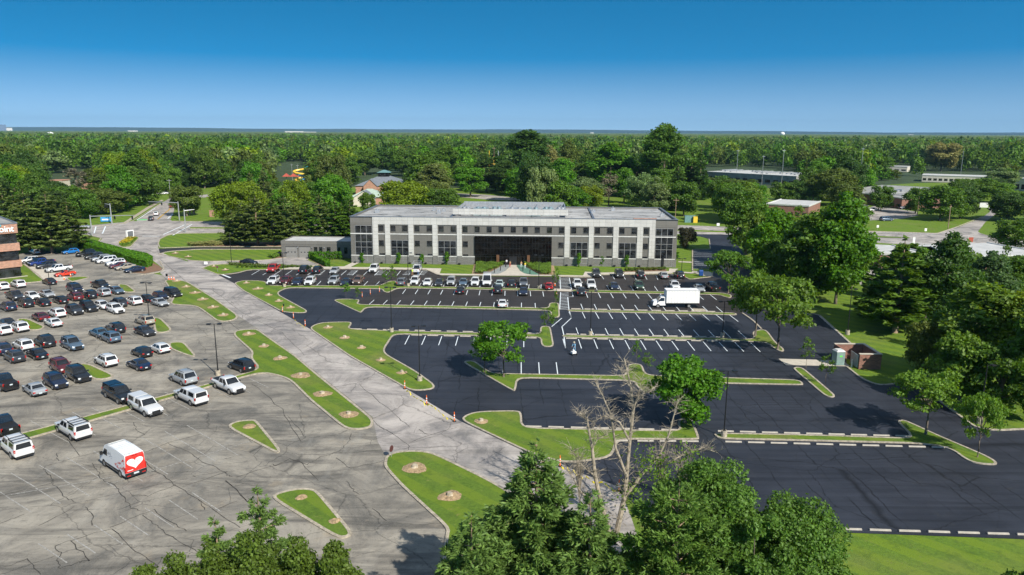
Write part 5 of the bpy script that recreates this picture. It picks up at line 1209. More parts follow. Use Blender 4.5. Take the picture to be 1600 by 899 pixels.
def make_car(kind, cap=False, rack=False, name=None, opendoor=False):
    s = SPEC[kind]; W = s['W'] / 2; root = thing(name or {'pickup': 'pickup_truck', 'cargo': 'cargo_van', 'minivan': 'minivan'}.get(kind, 'parked_car'), (0, 0, 0))
    mb = MB(); ring = []; zb = .24 if kind not in ('pickup', 'cargo') else .36
    for x, zt, wf in s['st']:
        x *= s['L'] / (2 * s['st'][-1][0]); w_ = W * wf; lowz = zb + (.1 if abs(x) > s['L'] * .46 else 0); zm = (lowz + zt) * .55
        half = [(w_ * .9, lowz), (w_ * .985, lowz + .16), (w_, zm), (w_ * .965, zt - .1), (w_ * .87, zt), (w_ * .4, zt + .025)]
        ring.append([(x, y, z) for y, z in half] + [(x, -y, z) for y, z in half[::-1]])
    n = 12; vs = [p for r_ in ring for p in r_]; fs = []
    for k in range(len(ring) - 1):
        for i in range(n): fs.append((k * n + i, k * n + (i + 1) % n, (k + 1) * n + (i + 1) % n, (k + 1) * n + i)[::-1])
    fs += [tuple(range(n))[::1], tuple(range((len(ring) - 1) * n, len(ring) * n))[::-1]]
    mb.add(vs, fs, 0)
    gb, gt, belt, H = s['gb'], s['gt'], s['belt'], s['H']; wb, wt = W * (.93 if kind != 'cargo' else .97), W * (.70 if kind not in ('pickup', 'cargo', 'bigsuv', 'suv', 'minivan') else (.78 if kind != 'cargo' else .86))
    def fr(x0, x1, X0, X1, z0, z1, w0, w1, mi=0, inset_=0.0):
        v = [(x0, -w0, z0), (x1, -w0, z0), (x1, w0, z0), (x0, w0, z0), (X0, -w1, z1), (X1, -w1, z1), (X1, w1, z1), (X0, w1, z1)]
        mb.add(v, [(4, 5, 6, 7), (0, 1, 5, 4), (1, 2, 6, 5), (2, 3, 7, 6), (3, 0, 4, 7)], mi); return [Vector(p) for p in v]
    g = fr(gb[0], gb[1], gt[0], gt[1], belt - .02, H - .05, wb, wt)
    fr(gt[0], gt[1], gt[0] + .12, gt[1] - .15, H - .05, H, wt, wt * .88)
    if cap: fr(-2.86, -.92, -2.78, -.86, 1.17, H - .02, W * .92, W * .8)
    if kind == 'pickup' and not cap: mb.box(-2.75, -1.0, -W * .8, W * .8, 1.12, 1.235, 1)
    for sx in s['wx']:
        for sy in (-1, 1): mb.cyl((sx, sy * (W - .25), s['r']), (sx, sy * (W + .004), s['r']), s['r'] + .07, n=16, mi=1)
    fx = s['L'] / 2; mb.box(fx - .06, fx + .015, -W * .5, W * .5, .38, .62 if kind in ('sedan', 'hatch', 'sports') else .8, 1); mb.box(fx - .1, fx + .02, -W * .8, W * .8, .26, .36, 1)
    mb.box(-fx - .02, -fx + .1, -W * .8, W * .8, .28, .5, 1); mb.box(-fx * .8, fx * .8, -W * .98, W * .98, zb - .04, zb + .06, 1)
    for sy in (-1, 1): mb.box(gb[1] - .45, gb[1] - .25, sy * (W + .02), sy * (W + .2), belt + .0, belt + .16, 0 if kind != 'pickup' else 1)
    if rack or kind in ('suv', 'bigsuv'):
        for sy in (-1, 1): mb.box(gt[0] + .2, gt[1] - .2, sy * wt * .84 - .02, sy * wt * .84 + .02, H + .02, H + .06, 1)
    if rack:
        zr = H + .08
        for xx in (-2.5, -1.7, -.9): mb.box(xx, xx + .06, -W * .78, W * .78, zr, zr + .05, 1)
        for sy in (-1, 1): mb.box(-2.55, -.8, sy * W * .78 - .03, sy * W * .78 + .03, H, zr + .04, 1)
    body = mb.build('body', [M['paint_car'], M['trim'] if kind != 'pickup' else M['trim']], root, smooth=38)
    def pane(nm, c4, sh=.9, mt='car_glass', off=.012):
        c = sum(c4, Vector()) / 4; nn = (c4[1] - c4[0]).cross(c4[3] - c4[0]).normalized()
        v = [c + (p - c) * sh + nn * off for p in c4]; MB().add(v, [(0, 1, 2, 3)]).build(nm, M[mt], root)
    def lerp4(a_, b2, c_, d_, u0, u1, v0, v1):
        f = lambda u, v: a_.lerp(b2, u).lerp(d_.lerp(c_, u), v)
        return [f(u0, v0), f(u1, v0), f(u1, v1), f(u0, v1)]
    pane('windshield', [g[1], g[2], g[6], g[5]], .88)
    if not cap and kind != 'cargo': pane('rear_window', [g[3], g[0], g[4], g[7]], .84)
    if cap:
        q = [Vector((-2.86, W * .92, 1.17)), Vector((-2.86, -W * .92, 1.17)), Vector((-2.78, -W * .8, H - .02)), Vector((-2.78, W * .8, H - .02))]; pane('rear_window', q, .8)
        for sy in (-1, 1):
            q = [Vector((-2.7, sy * W * .92, 1.2)), Vector((-1.05, sy * W * .92, 1.2)), Vector((-1.05, sy * W * .8, H - .04)), Vector((-2.65, sy * W * .8, H - .04))]
            if sy > 0: q = [q[1], q[0], q[3], q[2]]
            pane('cap_window', q, .78)
    if kind == 'cargo': spl = [(.74, .97)]
    elif kind in ('suv', 'bigsuv', 'minivan'): spl = [(.05, .27), (.31, .6), (.64, .93)]
    elif kind == 'pickup': spl = [(.08, .48), (.54, .93)]
    else: spl = [(.1, .5), (.55, .92)]
    for (u0, u1) in spl:
        pane('side_window', lerp4(g[0], g[1], g[5], g[4], u0, u1, .1, .86), 1.0)
        pane('side_window', lerp4(g[2], g[3], g[7], g[6], 1 - u1, 1 - u0, .1, .86), 1.0)
    zl = s['st'][-2][1]
    for sy in (-1, 1):
        y0, y1 = sorted((sy * W * .55, sy * W * .86)); x = s['st'][-2][0] * s['L'] / (2 * s['st'][-1][0])
        MB().box(x - .12, x + .11, y0, y1, zl - .2, zl - .03).build('headlight', M['headlamp'], root)
        y0, y1 = sorted((sy * W * .62, sy * W * .93)); zt = s['st'][0][1]
        if kind in ('suv', 'bigsuv', 'pickup', 'minivan', 'cargo'): y0, y1 = sorted((sy * W * .78, sy * W * .965)); MB().box(-fx + .0, -fx + .14, y0, y1, zt - .3, zt + .06).build('tail_light', M['tail'], root)
        else: MB().box(-fx - .01, -fx + .14, y0, y1, zt - .1, zt + .08).build('tail_light', M['tail'], root)
    MB().box(-fx - .03, -fx, -.17, .17, s['st'][0][1] - .28, s['st'][0][1] - .12).build('number_plate', M['plate'], root)
    r_ = s['r']
    for sx in s['wx']:
        for sy in (-1, 1):
            wq = MB().cyl((0, -.11, 0), (0, .11, 0), r_, n=18).build('wheel', M['rubber'], root); wq.location = (sx, sy * (W - .1), r_)
            rq = MB().cyl((0, sy * .1, 0), (0, sy * .125, 0), r_ * .66, n=12); 
            rq.build('rim', M['rim'], wq)
    if opendoor:
        for sy, ln in ((1, 1.1), (-1, 1.1)):
            d = MB().box(-ln, 0, -.03, .03, .35, 1.1, 0).box(-ln * .85, -.2, -.02, .02, 1.1, 1.5, 1).build('open_door', [M['paint_car'], M['car_glass']], root)
            d.location = (.85, sy * W, 0); d.rotation_euler.z = -sy * R(-62)
    return root
CARP = {}
def carproto(key):
    if key not in CARP:
        k, *fl = key.split('+'); CARP[key] = make_car(k, 'cap' in fl, 'rack' in fl, None, 'open' in fl)
        def w_(o):
            for c in kids(o): w_(c)
        w_(CARP[key])
    return CARP[key]
CC = {'white': (.72, .73, .74), 'black': (.012, .013, .016), 'dark grey': (.035, .038, .045), 'silver': (.36, .38, .4), 'navy': (.012, .02, .05), 'dark red': (.11, .012, .015), 'red': (.5, .02, .015), 'blue': (.01, .17, .5), 'slate blue': (.09, .14, .2), 'beige': (.38, .34, .27),
      'teal blue': (.05, .11, .17), 'green': (.03, .07, .04), 'orange red': (.75, .05, .015), 'grey': (.13, .14, .16), 'bronze': (.16, .1, .07), 'bright white': (.8, .8, .8), 'royal blue': (.015, .04, .2), 'pale green': (.5, .6, .58)}
TYPEW = {'sedan': 'sedan', 'suv': 'SUV', 'hatch': 'hatchback', 'pickup': 'pickup', 'minivan': 'minivan', 'cargo': 'tall van', 'sports': 'sports car', 'bigsuv': 'large SUV', 'pickup+cap': 'pickup with a bed cap', 'pickup+cap+rack': 'pickup with bed cap and roof rack', 'suv+open': 'SUV with its doors open'}
def wdir(p, q):
    a, c = g2(p), g2(q); return math.atan2(c.y - a.y, c.x - a.x)
B_AX = math.atan2(-.64, .77)          # bays of the old car park: nose to the lower right
A_AX = math.atan2(.77, .64)           # along its rows
CREC = []
def car(x, y, kind, col, head, where, special=None):
    p = G(x, y, .75); rz = {'A': B_AX, 'B': B_AX + math.pi, 'L': A_AX + math.pi, 'R': A_AX}.get(head, head) if isinstance(head, str) else head
    o = dup(carproto(kind), (p.x, p.y, .036 if x > 380 else .024), rz + random.uniform(-.02, .02), None, CC[col])
    o['category'] = {'pickup': 'pickup truck', 'cargo': 'van', 'minivan': 'van'}.get(kind.split('+')[0], 'car')
    if special: o['label'] = special
    else: CREC.append((o, col + ' ' + TYPEW[kind], where, x))
    o['group'] = 'cars ' + where
    return o
z5 = lambda a, c: (a / 5.333, 370 + c / 5.333)
z6 = lambda a, c: (a / 4.493, 520 + c / 4.493)
W_ = 'parked beside the brick office'
for a, c, k, col in ((240, 195, 'suv', 'white'), (305, 205, 'suv', 'black'), (345, 215, 'pickup', 'royal blue'), (390, 238, 'suv', 'dark grey'), (487, 265, 'pickup', 'white')): car(*z5(a, c), k, col, 'L', W_)
car(*z5(540, 302), 'sports', 'orange red', 'L', W_, 'orange-red low sports car next to the white pickup by the brick office')
car(*z5(290, 124), 'hatch', 'silver', 'B', W_, 'silver hatchback driving on the lane behind the brick office')
W_ = 'parked along the clipped hedge'
for a, c, k, col in ((587, 120, 'hatch', 'blue'), (718, 140, 'bigsuv', 'black'), (785, 162, 'suv', 'dark grey'), (840, 180, 'suv', 'silver'), (885, 193, 'minivan', 'white'), (960, 215, 'suv', 'white'), (995, 235, 'sedan', 'dark red'), (1042, 248, 'sedan', 'beige'), (1122, 270, 'sedan', 'navy')): car(*z5(a, c), k, col, 'L', W_)
W_ = 'on the lawn side of the grey lot'
for a, c, k, col in ((15, 410, 'suv', 'white'), (150, 392, 'suv', 'white'), (410, 368, 'sedan', 'black')): car(*z5(a, c), k, col, 'B', W_)
W_ = 'in the first row of the grey lot'
for a, c, k, col, h in ((125, 492, 'pickup', 'dark grey', 'A'), (268, 488, 'hatch', 'white', 'A'), (392, 472, 'sedan', 'silver', 'A'), (625, 428, 'minivan', 'navy', 'A'), (622, 497, 'suv', 'dark red', 'B'), (740, 480, 'suv', 'black', 'B'), (838, 403, 'pickup', 'black', 'A'), (855, 462, 'suv', 'silver', 'B'), (970, 443, 'sedan', 'slate blue', 'A')): car(*z5(a, c), k, col, h, W_)
for a, c, k, col, h in ((65, 578, 'suv', 'navy', 'B'), (212, 550, 'suv', 'black', 'B'), (355, 540, 'sedan', 'black', 'B'), (502, 522, 'hatch', 'black', 'B')): car(*z5(a, c), k, col, h, W_)
W_ = 'in the second row of the grey lot'
for a, c, k, col, h in ((335, 660, 'sedan', 'dark red', 'B'), (472, 632, 'suv', 'white', 'B'), (442, 708, 'sedan', 'white', 'B'), (620, 610, 'suv', 'dark grey', 'A'), (738, 585, 'bigsuv', 'black', 'A'), (855, 567, 'hatch', 'white', 'A'), (962, 600, 'suv', 'bright white', 'A'), (985, 547, 'suv', 'dark grey', 'B'), (1112, 532, 'suv', 'white', 'B'), (1215, 508, 'sedan', 'black', 'B'), (1337, 488, 'hatch', 'navy', 'A'), (1440, 466, 'minivan', 'black', 'A'), (1332, 543, 'sedan', 'silver', 'A')): car(*z5(a, c), k, col, h, W_)
W_ = 'in the third row of the grey lot'
for a, c, k, col, h in ((55, 708, 'sedan', 'black', 'B'), (20, 772, 'suv', 'white', 'B'), (158, 748, 'suv', 'white', 'B'), (822, 792, 'sedan', 'teal blue', 'B'), (957, 758, 'suv', 'black', 'B'), (917, 833, 'suv', 'slate blue', 'B'), (1205, 693, 'suv', 'beige', 'B'), (1208, 780, 'sedan', 'dark grey', 'A')): car(*z5(a, c), k, col, h, W_)
W_ = 'in the fourth row of the grey lot'
for a, c, k, col, h in ((160, 82, 'suv', 'white', 'B'), (312, 58, 'bigsuv', 'black', 'B'), (507, 78, 'bigsuv', 'slate blue', 'A'), (10, 110, 'suv', 'navy', 'B'), (98, 162, 'suv', 'dark grey', 'B'), (258, 140, 'sedan', 'black', 'B')): car(*z6(a, c), k, col, h, W_)
W_ = 'near the grey lot islands'
for a, c, k, col, h in ((430, 232, 'suv', 'dark red', 'A'), (548, 292, 'bigsuv', 'black', 'A'), (390, 338, 'suv', 'navy', 'A'), (240, 385, 'sedan', 'silver', 'B'), (742, 190, 'suv', 'white', 'B'), (994, 128, 'hatch', 'black', 'B'), (972, 213, 'sedan', 'navy', 'B'), (1120, 102, 'hatch', 'white', 'B'), (25, 345, 'pickup', 'black', 'B')): car(*z6(a, c), k, col, h, W_)
W_ = 'beside the long grass strip'
car(*z6(835, 428), 'pickup+cap', 'black', 'A', W_, 'black pickup with a bed cover behind the long grass strip')
car(*z6(1020, 512), 'pickup+cap', 'white', 'A', W_, 'white capped pickup facing us over the long grass strip')
car(286, 589, 'bigsuv', 'silver', 'B', W_, 'silver large SUV with black roof just left of the tall lamp post')
car(298, 618, 'pickup+cap', 'white', 'B', W_, 'white pickup with a plain bed cap parked in front of the silver SUV')
car(114, 669, 'pickup+cap+rack', 'white', 'B', W_, 'white pickup with bed cap and rack, right one of the two racked pickups')
car(24, 696, 'pickup+cap+rack', 'white', 'B', W_, 'white pickup with bed cap and rack at the left edge of the photo')
car(4, 664, 'pickup', 'black', 'B', W_, 'black pickup cut by the left edge above the racked white pickup')
car(357, 601, 'pickup', 'white', 'A', W_, 'white pickup with an open dark bed at the foot of the tall lamp post')
car(377, 570, 'suv+open', 'black', 'B', W_, 'black SUV with its doors open beside the long mown island')
# new car park: bays run straight away from the camera
def bay(x, y): 
    a, c = g2((x, y)), None; k = (x - 810) / (y - 198); return wdir((x, y), (x - k * 6, y - 6))     # towards the vanishing point of the bays
def carn(x, y, k, col, h, where, special=None): return car(x, y, k, col, bay(x, y) + (math.pi if h == 'F' else 0), where, special)
W_ = 'along the office walk'
carn(427, 419.5, 'pickup', 'red', 'F', W_); carn(477, 421, 'bigsuv', 'black', 'R', W_); carn(497, 421.5, 'suv', 'black', 'R', W_); carn(523, 422.5, 'sedan', 'silver', 'F', W_); carn(584.5, 420, 'bigsuv', 'white', 'F', W_); carn(652, 420.5, 'pickup', 'white', 'R', W_, 'white work pickup with ladder rack and two people behind its open tailgate')
W_ = 'in bays left of the kerb bulge'
for x, y, k, c, h in ((427, 438.5, 'suv', 'white', 'F'), (446.5, 438.5, 'suv', 'dark red', 'F'), (465.5, 439.5, 'sedan', 'navy', 'F'), (484.5, 439.5, 'suv', 'white', 'F'), (521.5, 438.5, 'suv', 'silver', 'F'), (541, 440, 'sedan', 'navy', 'F'), (559.5, 438.5, 'suv', 'bronze', 'F')): carn(x, y, k, c, h, W_)
W_ = 'in the full row before the office'
for x, y, k, c, h in ((628, 440, 'suv', 'grey', 'R'), (648.5, 439, 'suv', 'white', 'F'), (668, 440.5, 'sedan', 'white', 'F'), (686.5, 441, 'sedan', 'dark grey', 'F'), (705, 439.5, 'suv', 'silver', 'F'), (724, 440.5, 'sedan', 'slate blue', 'F'), (742.6, 440.5, 'suv', 'white', 'F'), (761, 440, 'cargo', 'white', 'F'), (780.5, 443, 'sedan', 'pale green', 'F'), (799.5, 442.5, 'suv', 'black', 'R'), (818, 441.5, 'pickup', 'grey', 'F'), (857.7, 446, 'sedan', 'red', 'R')): carn(x, y, k, c, h, W_)
W_ = 'just below the upper grass strip'
for x, y, k, c, h in ((719.7, 452, 'sedan', 'black', 'R'), (778, 451.5, 'suv', 'black', 'R'), (818, 454.5, 'sedan', 'navy', 'F'), (785, 473, 'sedan', 'white', 'R'), (907.5, 455, 'suv', 'black', 'R')): carn(x, y, k, c, h, W_)
W_ = 'in the short top right row'
for x, y, k, c, h in ((931.5, 427, 'suv', 'dark grey', 'F'), (967.5, 428, 'suv', 'black', 'F'), (1000, 428.5, 'suv', 'black', 'R'), (1036.5, 429.5, 'sedan', 'silver', 'R'), (1061, 429.5, 'suv', 'black', 'R')): carn(x, y, k, c, h, W_)
W_ = 'in the row right of the striped walkway'
for x, y, k, c, h in ((902, 443.5, 'suv', 'white', 'F'), (923, 444.5, 'pickup', 'white', 'F'), (959, 446.5, 'sedan', 'navy', 'F'), (998, 446.5, 'suv', 'green', 'F'), (1054, 446.5, 'suv', 'white', 'F'), (1092.5, 450, 'sedan', 'silver', 'F'), (1113, 448.5, 'pickup', 'black', 'R')): carn(x, y, k, c, h, W_)
W_ = 'out on the roads'
car(389, 409, 'sedan', 'black', wdir((385, 409), (400, 410)), W_, 'black sedan on the short drive to the garage wing')
rd = wdir((240, 345), (262, 318))
car(236, 341.5, 'suv', 'dark grey', rd, W_, 'dark SUV driving away from the traffic-light junction'); car(244.5, 334, 'suv', 'white', rd, W_, 'white SUV driving away just ahead of the dark one at the junction'); car(267.5, 322, 'sedan', 'red', rd + math.pi, W_, 'red car coming towards the junction beside the tree')
car(131, 354, 'suv', 'silver', 0.02, W_, 'silver car passing behind the big pine on the cross street')
W_ = 'in the low brick office lot'
for x, y, k, c in ((1357, 328, 'suv', 'white'), (1366, 327, 'sedan', 'white'), (1385, 342.5, 'minivan', 'slate blue'), (1348, 321, 'sedan', 'dark grey'), (1412, 324.5, 'sedan', 'navy')): car(x, y, k, c, 0.1, W_)
W_ = 'in the lot beyond the junction'
for i, (x, y, c) in enumerate(((251, 302, 'white'), (256, 301.5, 'white'), (262, 301, 'dark grey'), (268, 291, 'white'))): car(x, y, 'sedan', c, .3, W_)
W_ = 'in the lot below the water slide'
for i in range(8): car(303 + i * 9, 286.5 + (i % 3) * .4, random.choice(('sedan', 'suv')), random.choice(('dark red', 'silver', 'black', 'white')), 1.2, W_)
label_all(CREC)
for k, o in list(CARP.items()): drop(o)
# red and white delivery van
s = SPEC['cargo']; 
def make_van():
    p = G(191, 716, 1.2); root = thing('delivery_van', (p.x, p.y, .024), B_AX + math.pi, 'white delivery van with red rear doors bearing a white heart, alone in the open bays', 'van')
    L_, W, H = 6.0, 1.03, 2.62; mb = MB()
    prof = [(-3.0, .45), (-3.0, 2.3), (-2.9, 2.55), (-1, 2.66), (1.35, 2.6), (1.75, 2.4), (2.3, 1.45), (2.9, 1.15), (3.02, .8), (3.02, .42)]
    tum = lambda z: W * (1 - .13 * max(0, (z - 1.2) / 1.4))
    vs = [(x, tum(z), z) for x, z in prof] + [(x, -tum(z), z) for x, z in prof]; n = len(prof)
    mb.add(vs, [(i, i + 1, n + i + 1, n + i)[::-1] for i in range(n - 1)] + [tuple(range(n))[::-1], tuple(range(n, 2 * n)), (n - 1, 0, n, 2 * n - 1)[::-1]], 0)
    mb.box(-3.08, 3.06, -W * .99, W * .99, .3, .5, 1); mb.box(-3.1, -2.98, -W, W, .3, .72, 1)
    for y in (-W - .004, W + .004): mb.box(-2.2, 2.1, min(y, y * .99), max(y, y * .99), .46, .68, 1)
    for sx in (-1.75, 2.0):
        for sy in (-1, 1): mb.cyl((sx, sy * (W - .3), .38), (sx, sy * (W + .01), .38), .45, n=18, mi=1)
    o = mb.build('body', [plain('van_white', (.74, .76, .78), .35, var=.03, coat=.5), M['trim']], root, smooth=30)
    for i in range(9): MB().box(-2.7 + i * .48, -2.66 + i * .48, -.75, .75, 2.62, 2.67).build('roof_rib', M['coping_white'], o)
    red = plain('van_red', (.72, .035, .025), .4, var=.04)
    q = MB().add([(-3.025, W * .985, .75), (-3.025, -W * .985, .75), (-3.025, -tum(2.3) * .97, 2.3), (-2.94, -tum(2.5) * .93, 2.52), (-2.94, tum(2.5) * .93, 2.52), (-3.025, tum(2.3) * .97, 2.3)], [(0, 5, 2, 1), (5, 4, 3, 2)]).build('rear_door', red, root)
    H_ = [];
    for i in range(40):
        t_ = 2 * math.pi * i / 40; hx = 16 * math.sin(t_) ** 3; hy = 13 * math.cos(t_) - 5 * math.cos(2 * t_) - 2 * math.cos(3 * t_) - math.cos(4 * t_)
        H_.append((-3.04, -hx / 16 * .80, 1.66 + hy / 16 * .62))
    c0 = (-3.04, 0, 1.62); MB().add(H_ + [c0], [((i + 1) % 40, i, 40) for i in range(40)]).build('heart', M['letter'], q)
    for k, (z, w_) in enumerate(((1.88, .36), (1.76, .42), (1.64, .34), (1.52, .2))): MB().box(-3.052, -3.046, -w_, w_, z - .018, z + .018).build('lettering', plain('grey_lettering', (.25, .22, .22), .6), q)
    MB().box(-3.04, -3.03, .25, .8, .92, .99).build('web_address', M['letter'], q); MB().box(-3.07, -3.0, -.3, .35, 2.4, 2.47).build('brake_light', M['tail'], root)
    MB().box(-3.13, -3.1, -.25, .25, .5, .66).build('number_plate', M['plate'], root)
    for sy in (-1, 1):
        MB().box(-3.06, -2.9, *sorted((sy * W * .9, sy * W * 1.005)), .78, 1.35).build('tail_light', M['tail'], root); MB().box(-3.12, -3.1, *sorted((sy * .55, sy * .9)), .4, .5).build('reflector', M['tail'], root)
        v = [(1.05, sy * (W * .985 + .012), 1.45), (2.15, sy * (W * .985 + .012), 1.45), (1.7, sy * (tum(2.1) + .012), 2.1), (1.05, sy * (tum(2.1) + .012), 2.1)]
        MB().add(v, [(0, 1, 2, 3) if sy < 0 else (3, 2, 1, 0)]).build('side_window', M['car_glass'], root)
        MB().box(2.0, 2.15, *sorted((sy * (W + .02), sy * (W + .28))), 1.35, 1.7).build('mirror', M['trim'], root)
        rg = random.Random(4 + sy); g_ = MB(); g3 = MB()
        for k in range(34):       # the red script and pictures wrapped round the rear half of the side
            x = -2.85 + rg.random() ** 1.4 * 1.9; z = .85 + rg.random() * 1.25 * (1 - (x + 2.85) / 2.6); w2, h2 = .06 + rg.random() * .16, .05 + rg.random() * .14; y = sy * (tum(z + h2) + .014)
            g_.add([(x, y, z), (x + w2, y, z), (x + w2 * .8, y, z + h2), (x - .03, y, z + h2 * .8)], [(0, 1, 2, 3) if sy < 0 else (3, 2, 1, 0)])
        g_.build('red_graphics', red, root)
        for k in range(16):
            x = -.1 + rg.random() * 1.0; z = 1.25 + rg.random() * .75; y = sy * (tum(z + .1) + .016); g3.add([(x, y, z), (x + .2, y, z), (x + .2, y, z + .06), (x, y, z + .06)], [(0, 1, 2, 3) if sy < 0 else (3, 2, 1, 0)])
        g3.build('grey_graphics', plain('grey_script', (.35, .36, .4), .6), root)
        for sx in (-1.75, 2.0):
            wq = MB().cyl((0, -.12, 0), (0, .12, 0), .37, n=20).build('wheel', M['rubber'], root); wq.location = (sx, sy * (W - .12), .37); MB().cyl((0, sy * .11, 0), (0, sy * .135, 0), .24, n=12).build('rim', M['rim'], wq)
    v = [(1.79, -.82, 2.33), (1.79, .82, 2.33), (2.27, .9, 1.5), (2.27, -.9, 1.5)]; nrm = Vector((.8, 0, .55)) * .02
    MB().add([tuple(Vector(a) + nrm) for a in v], [(3, 2, 1, 0)]).build('windshield', M['car_glass'], root)
make_van()
# white box truck
def make_truck():
    p = G(1049.5, 476, .5); root = thing('box_truck', (p.x, p.y, .036), math.pi + .012, 'white box truck parked across the bays right of the striped walkway', 'truck')
    wp = MB().box(-5.2, 1.35, -1.22, 1.22, 1.0, 3.55); wp.box(-5.22, -5.15, -1.24, 1.24, .98, 3.58, 1)
    for y in (-1.24, 1.22): wp.box(-5.2, 1.37, y, y + .02, 3.5, 3.58, 1); wp.box(-5.2, 1.37, y, y + .02, .98, 1.08, 1)
    for k in range(11):
        for y in (-1.235, 1.22): wp.box(-4.9 + k * .58, -4.88 + k * .58, y, y + .015, 1.08, 3.5, 1)
    wp.build('cargo_box', [M['letter'], M['silver']], root)
    MB().box(-5.3, 1.3, -.5, .5, .6, .98).box(-5.6, -5.2, -1.1, 1.1, .55, .68).build('chassis', M['trim'], root)
    prof = [(1.45, .5), (1.45, 2.1), (1.75, 2.2), (2.35, 2.15), (3.0, 1.45), (3.75, 1.25), (3.9, .95), (3.9, .5)]; n = len(prof); W = .98
    vs = [(x, W * (1 if z < 1.4 else .88), z) for x, z in prof] + [(x, -W * (1 if z < 1.4 else .88), z) for x, z in prof]
    cab = MB().add(vs, [(i, i + 1, n + i + 1, n + i)[::-1] for i in range(n - 1)] + [tuple(range(n))[::-1], tuple(range(n, 2 * n)), (n - 1, 0, n, 2 * n - 1)[::-1]]).build('cab', [M['letter']], root, smooth=30)
    MB().box(3.86, 3.96, -.9, .9, .45, .7).build('bumper', M['silver'], root); MB().box(3.88, 3.93, -.5, .5, .75, 1.05).build('grille', M['trim'], root)
    nrm = Vector((.7, 0, .7)) * .02; v = [(2.4, -.76, 2.1), (2.4, .76, 2.1), (2.98, .86, 1.5), (2.98, -.86, 1.5)]; MB().add([tuple(Vector(a) + nrm) for a in v], [(3, 2, 1, 0)]).build('windshield', M['car_glass'], root)
    for sy in (-1, 1):
        v = [(1.7, sy * .985, 1.42), (2.85, sy * .985, 1.42), (2.35, sy * .885, 2.02), (1.7, sy * .885, 2.02)]; MB().add(v, [(0, 1, 2, 3) if sy < 0 else (3, 2, 1, 0)]).build('side_window', M['car_glass'], root)
        MB().box(2.75, 2.85, *sorted((sy * 1.02, sy * 1.3)), 1.3, 1.75).build('mirror', M['trim'], root); MB().box(3.82, 3.92, *sorted((sy * .62, sy * .92)), .8, 1.02).build('headlight', M['headlamp'], root); MB().box(-5.26, -5.22, *sorted((sy * .85, sy * 1.1)), .75, .9).build('tail_light', M['tail'], root)
        for sx, r_ in ((-3.2, .4), (2.95, .4)):
            wq = MB().cyl((0, -.15, 0), (0, .15, 0), r_, n=18).build('wheel', M['rubber'], root); wq.location = (sx, sy * .9, r_); MB().cyl((0, sy * .14, 0), (0, sy * .165, 0), .25, n=12).build('rim', M['rim'], wq)
make_truck()
# ------------------------------------------------------------------ lamp posts
def lamp(x, yb, yt, where, base=True, heads=2, name='lamp_post', col='dark', az=0.0):
    p = G(x, yb); h = hgt(x, yb, yt); t = thing(name, p, az, where, 'lamp post', 'dark lamp posts of the car parks')
    zb = 0
    if base: MB().cyl((0, 0, 0), (0, 0, .8), .36, .34, 12).build('concrete_base', M['kerb'], t); zb = .8
    MB().box(-.16, .16, -.16, .16, zb, zb + .04).build('base_plate', M[col], t)
    MB().cyl((0, 0, zb + .04), (0, 0, h - .1), .085, .055, 8).build('pole', M[col], t)
    for s in ((-1, 1) if heads == 2 else (1,)):
        MB().box(*sorted((s * .05, s * .45)), -.03, .03, h - .17, h - .11).build('arm', M[col], t)
        MB().box(*sorted((s * .45, s * 1.0)), -.22, .22, h - .22, h - .06).box(*sorted((s * .5, s * .95)), -.17, .17, h - .235, h - .22, 1).build('lamp_head', [M[col], M['coping_white']], t)
    return t
for a in [(341, 587, 505, 'tall dark lamp post rising behind the open-bed white pickup'), (234.4, 508, 441, 'lamp post on the small island left of the mown island', False), (80, 463, 409, 'lamp post behind the first row of the old car park', False), (87, 394, 378, 'short lamp post on the lawn by the blue hatchback', False, 1), (140.8, 391, 378, 'short lamp post behind the near end of the clipped hedge', False, 1),
          (362, 413, 364, 'lamp post at the tip of the lawn by the short drive', False, 1), (444.6, 449, 394.4, 'lamp post between the maroon SUV and the garage wing'), (612, 519.5, 448, 'lamp post on the kerb strip left of the worker lines'), (656, 596, 508, 'lamp post at the right corner of the wide mown island by the drive'), (638, 448, 394.5, 'lamp post in the strip before the white work pickup'),
          (841.7, 452, 398, 'lamp post in the strip left of the red sedan'), (922.5, 524.5, 453.5, 'lamp post in the strip right of the painted walkway'), (1128.7, 527, 470, 'lamp post near the right end of the middle strip'), (1065, 423.6, 403.7, 'lamp post on the lawn beside the office block corner', False), (1324, 523, 451, 'lamp post on the lawn beside the edge of the sealed car park', True, 1),
          (1131, 683, 578, 'lamp post at the left end of the long near strip'), (1530, 662, 569.4, 'lamp post at the shaded right edge', True, 1)]:
    lamp(a[0], a[1], a[2], a[3].replace('left of the worker lines', 'at the far end of the wide mown island'), *(a[4:]), az=random.uniform(-.15, .15))
# traffic signals and street poles
def signal(x, yb, yt, dx, label, arm=9):
    p = G(x, yb); h = hgt(x, yb, yt); t = thing('traffic_signal', p, 0, label, 'traffic light', 'mast-arm traffic lights of the junction')
    MB().cyl((0, 0, 0), (0, 0, h), .24, .17, 10).build('pole', M['silver'], t)
    MB().cyl((0, 0, h * .93), (dx * arm, 1.2, h * .97), .15, .09, 8).build('mast_arm', M['silver'], t)
    for k in (.55, .95): MB().box(dx * arm * k - .2, dx * arm * k + .2, .9 * k, .9 * k + .3, h * .78, h * .93).build('signal_head', M['dark'], t)
signal(144, 368.5, 336, 1, 'long-armed traffic light at the near left corner of the junction', 14); signal(175, 350, 318, -1, 'traffic light with a short bent arm at the far left of the junction', 2.5)
signal(280.5, 344.5, 315, -1, 'traffic light at the far right corner by the dark tree', 12); signal(290.5, 363.5, 327, 1, 'traffic light with a short raised arm at the near right corner', 3)
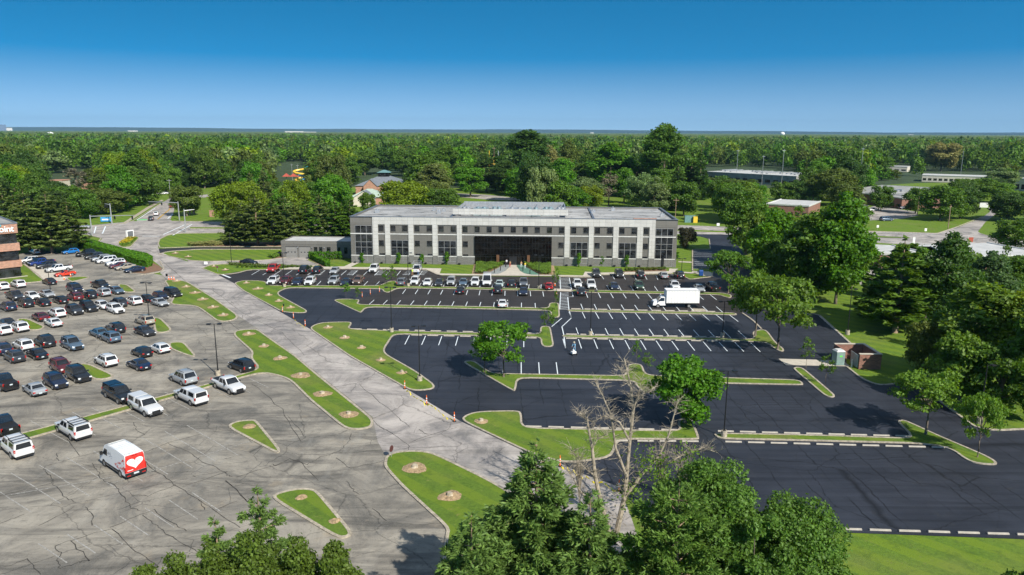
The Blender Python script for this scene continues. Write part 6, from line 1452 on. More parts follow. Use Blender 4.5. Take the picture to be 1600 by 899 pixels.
def pole(x, yb, yt, label, mat='silver', r=.16, cross=True):
    p = G(x, yb); h = hgt(x, yb, yt); t = thing('utility_pole', p, random.random(), label, 'pole', 'utility poles rising from the woods')
    MB().cyl((0, 0, 0), (0, 0, h), r, r * .7, 8).build('pole', M[mat], t)
    if cross: MB().box(-1.2, 1.2, -.08, .08, h - .9, h - .7).build('crossarm', M[mat], t)
for a in [(1055, 342, 310, 'wooden pole behind the right end of the office roof', 'bark_red'), (1150, 285, 234, 'tall pale pole left of the long warehouse'), (1190, 290, 243, 'pale pole above the middle of the long warehouse'), (1220, 300, 233, 'tall pale pole right of the warehouse roof'), (1343, 290, 231, 'tall pale pole among the woods above the low brick office'), (1500, 280, 236, 'pale pole in the far woods above the cream building'),
          (46, 275, 252, 'pale pole in the woods above the brick office'), (152, 272, 253, 'small pale pole in the woods left of the lime tree'), (772, 285, 230, 'brown mast beside the yellow steel framework', 'bark_red'), (128, 232, 211, 'distant pylon right of the left water tower'), (219, 232, 211, 'distant pylon between the water tower and the white building'), (265, 225, 208, 'distant thin pylon pair on the horizon'),
          (266, 303, 280, 'street light pole beyond the small lot'), (362, 283, 263, 'street light left of the pool'), (372, 285, 261, 'street light pole beside the pool trees'), (388, 283, 259, 'taller street light pole left of the red canopies'), (457, 282, 256, 'floodlight pole left of the water slide'), (466, 282, 257, 'floodlight pole nearest the water slide'), (1433, 337, 300, 'wooden pole beside the lot of the low brick office', 'bark_red'), (1481, 358, 320, 'wooden pole on the striped lawn by the east street', 'bark_red'), (1576, 345, 318, 'wooden pole beside the dark tree at the far right', 'bark_red')]:
    pole(*a)
# orange channel posts, cones and the fluttering tape
M['orange'] = plain('safety_orange', (.85, .16, .02), .5, var=.05); M['tape'] = plain('yellow_tape', (.8, .65, .03), .5, var=.1)
def post(x, y, label, h=1.15):
    t = thing('channelizer_post', G(x, y), 0, label, 'traffic post', 'orange posts closing off the sealed car park'); zz_ = 0
    MB().cyl((0, 0, .024), (0, 0, .1), .24, .22, 10).build('rubber_base', M['rubber'], t); MB().cyl((0, 0, .1), (0, 0, h), .07, .05, 10).cyl((0, 0, h), (0, 0, h + .08), .03, .05, 8).build('tube', M['orange'], t)
    for z in (.45, .75): MB().cyl((0, 0, z), (0, 0, z + .14), .073, .07, 10).build('reflective_band', M['letter'], t)
for a in [(441.6, 488, 'orange post at the lower tip of the first mown island'), (458.7, 498, 'middle orange post of the upper drive opening'), (477, 510, 'orange post at the kerb below the upper drive opening'), (566, 465, 'nearest of the three orange posts before the marked bays'), (578.7, 460.5, 'middle of the three orange posts before the marked bays'), (593, 457, 'farthest of the three orange posts before the marked bays'),
          (632.5, 608, 'orange post at the upper left end of the yellow tape'), (666.7, 632, 'orange and white post in the middle of the yellow tape'), (710, 659, 'orange and white post at the lower right end of the yellow tape'), (875, 729, 'orange and white post left of the dead tree'), (967, 768, 'orange and white post seen between the dead trunks')]: post(*a)
def tape(p0, p1, n, label):
    a = G(*p0, .9); c = G(*p1, .9); mb = MB(); rg = random.Random(n)
    for k in range(n):
        t0 = (k + .1) / n; t1 = t0 + .55 / n; A0 = a.lerp(c, t0); A1 = a.lerp(c, t1); z0 = .75 + rg.uniform(-.35, .2); z1 = .75 + rg.uniform(-.4, .2)
        mb.add([(A0.x, A0.y, z0), (A1.x + rg.uniform(-.2, .2), A1.y, z1), (A1.x, A1.y + .1, z1 + .14), (A0.x, A0.y + .05, z0 + .14)], [(0, 1, 2, 3), (3, 2, 1, 0)])
        if k < n - 1:
            A2 = a.lerp(c, (k + 1.1) / n); mb.tube([(A1.x, A1.y, z1 + .05), (A2.x, A2.y, .8)], [.012, .012], 4)
    tag(mb.build('caution_tape', M['tape']), label, 'tape', 'strings of yellow tape between the posts')
tape((460, 500), (477, 511), 6, 'short yellow tape between the two upper orange posts'); tape((634, 608), (709, 658), 13, 'long yellow tape along the edge of the sealed car park'); tape((876, 727), (966, 765), 9, 'yellow tape strung behind the dead tree')
def cone(x, y, label):
    t = thing('traffic_cone', G(x, y), 0, label, 'traffic cone', 'traffic cones'); MB().box(-.2, .2, -.2, .2, .02, .06).build('cone_base', M['rubber'], t); MB().cyl((0, 0, .06), (0, 0, .9), .16, .04, 12).build('cone_body', M['orange'], t); MB().cyl((0, 0, .45), (0, 0, .62), .115, .085, 12).build('cone_band', M['letter'], t)
for a in [(264, 437.5, 'left cone of the three at the tip of the mown island'), (268, 437.5, 'middle cone of the three at the tip of the mown island'), (272, 437.8, 'right cone of the three at the tip of the mown island'), (93, 431.5, 'orange cone left of the red sports car front'), (110.6, 432.5, 'orange cone under the tail of the red sports car'), (100.5, 437.5, 'orange cone at the tip of the small island'),
          (867, 447, 'orange cone left of the striped walkway'), (869.5, 462.5, 'orange cone on the concrete pad by the walkway')]: cone(*a)
# stumps in rings of sawdust
def stump(x, y, w_px, label, wood=True):
    p = G(x, y); zt = .115 if True else 0; t = thing('tree_stump', (p.x, p.y, zt), random.random() * 6, label, 'tree stump', 'stumps left in rings of sawdust')
    rr_ = w_px * .44 / (1150 / (p - CAMP).dot(_w)); rg = random.Random(int(x * 7 + y)); n = 20
    vs = [(0, 0, .1)]
    for k, (f, z) in enumerate(((.55, .09), (1.0, .012))):
        for i in range(n):
            a = 6.283 * i / n; q = rr_ * f * (1 + .07 * math.sin(a * 3 + x) + rg.uniform(-.07, .07)); vs.append((q * math.cos(a), q * math.sin(a) * .9, z + (rg.random() * .05 if k == 0 else 0)))
    MB().add(vs, [(0, 1 + i, 1 + (i + 1) % n) for i in range(n)] + [(1 + i, 1 + n + i, 1 + n + (i + 1) % n, 1 + (i + 1) % n) for i in range(n)]).build('sawdust_ring', M['sawdust'], t)
    if wood:
        m_ = MB(); r0 = .22 + rg.random() * .08; vs = []
        for z, f in ((.05, 1.35), (.2, 1.0), (.36, .95)):
            for i in range(10): a = 6.283 * i / 10; q = r0 * f * (1 + rg.uniform(-.12, .12)); vs.append((q * math.cos(a), q * math.sin(a), z + (rg.uniform(-.05, .05) if z > .3 else 0)))
        m_.add(vs, [(k * 10 + i, k * 10 + (i + 1) % 10, (k + 1) * 10 + (i + 1) % 10, (k + 1) * 10 + i) for k in range(2) for i in range(10)] + [tuple(range(20, 30))]); m_.build('cut_stump', M['bark_pale'], t)
ST = [([(274, 396.5, 13), (294, 402, 13), (334, 417, 10), (352, 422.5, 14)], 'on the lawns left of the garage wing'), ([(385, 443, 13), (403, 452, 20), (419.7, 462, 15), (435.6, 471.5, 16), (454, 481.5, 16)], 'on the upper right mown island'),
      ([(276, 440, 16), (291, 449, 16), (305, 458.3, 21), (316.6, 468.6, 21), (332.5, 481, 21), (349, 493.4, 21)], 'on the upper left mown island'), ([(388.7, 523, 24), (412.5, 542, 20), (437.5, 561, 26), (470, 588, 36), (503.7, 617, 34), (545, 649, 36)], 'on the long island by the drive'),
      ([(512.5, 512.8, 18), (538.7, 528.8, 20), (565, 544.5, 18), (595, 564, 18), (628, 583.7, 20)], 'on the wide mown island'), ([(390, 668, 24), (471, 779, 22), (523, 816, 22)], 'on the small islands of the old car park'), ([(648, 733, 46), (703, 777, 44)], 'on the big island at the bottom'), ([(752, 660, 26)], 'on the island left of the dead tree')]
srec = []
for lst, wh in ST:
    for x, y, w_ in lst: 
        srec.append((x, y, w_, wh))
for lst, wh in ST:
    for i, (x, y, w_) in enumerate(lst): stump(x, y, w_, ordinal(i, len(lst), 'sawdust-ringed stump', wh), wood=not (wh.startswith('on the small islands')))
# concrete wheel stops
WS = MB().add([(-.92, -.09, 0), (.92, -.09, 0), (.92, .09, 0), (-.92, .09, 0), (-.9, -.06, .13), (.9, -.06, .13), (.9, .06, .13), (-.9, .06, .13)], [(4, 5, 6, 7), (0, 1, 5, 4), (1, 2, 6, 5), (2, 3, 7, 6), (3, 0, 4, 7)]).mesh('wheel_stop', plain('stop_concrete', (.43, .395, .34), .85, var=.15, scale=3))
def stops(P, Q, n, where, rz=None, skip=()):
    a, c = g2(P), g2(Q); ang = math.atan2(c.y - a.y, c.x - a.x)
    for i in range(n):
        if i in skip: continue
        q = a.lerp(c, i / (n - 1)); o = bpy.data.objects.new('wheel_stop', WS); COL.objects.link(o); o.location = (q.x, q.y, .034); o.rotation_euler.z = ang + random.uniform(-.015, .015)
        tag(o, 'concrete wheel stop ' + where, 'wheel stop', 'wheel stops in the row ' + where)
stops((586.5, 477), (827, 481.6), 12, 'in the row of bays right of three orange posts', skip=())
stops((557, 514.9), (832.5, 521.4), 12, 'on the far side of the strip left of the walkway'); stops((651, 524.5), (830, 528.9), 8, 'facing the eight white lines near the pale lamp')
stops((893, 523), (1118, 527.4), 11, 'on the far side of the strip right of the walkway'); stops((893, 529.7), (1138, 534.2), 11, 'on the near side of the strip right of the walkway'); stops((900, 483.3), (1110, 487.5), 11, 'under and beside the box truck')
stops((834, 667.5), (1045.5, 672.6), 7, 'along the top of the island left of the dead tree'); stops((973.5, 689.8), (1078.6, 690.6), 4, 'along the lower edge of the island behind the dead tree')
stops((1134, 675), (1412, 682.5), 9, 'on the far side of the long near strip'); stops((1146, 691.5), (1469, 700), 10, 'on the near side of the long near strip'); stops((1239, 825.6), (1606, 836.6), 9, 'along the bottom lawn edge')
stops((1283, 497), (1324, 534), 8, 'along the slanting right edge of the sealed car park')
# signs
def sign(x, yb, yt, label, mat, w=.6, hh=.75, post_mat='silver', octo=False, name='sign', txt=None):
    p = G(x, yb); h = hgt(x, yb, yt); t = thing(name, p, 0, label, 'sign'); MB().cyl((0, 0.03, 0), (0, 0.03, h), .035, n=6).build('post', M[post_mat], t)
    if octo: MB().cyl((0, -.02, h - w / 2), (0, .01, h - w / 2), w / 2, n=8).build('panel', mat, t)
    else: MB().box(-w / 2, w / 2, -.02, .01, h - hh, h).build('panel', mat, t)
    return t
sign(612, 715.5, 696, 'back of a dark stop sign at the tip of the big bottom island', plain('sign_back', (.09, .03, .03), .6), .75, octo=True, name='stop_sign').rotation_euler.z = 1.15
sign(340, 425, 415.5, 'small dark sign on the lawn tip by the short drive', plain('sign_back_small', (.12, .05, .05), .6), .6, octo=True, name='stop_sign'); sign(322, 416, 409, 'white square sign at the mouth of the short drive', M['letter'], .9, .7)
sign(443.5, 484, 475, 'thin dark marker standing by the orange post on the first island', M['dark'], .25, .5); sign(1121.5, 362, 349, 'white street sign on the median right of the office block', M['letter'], 1.0, .9); sign(1371, 359.5, 352, 'small white sign on the striped lawn, left one', M['letter'], .8, .9); sign(1446, 363.5, 357, 'small white sign on the striped lawn, right one', M['letter'], .8, 1.0)
sign(1427, 384.5, 371, 'narrow white banner on a post by the street median', M['letter'], .7, 2.0); sign(1537, 324.5, 317, 'pale blue-white sign board beside the east street', M['coping_white'], 4, 3); sign(261, 437, 428, 'low dark sign frame by the three cones', M['dark'], .5, .6)
t = thing('monument_sign', G(203.5, 372), 1.15, 'white slab monument sign standing in the yellow flower bed', 'sign'); MB().box(-1.3, 1.3, -.25, .25, 0, 2.5).build('slab', M['letter'], t); MB().box(-1.0, 1.0, -.28, -.251, .5, 2.2).build('face', M['coping'], t)
t = thing('street_billboard', G(166, 347.5), .2, 'low blue and white board on the far corner of the junction', 'sign'); MB().box(-1.8, 1.8, -.2, .2, .3, 2.0).build('panel', M['slide_b'], t); MB().box(-1.3, 1.3, -.23, -.201, .8, 1.3).build('white_band', M['letter'], t)
t = thing('utility_cabinet', G(1078, 348), 0, 'green utility cabinet on the verge right of the office block', 'cabinet'); MB().box(-2, 2, 0, 1.2, 0, 2.6).box(-2.05, 2.05, -.05, 1.25, 2.6, 2.7).build('cabinet', M['teal'], t)
t = thing('yellow_cabinet', G(1086.5, 348.5), 0, 'yellow upright box beside the green utility cabinet', 'cabinet'); MB().box(-.8, .8, 0, .8, 0, 2.3).box(-.85, .85, -.05, .85, 2.3, 2.4).build('cabinet', M['slide_y'], t)
t = thing('mail_box', G(1095.5, 432.5), 0, 'blue collection box on the walk below the striped bays', 'mail box'); MB().box(-.45, .45, 0, .7, .25, 1.25).cyl((-.45, .35, 1.25), (.45, .35, 1.25), .35, n=14).build('box', plain('postal_blue', (.01, .06, .25), .4), t)
for sx in (-1, 1): MB().box(sx * .4 - .04, sx * .4 + .04, .1, .6, 0, .25).build('leg', M['dark'], t)
t = thing('flagpole', G(1510, 395), 0, 'white flagpole with a flag above the white roofs on the right', 'flagpole'); h = hgt(1510, 395, 369); MB().cyl((0, 0, 0), (0, 0, h), .08, .05).build('pole', M['letter'], t); MB().box(.06, 1.5, -.01, .01, h - 1.8, h - .4).build('flag', M['slide_r'], t)
t = thing('monument_sign', G(331, 339), 0, 'small brick pillar sign on the lawn right of the junction', 'sign'); MB().box(-.9, .9, 0, .6, 0, 2.4).box(-1, 1, -.1, .7, 2.4, 2.6).build('pillar', M['brick'], t)
# shrubs, hedges and beds made of leaf sprays
def leafmass(name, pts_px, n, h0, h1, size, tone, label, cat=None, kind=None, z=0.0, smooth_top=True):
    P = GP(pts_px); xs = [p.x for p in P]; ys = [p.y for p in P]; rg = np.random.default_rng(len(P) * 7 + n); out = []
    poly = [(p.x, p.y) for p in P]
    while len(out) < n:
        x, y = rg.uniform(min(xs), max(xs)), rg.uniform(min(ys), max(ys))
        if inpoly(x, y, poly): out.append((x, y))
    o_ = np.array(out); bumps = h0 + (h1 - h0) * (.5 + .25 * np.sin(o_[:, 0] * 2.1) + .25 * np.sin(o_[:, 1] * 2.7 + 1))
    zz_ = z + bumps * np.where(rg.random(n) < .6, 1, rg.random(n)); C = np.stack([o_[:, 0], o_[:, 1], zz_], 1); Nn = unit(n, rg) * .7 + np.array([0, -.2, .7]); Nn /= np.linalg.norm(Nn, axis=1)[:, None]
    V = cards(C, Nn, size * (.6 + .8 * rg.random(n)), rg); ob_ = bpy.data.objects.new(name, quad_mesh(name, V, M['leaf'])); COL.objects.link(ob_); ob_.color = (*TONE[tone], 1)
    tag(ob_, label, cat, kind=kind); return ob_
def clipped(name, pts_px, h, n, size, tone, label):
    P = GP(pts_px); P = P if area(P) > 0 else P[::-1]; t = thing(name, (0, 0, 0), 0, label, 'hedge'); rg = np.random.default_rng(n); C = []; Nn = []
    core = MB(); Q = inset(P, .25); core.poly([(q.x, q.y, h - .25) for q in Q]); 
    for i in range(len(Q)): a, c = Q[i], Q[(i + 1) % len(Q)]; core.add([(a.x, a.y, 0), (c.x, c.y, 0), (c.x, c.y, h - .25), (a.x, a.y, h - .25)], [(0, 1, 2, 3)])
    core.build('twigs', M['bark'], t)
    per = sum((P[i] - P[i - 1]).length for i in range(len(P))); A = abs(area(P)); na_ = int(n * A / (A + per * h))
    poly = [(p.x, p.y) for p in P]; xs = [p.x for p in P]; ys = [p.y for p in P]; k = 0
    while k < na_:
        x, y = rg.uniform(min(xs), max(xs)), rg.uniform(min(ys), max(ys))
        if inpoly(x, y, poly): C.append((x, y, h - .12 * rg.random())); Nn.append((0, 0, 1)); k += 1
    for _ in range(n - na_):
        s_ = rg.random() * per; i = 0
        while s_ > (P[i] - P[i - 1]).length: s_ -= (P[i] - P[i - 1]).length; i += 1
        d = P[i] - P[i - 1]; q = P[i - 1] + d * (s_ / d.length); nn = Vector((d.y, -d.x)).normalized(); C.append((q.x - nn.x * .1 * rg.random(), q.y - nn.y * .1 * rg.random(), h * rg.random())); Nn.append((nn.x, nn.y, .1))
    C = np.array(C); Nn = np.array(Nn, float) + unit(n, rg) * .55; Nn /= np.linalg.norm(Nn, axis=1)[:, None]
    V = cards(C, Nn, size * (.6 + .8 * rg.random(n)), rg); ob_ = bpy.data.objects.new('foliage', quad_mesh('foliage', V, M['leaf'])); COL.objects.link(ob_); ob_.parent = t; ob_.color = (*TONE[tone], 1)
clipped('clipped_hedge', [(122, 381), (132, 380), (165, 389), (205, 400), (230, 405), (239, 410), (238, 416), (230, 418.5), (215, 415), (170, 399), (122, 387)], 1.7, 16000, .24, 'vivid', 'long clipped bright green hedge between the parked cars and the drive')
clipped('clipped_hedge', [(482, 403), (487, 402), (500, 408), (516, 414), (516, 418), (508, 417), (490, 408)], 1.4, 4000, .2, 'vivid', 'clipped hedge slanting down beside the garage doors')
for i, x in enumerate((484, 492, 500, 507, 513.5, 520, 527, 534)):
    tree(x + 3, 405 - (0 if i % 2 else .6), 396, 5.5, 'column', 'vivid') if False else None
bushes = []
cp = make_broad(31, 1.3, 1.5, .1, 18, 600, .12, 'round', name='shrub', r=.04); kids(cp); [kids(c) for c in kids(cp)]
def bush(x, y, h, w, tone, label, group):
    p = G(x, y); o = dup(cp, (p.x, p.y, 0.1), random.random() * 6, (w / 1.3, w / 1.3, h / 1.5), tuple(c * random.uniform(.85, 1.15) for c in TONE[tone])); tag(o, label, 'shrub', group)
for i in range(8): bush(486 + i * 6.5, 405.5 + (i % 2) * .5, 2.1, 1.2, 'vivid', ordinal(i, 8, 'upright bright shrub', 'in the row against the garage wing'), 'upright shrubs against the garage wing')
for i in range(17): bush(372 + i * 7.1, 418.6, .55, .7, 'mid', 'small round shrub in the planted line above the bays before the garage wing', 'small shrubs in a line above the bays')
for i in range(14): bush(978 + i * 4.6, 424.8 - (i % 2) * .8 - i * .15, .8, .9, 'olive', 'low shrub in the bed at the right end of the office front', 'low shrubs in the right-hand bed')
leafmass('shrub_bed', [(744, 411.5), (792, 412), (788, 415), (771, 422.5), (756, 429), (743, 429)], 5200, .5, 1.0, .16, 'fresh', 'dense green shrub bed left of the entrance plaza', kind='stuff', z=.1)
leafmass('shrub_bed', [(813, 412), (861, 413), (861, 430), (846, 430), (833, 423.5)], 5200, .5, 1.0, .16, 'fresh', 'dense green shrub bed right of the entrance plaza', kind='stuff', z=.1)
leafmass('ornamental_grass', [(292, 383.5), (330, 381), (366, 379.5), (366, 382.5), (330, 385), (300, 385.3)], 5200, .5, 1.1, .2, 'straw', 'straw-coloured ornamental grasses in the mulch bed before the pines', kind='stuff')
leafmass('ornamental_grass', [(418, 402), (438, 397), (440, 400), (428, 405)], 1200, .4, .9, .18, 'fresh', 'green grasses at the mulch tip beside the garage wing', kind='stuff')
leafmass('ornamental_grass', [(354, 412.3), (400, 415.2), (484, 417.2), (440, 418.6), (400, 418), (360, 415)], 2600, .3, .6, .16, 'olive', 'thin green grasses along the kerb of the short drive', kind='stuff')
TONE['flower'] = (.55, .45, .03)
leafmass('flower_bed', [(186, 381), (200, 373.5), (213, 372.5), (206, 379), (198, 381.5), (188, 383)], 1100, .3, .7, .2, 'flower', 'mass of yellow flowers round the white monument sign', kind='stuff', z=.1)
leafmass('flower_bed', [(186, 383), (200, 374.5), (214, 372.5), (207, 380), (198, 384), (188, 385)], 1400, .2, .5, .2, 'fresh', 'green leaves under the yellow flowers round the monument sign', kind='stuff', z=.1)
drop(cp)
for i, (x, y) in enumerate(((772.4, 426.5), (782, 423), (790, 417.5), (817, 424), (828, 428.5))):
    o = MB().cyl((0, 0, 0), (0, 0, .95), .1, n=8).box(-.13, .13, -.13, .13, .95, 1.05).build('path_light', M['dark'], loc=G(x, y, .12)); tag(o, ordinal(i, 5, 'short black bollard light', 'in the gravel beds beside the entrance plaza'), 'bollard light', 'bollard lights of the entrance plaza')
# people
M['skin'] = plain('skin', (.45, .26, .18), .6, var=.05); 
def cloth(n, c): return plain(n, c, .85, var=.1)
PAL = {'hi': cloth('hi_vis', (.55, .8, .05)), 'tan': cloth('tan_cloth', (.5, .3, .15)), 'white': cloth('white_cloth', (.7, .7, .72)), 'jeans': cloth('denim', (.08, .16, .3)), 'lblue': cloth('light_blue_cloth', (.2, .42, .62)), 'black': cloth('black_cloth', (.02, .02, .025)), 'red': cloth('red_cloth', (.55, .08, .06)), 'hair': cloth('brown_hair', (.05, .03, .02)), 'hat': cloth('straw_hat', (.6, .55, .42)), 'yellow': cloth('yellow_cloth', (.7, .55, .05)), 'grey': cloth('grey_cloth', (.2, .2, .22))}
def person(x, y, rz, shirt, trousers, label, lean=0.0, reach=0.0, hat=None, stride=.1, z=.036):
    p = G(x, y, z); root = thing('person', p, rz, label, 'person'); bm = bmesh.new(); sk = bm.verts.layers.skin.verify()
    J = {'pel': (0, 0, .95), 'wai': (0, lean * .1, 1.12), 'che': (0, lean * .3, 1.36), 'nek': (0, lean * .42, 1.52), 'hed': (0, lean * .5 + .02, 1.60), 'top': (0, lean * .55 + .02, 1.74)}
    for s, n in ((-1, 'l'), (1, 'r')):
        J['hip' + n] = (s * .1, 0, .9); J['kne' + n] = (s * .11, stride * s + .03, .5); J['ank' + n] = (s * .12, stride * s * 1.3 - .03, .08); J['toe' + n] = (s * .14, stride * s * 1.3 + .14, .04)
        J['sho' + n] = (s * .19, lean * .36, 1.43); J['elb' + n] = (s * .25, lean * .4 + reach * .22, 1.16); J['wri' + n] = (s * .2, lean * .4 + reach * .48 + .05, .96 + reach * .08); J['han' + n] = (s * .19, lean * .4 + reach * .56 + .07, .9 + reach * .1)
    Rd = {'pel': .13, 'wai': .125, 'che': .15, 'nek': .06, 'hed': .095, 'top': .075, 'hip': .09, 'kne': .062, 'ank': .045, 'toe': .04, 'sho': .062, 'elb': .045, 'wri': .032, 'han': .035}
    V = {k: bm.verts.new(v) for k, v in J.items()}
    for k, v in V.items(): r_ = Rd[k[:3]]; v[sk].radius = (r_, r_ * .85)
    V['pel'][sk].use_root = True
    E = [('pel', 'wai'), ('wai', 'che'), ('che', 'nek'), ('nek', 'hed'), ('hed', 'top')]
    for n in 'lr': E += [('pel', 'hip' + n), ('hip' + n, 'kne' + n), ('kne' + n, 'ank' + n), ('ank' + n, 'toe' + n), ('che', 'sho' + n), ('sho' + n, 'elb' + n), ('elb' + n, 'wri' + n), ('wri' + n, 'han' + n)]
    for a, c in E: bm.edges.new((V[a], V[c]))
    me = bpy.data.meshes.new('p'); bm.to_mesh(me); bm.free(); tmp = bpy.data.objects.new('p', me); COL.objects.link(tmp); tmp.modifiers.new('s', 'SKIN'); tmp.modifiers.new('d', 'SUBSURF').levels = 1
    bpy.context.view_layer.update(); m2 = bpy.data.meshes.new_from_object(tmp.evaluated_get(bpy.context.evaluated_depsgraph_get())); bpy.data.objects.remove(tmp)
    m2.materials.clear(); [m2.materials.append(q) for q in (M['skin'], PAL[shirt], PAL[trousers], M['trim'])]
    for f in m2.polygons:
        c = f.center; f.use_smooth = True
        f.material_index = 3 if c.z < .1 else 2 if c.z < 1.0 and abs(c.x) < .19 else 0 if c.z > 1.5 or (abs(c.x) > .17 and c.z < 1.12) else 1
    bo_ = bpy.data.objects.new('body', m2); COL.objects.link(bo_); bo_.parent = root
    hx = Vector(J['top']); 
    if hat: MB().cyl(hx + Vector((0, 0, -.02)), hx + Vector((0, 0, .0)), .2, .2, 12).cyl(hx, hx + Vector((0, 0, .1)), .1, .08, 10).build('hat', PAL[hat], root)
    else: MB().cyl(hx + Vector((0, -.02, -.1)), hx + Vector((0, -.01, .05)), .1, .06, 10).build('hair', PAL['hair'], root)
    for s in (-1, 1):
        hb = Vector(J['han' + ('l' if s < 0 else 'r')])
        for k in range(4): MB().tube([hb + Vector((0, .0 + k * .012 - .02, -.01)), hb + Vector((s * .004, .0 + k * .014 - .02, -.06)), hb + Vector((-s * .01, k * .014 - .015, -.095 + abs(k - 1) * .01))], [.009, .008, .006], 5).build('finger', M['skin'], root) if False else None
    return root
person(644.5, 431, 0, 'hi', 'tan', 'person in a yellow-green vest and tan trousers behind the white work pickup', reach=.6); person(653.5, 431, .5, 'white', 'jeans', 'person in a white shirt and blue jeans leaning at the tailgate of the work pickup', lean=.5, reach=.8)
person(791.5, 415.5, math.pi, 'white', 'black', 'person in white and black standing left of the office entrance', z=.13); person(797, 418, 2.6, 'tan', 'red', 'person in tan top and red trousers at the head of the plaza', z=.13); person(806, 414, 3.2, 'red', 'tan', 'person in red right at the office doors', z=.13)
person(814.5, 418.5, 3.0, 'tan', 'white', 'person in tan and white right of the plaza', z=.13); person(820.5, 420.5, 3.4, 'yellow', 'white', 'person in a yellow top beside the green gravel bed', z=.13)
person(897.5, 551, 2.7, 'lblue', 'lblue', 'worker in light blue with a pale straw hat pushing the line marking machine', lean=.35, reach=.9, hat='hat')
q = G(896, 555, .036); t = thing('line_marking_machine', q, .5, 'small wheeled line marking machine pushed by the worker in blue', 'machine')
MB().box(-.35, .35, -.3, .3, .3, .6).cyl((0, 0, .6), (0, 0, .85), .16, n=12).build('frame', M['letter'], t); MB().tube([(-.25, .25, .5), (-.25, .8, 1.0), (.25, .8, 1.0), (.25, .25, .5)], [.02] * 4, 6).build('handle', M['dark'], t)
for a, c in ((-.4, -.3), (.4, -.3), (-.4, .35), (.4, .35)): MB().cyl((a - .04, c, .15), (a + .04, c, .15), .15, n=12).build('wheel', M['rubber'], t)
# ladder rack on the work pickup is its own frame
q = G(652, 420.5, .75); t = thing('ladder_rack', (q.x, q.y, .036), bay(652, 420.5), 'steel ladder rack over the white work pickup by the office walk', 'rack')
for x in (-2.6, -.9, 1.2):
    for y in (-.9, .9): MB().cyl((x, y, 1.2), (x, y, 2.5), .035, n=6).build('upright', M['silver'], t)
    MB().box(x - .04, x + .04, -.94, .94, 2.5, 2.57).build('cross_bar', M['silver'], t)
for y in (-.9, .9): MB().box(-2.7, 1.4, y - .03, y + .03, 2.57, 2.63).build('side_rail', M['silver'], t)
# ------------------------------------------------------------------ trees right below the camera, and the dead tree
def solo(x, yb, yt, wpx, label, tone, maker, cat='tree'):
    p = G(x, yb); h = hgt(x, yb, yt); zc = h * .55; w = wpx / (PR((p.x + .5, p.y, zc))[0] - PR((p.x - .5, p.y, zc))[0]); pass
    root = maker(w, h); root.location = (p.x, p.y, 0); root.scale = (w / root['_w'], w / root['_w'], h / root['_h'])
    for c in root.children: c.color = (*TONE[tone], 1)
    tag(root, label, cat, 'trees in the foreground below the camera'); return root
def tufted(seed, w, h, z0, tiers, per, ntuft, blade, power, droop, ragged, name='pine_tree', r=.22):
    rng = np.random.default_rng(seed); C, Nn, s, up, segs = conifer_points(rng, w, z0, h, tiers, per, ntuft, blade, power, droop, ragged)
    k = 7; n = len(C); C2 = np.repeat(C, k, 0); U2 = np.repeat(up, k, 0) * .9 + unit(n * k, rng) * .75; U2 /= np.linalg.norm(U2, axis=1)[:, None]
    L_ = blade * (.6 + .7 * rng.random((n * k, 1))); side = np.cross(U2, unit(n * k, rng)); side /= np.linalg.norm(side, axis=1)[:, None]; wd = L_ * .13
    V = np.stack([C2 - side * wd * .4, C2 + U2 * L_ * .55 + side * wd, C2 + U2 * L_, C2 + U2 * L_ * .5 - side * wd], 1).reshape(-1, 3)
    t = MB(); t.tube([(0, 0, 0), (.08, 0, h * .4), (0, .06, h * .98)], [r, r * .65, r * .08], 9)
    for k_ in range(0, len(segs), 2):
        a, Rb, z, tt = segs[k_]; t.tube([(0, 0, z), (math.cos(a) * Rb * .55, math.sin(a) * Rb * .55, z - droop * Rb * .5), (math.cos(a) * Rb * .95, math.sin(a) * Rb * .95, z - droop * Rb * .85)], [.06 * (1 - tt) + .02, .03, .01], 5)
    return proto(name, V, t, M['needle'], M['bark_red'])
def leafy(seed, w, h, z0, lobes, n, leaf, shape='round', name='broadleaf_tree', r=.2):
    return make_broad(seed, w, h, z0, lobes, n, leaf, shape, name, 'bark', r)
TONE['pine_near'] = (.145, .25, .055); TONE['juniper'] = (.13, .24, .04); TONE['bush'] = (.12, .19, .025); TONE['oak_near'] = (.12, .24, .035)
solo(834, 1010, 706, 320, 'full pine with soft needles in the bottom centre of the photo', 'pine_near', lambda w, h: tufted(41, w, h, .6, 17, 11, 17000, .36, 1.0, -.03, .35))
solo(738, 1060, 806, 210, 'smaller pine at the left foot of the big bottom pine', 'pine_near', lambda w, h: tufted(42, w, h, .5, 13, 9, 7500, .34, .9, -.03, .35))
solo(915, 1050, 770, 210, 'dark pine tucked between the big bottom pine and the dead tree', 'pine_near', lambda w, h: tufted(43, w, h, .5, 13, 9, 7500, .34, .9, -.03, .35))
solo(1045, 1060, 758, 240, 'light green juniper-like conifer below the dead tree', 'juniper', lambda w, h: tufted(44, w, h, .5, 15, 10, 11000, .3, .5, -.15, .4, name='juniper_tree'))
solo(1098, 1000, 727, 190, 'glossy leafy tree behind the juniper at the bottom right', 'oak_near', lambda w, h: leafy(45, w, h, 1.2, 150, 70000, .105))
solo(1225, 1030, 786, 180, 'rounded leafy tree at the bottom beside the lawn', 'oak_near', lambda w, h: leafy(46, w, h, 1.0, 150, 70000, .105))
solo(1165, 1060, 800, 120, 'leafy tree filling the gap between the two rounded bottom trees', 'oak_near', lambda w, h: leafy(47, w, h, 1.0, 70, 36000, .105))
solo(418, 1000, 764, 150, 'slim pine top poking above the bushy tree at the bottom left', 'pine_near', lambda w, h: tufted(48, w, h, .8, 12, 7, 7000, .24, .7, -.05, .35))
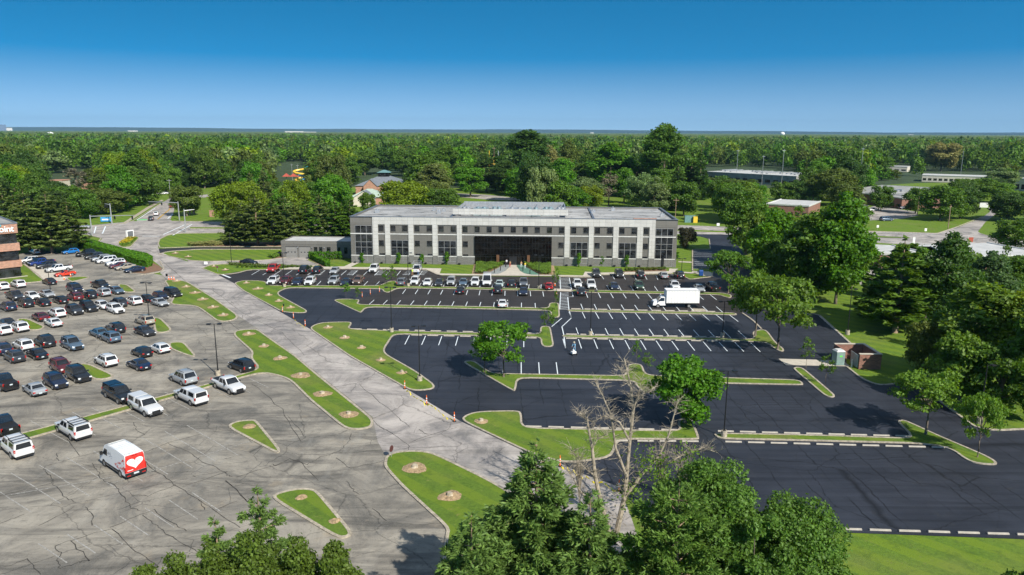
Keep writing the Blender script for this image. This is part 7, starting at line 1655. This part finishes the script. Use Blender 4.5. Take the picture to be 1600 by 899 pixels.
solo(352, 1010, 810, 100, 'shorter pine top left of the slim one', 'pine_near', lambda w, h: tufted(49, w, h, .8, 11, 6, 4500, .24, .7, -.05, .35))
for x_, y_, w_, sd, lb in ((298, 866, 110, 50, 'leftmost of the bushy small-leaved trees at the bottom left'), (352, 846, 110, 51, 'second bushy small-leaved tree at the bottom left'), (425, 830, 130, 54, 'tallest bushy small-leaved tree under the slim pine top'), (484, 842, 100, 55, 'fourth bushy small-leaved tree at the bottom left'), (535, 852, 80, 52, 'small bushy tree nearest the tree shadow at the bottom'), (246, 888, 80, 56, 'lowest bushy tree at the bottom left')):
    solo(x_, 1090 + (x_ % 7) * 3, y_, w_, lb, 'bush', lambda w, h: leafy(sd, w, h, 1.0, 130, 30000, .1, 'ovoid'))
solo(1600, 1040, 872, 80, 'leafy top just entering at the bottom right corner', 'oak_near', lambda w, h: leafy(53, w, h, .8, 50, 20000, .1))
M['bark_dead'] = plain('grey_dead_bark', (.3, .26, .2), .9, var=.45, scale=3)
# the dead tree: several bare stems
p0 = G(958, 838); t = thing('dead_tree', p0, 0, 'bare dead tree with several pale broken stems at the bottom centre', 'tree'); rg = random.Random(12)
sc_ = (p0 - CAMP).dot(_w) / 1150
def at_px(x, y, dy=0.0):          # a point of the stem's own upright plane, depth dy metres behind the foot
    d = _w * F + _r * (x - CX) - _u * (y - CY); k = (p0.y + dy) / d.y; q = CAMP + d * k; return q - p0
stems = [([(952, 838), (940, 790), (930, 745), (925, 700), (917, 655), (906, 645)], .20, 0.0), ([(962, 838), (975, 780), (979, 745), (984, 690), (990, 640), (985, 600), (975, 560)][:7], .2, .4), ([(979, 745), (962, 700), (955, 650), (940, 615), (930, 597)], .11, .4), ([(984, 690), (968, 660), (945, 650), (925, 660), (900, 645)], .08, .3),
         ([(975, 780), (1000, 745), (1030, 712), (1045, 680), (1055, 640), (1060, 625)], .12, 1.0), ([(984, 660), (992, 630), (1006, 615), (1022, 610)], .05, .4), ([(952, 820), (925, 790), (905, 765), (893, 742), (880, 730)], .08, -.4), ([(930, 745), (912, 730), (900, 715), (892, 700)], .05, 0), ([(1045, 722), (1065, 712), (1100, 700), (1122, 708)], .06, 1.3), ([(990, 640), (998, 615), (1003, 590)], .05, .4), ([(985, 605), (975, 590), (968, 575)], .04, .4), ([(925, 700), (935, 685), (950, 680)], .04, 0)]
for pts_, r_, dy in stems:
    P = [at_px(x, y, dy + .25 * k) for k, (x, y) in enumerate(pts_)]; mb = MB(); n_ = len(P); mb.tube(P, [r_ * 1.25 * (1 - .8 * k / (n_ - 1)) for k in range(n_)], 8)
    for k in range(1, n_):
        for _ in range(16):
            b0 = P[k - 1].lerp(P[k], rg.random()); d = Vector((rg.uniform(-1, 1), rg.uniform(-1, 1), rg.uniform(-.1, .9))).normalized(); L1 = rg.uniform(.4, 1.7); m1 = b0 + d * L1 * .5 + Vector((0, 0, rg.uniform(-.05, .15))); e1_ = b0 + d * L1
            mb.tube([b0, m1, e1_], [.022, .014, .005], 4)
            for _ in range(4): d2 = (d + Vector((rg.uniform(-1, 1), rg.uniform(-1, 1), rg.uniform(-.6, .6)))).normalized(); mb.tube([m1, m1 + d2 * rg.uniform(.2, .6)], [.01, .004], 3)
    mb.build('stem', M['bark_dead'], t)
rngx = np.random.default_rng(77)
c0 = np.array([at_px(1030, 735, 1.2), at_px(1010, 720, 1.0), at_px(1050, 755, 1.5), at_px(985, 770, .8), at_px(1075, 715, 1.6)]); idx = rngx.integers(0, 5, 900); C = c0[idx] + rngx.normal(size=(900, 3)) * .75; V = cards(C, unit(900, rngx), .1 + .08 * rngx.random(900), rngx)
o = bpy.data.objects.new('climbing_leaves', quad_mesh('climbing_leaves', V, M['leaf'])); COL.objects.link(o); o.parent = t; o.color = (*TONE['fresh'], 1)
# thin bare saplings around it
for i, (x, y, yt) in enumerate(((1030, 800, 668), (1065, 790, 690), (905, 790, 690))):
    q = G(x, y); h = hgt(x, y, yt); tt = thing('bare_sapling', q, 0, ('left', 'middle', 'right')[(1, 2, 0)[i]] + ' one of the thin bare saplings around the dead tree', 'tree', 'bare saplings around the dead tree'); mb = MB()
    for k in range(44):
        a = rg.random() * 6.28; z0 = rg.random() * h * .5; sp = rg.uniform(.4, 1.4); mb.tube([(0, 0, z0), (math.cos(a) * sp * .5, math.sin(a) * sp * .5, z0 + (h - z0) * .5), (math.cos(a) * sp, math.sin(a) * sp, h * rg.uniform(.6, 1))], [.03, .016, .005], 4)
    mb.build('stems', M['bark_dead'], tt)
hz = MB().box(-24000, 24000, -800, 23500, -1.0, 420).build('haze', [])
hm = bpy.data.materials.new('haze_air'); hm.use_nodes = True; hm.node_tree.nodes.clear()
vo = hm.node_tree.nodes.new('ShaderNodeVolumePrincipled'); ho = hm.node_tree.nodes.new('ShaderNodeOutputMaterial')
vo.inputs['Color'].default_value = (.36, .64, .92, 1); vo.inputs['Density'].default_value = 0.00004; vo.inputs['Anisotropy'].default_value = 0.0
hm.node_tree.links.new(vo.outputs[0], ho.inputs['Volume']); hz.data.materials.clear(); hz.data.materials.append(hm)
hz['kind'] = 'stuff'
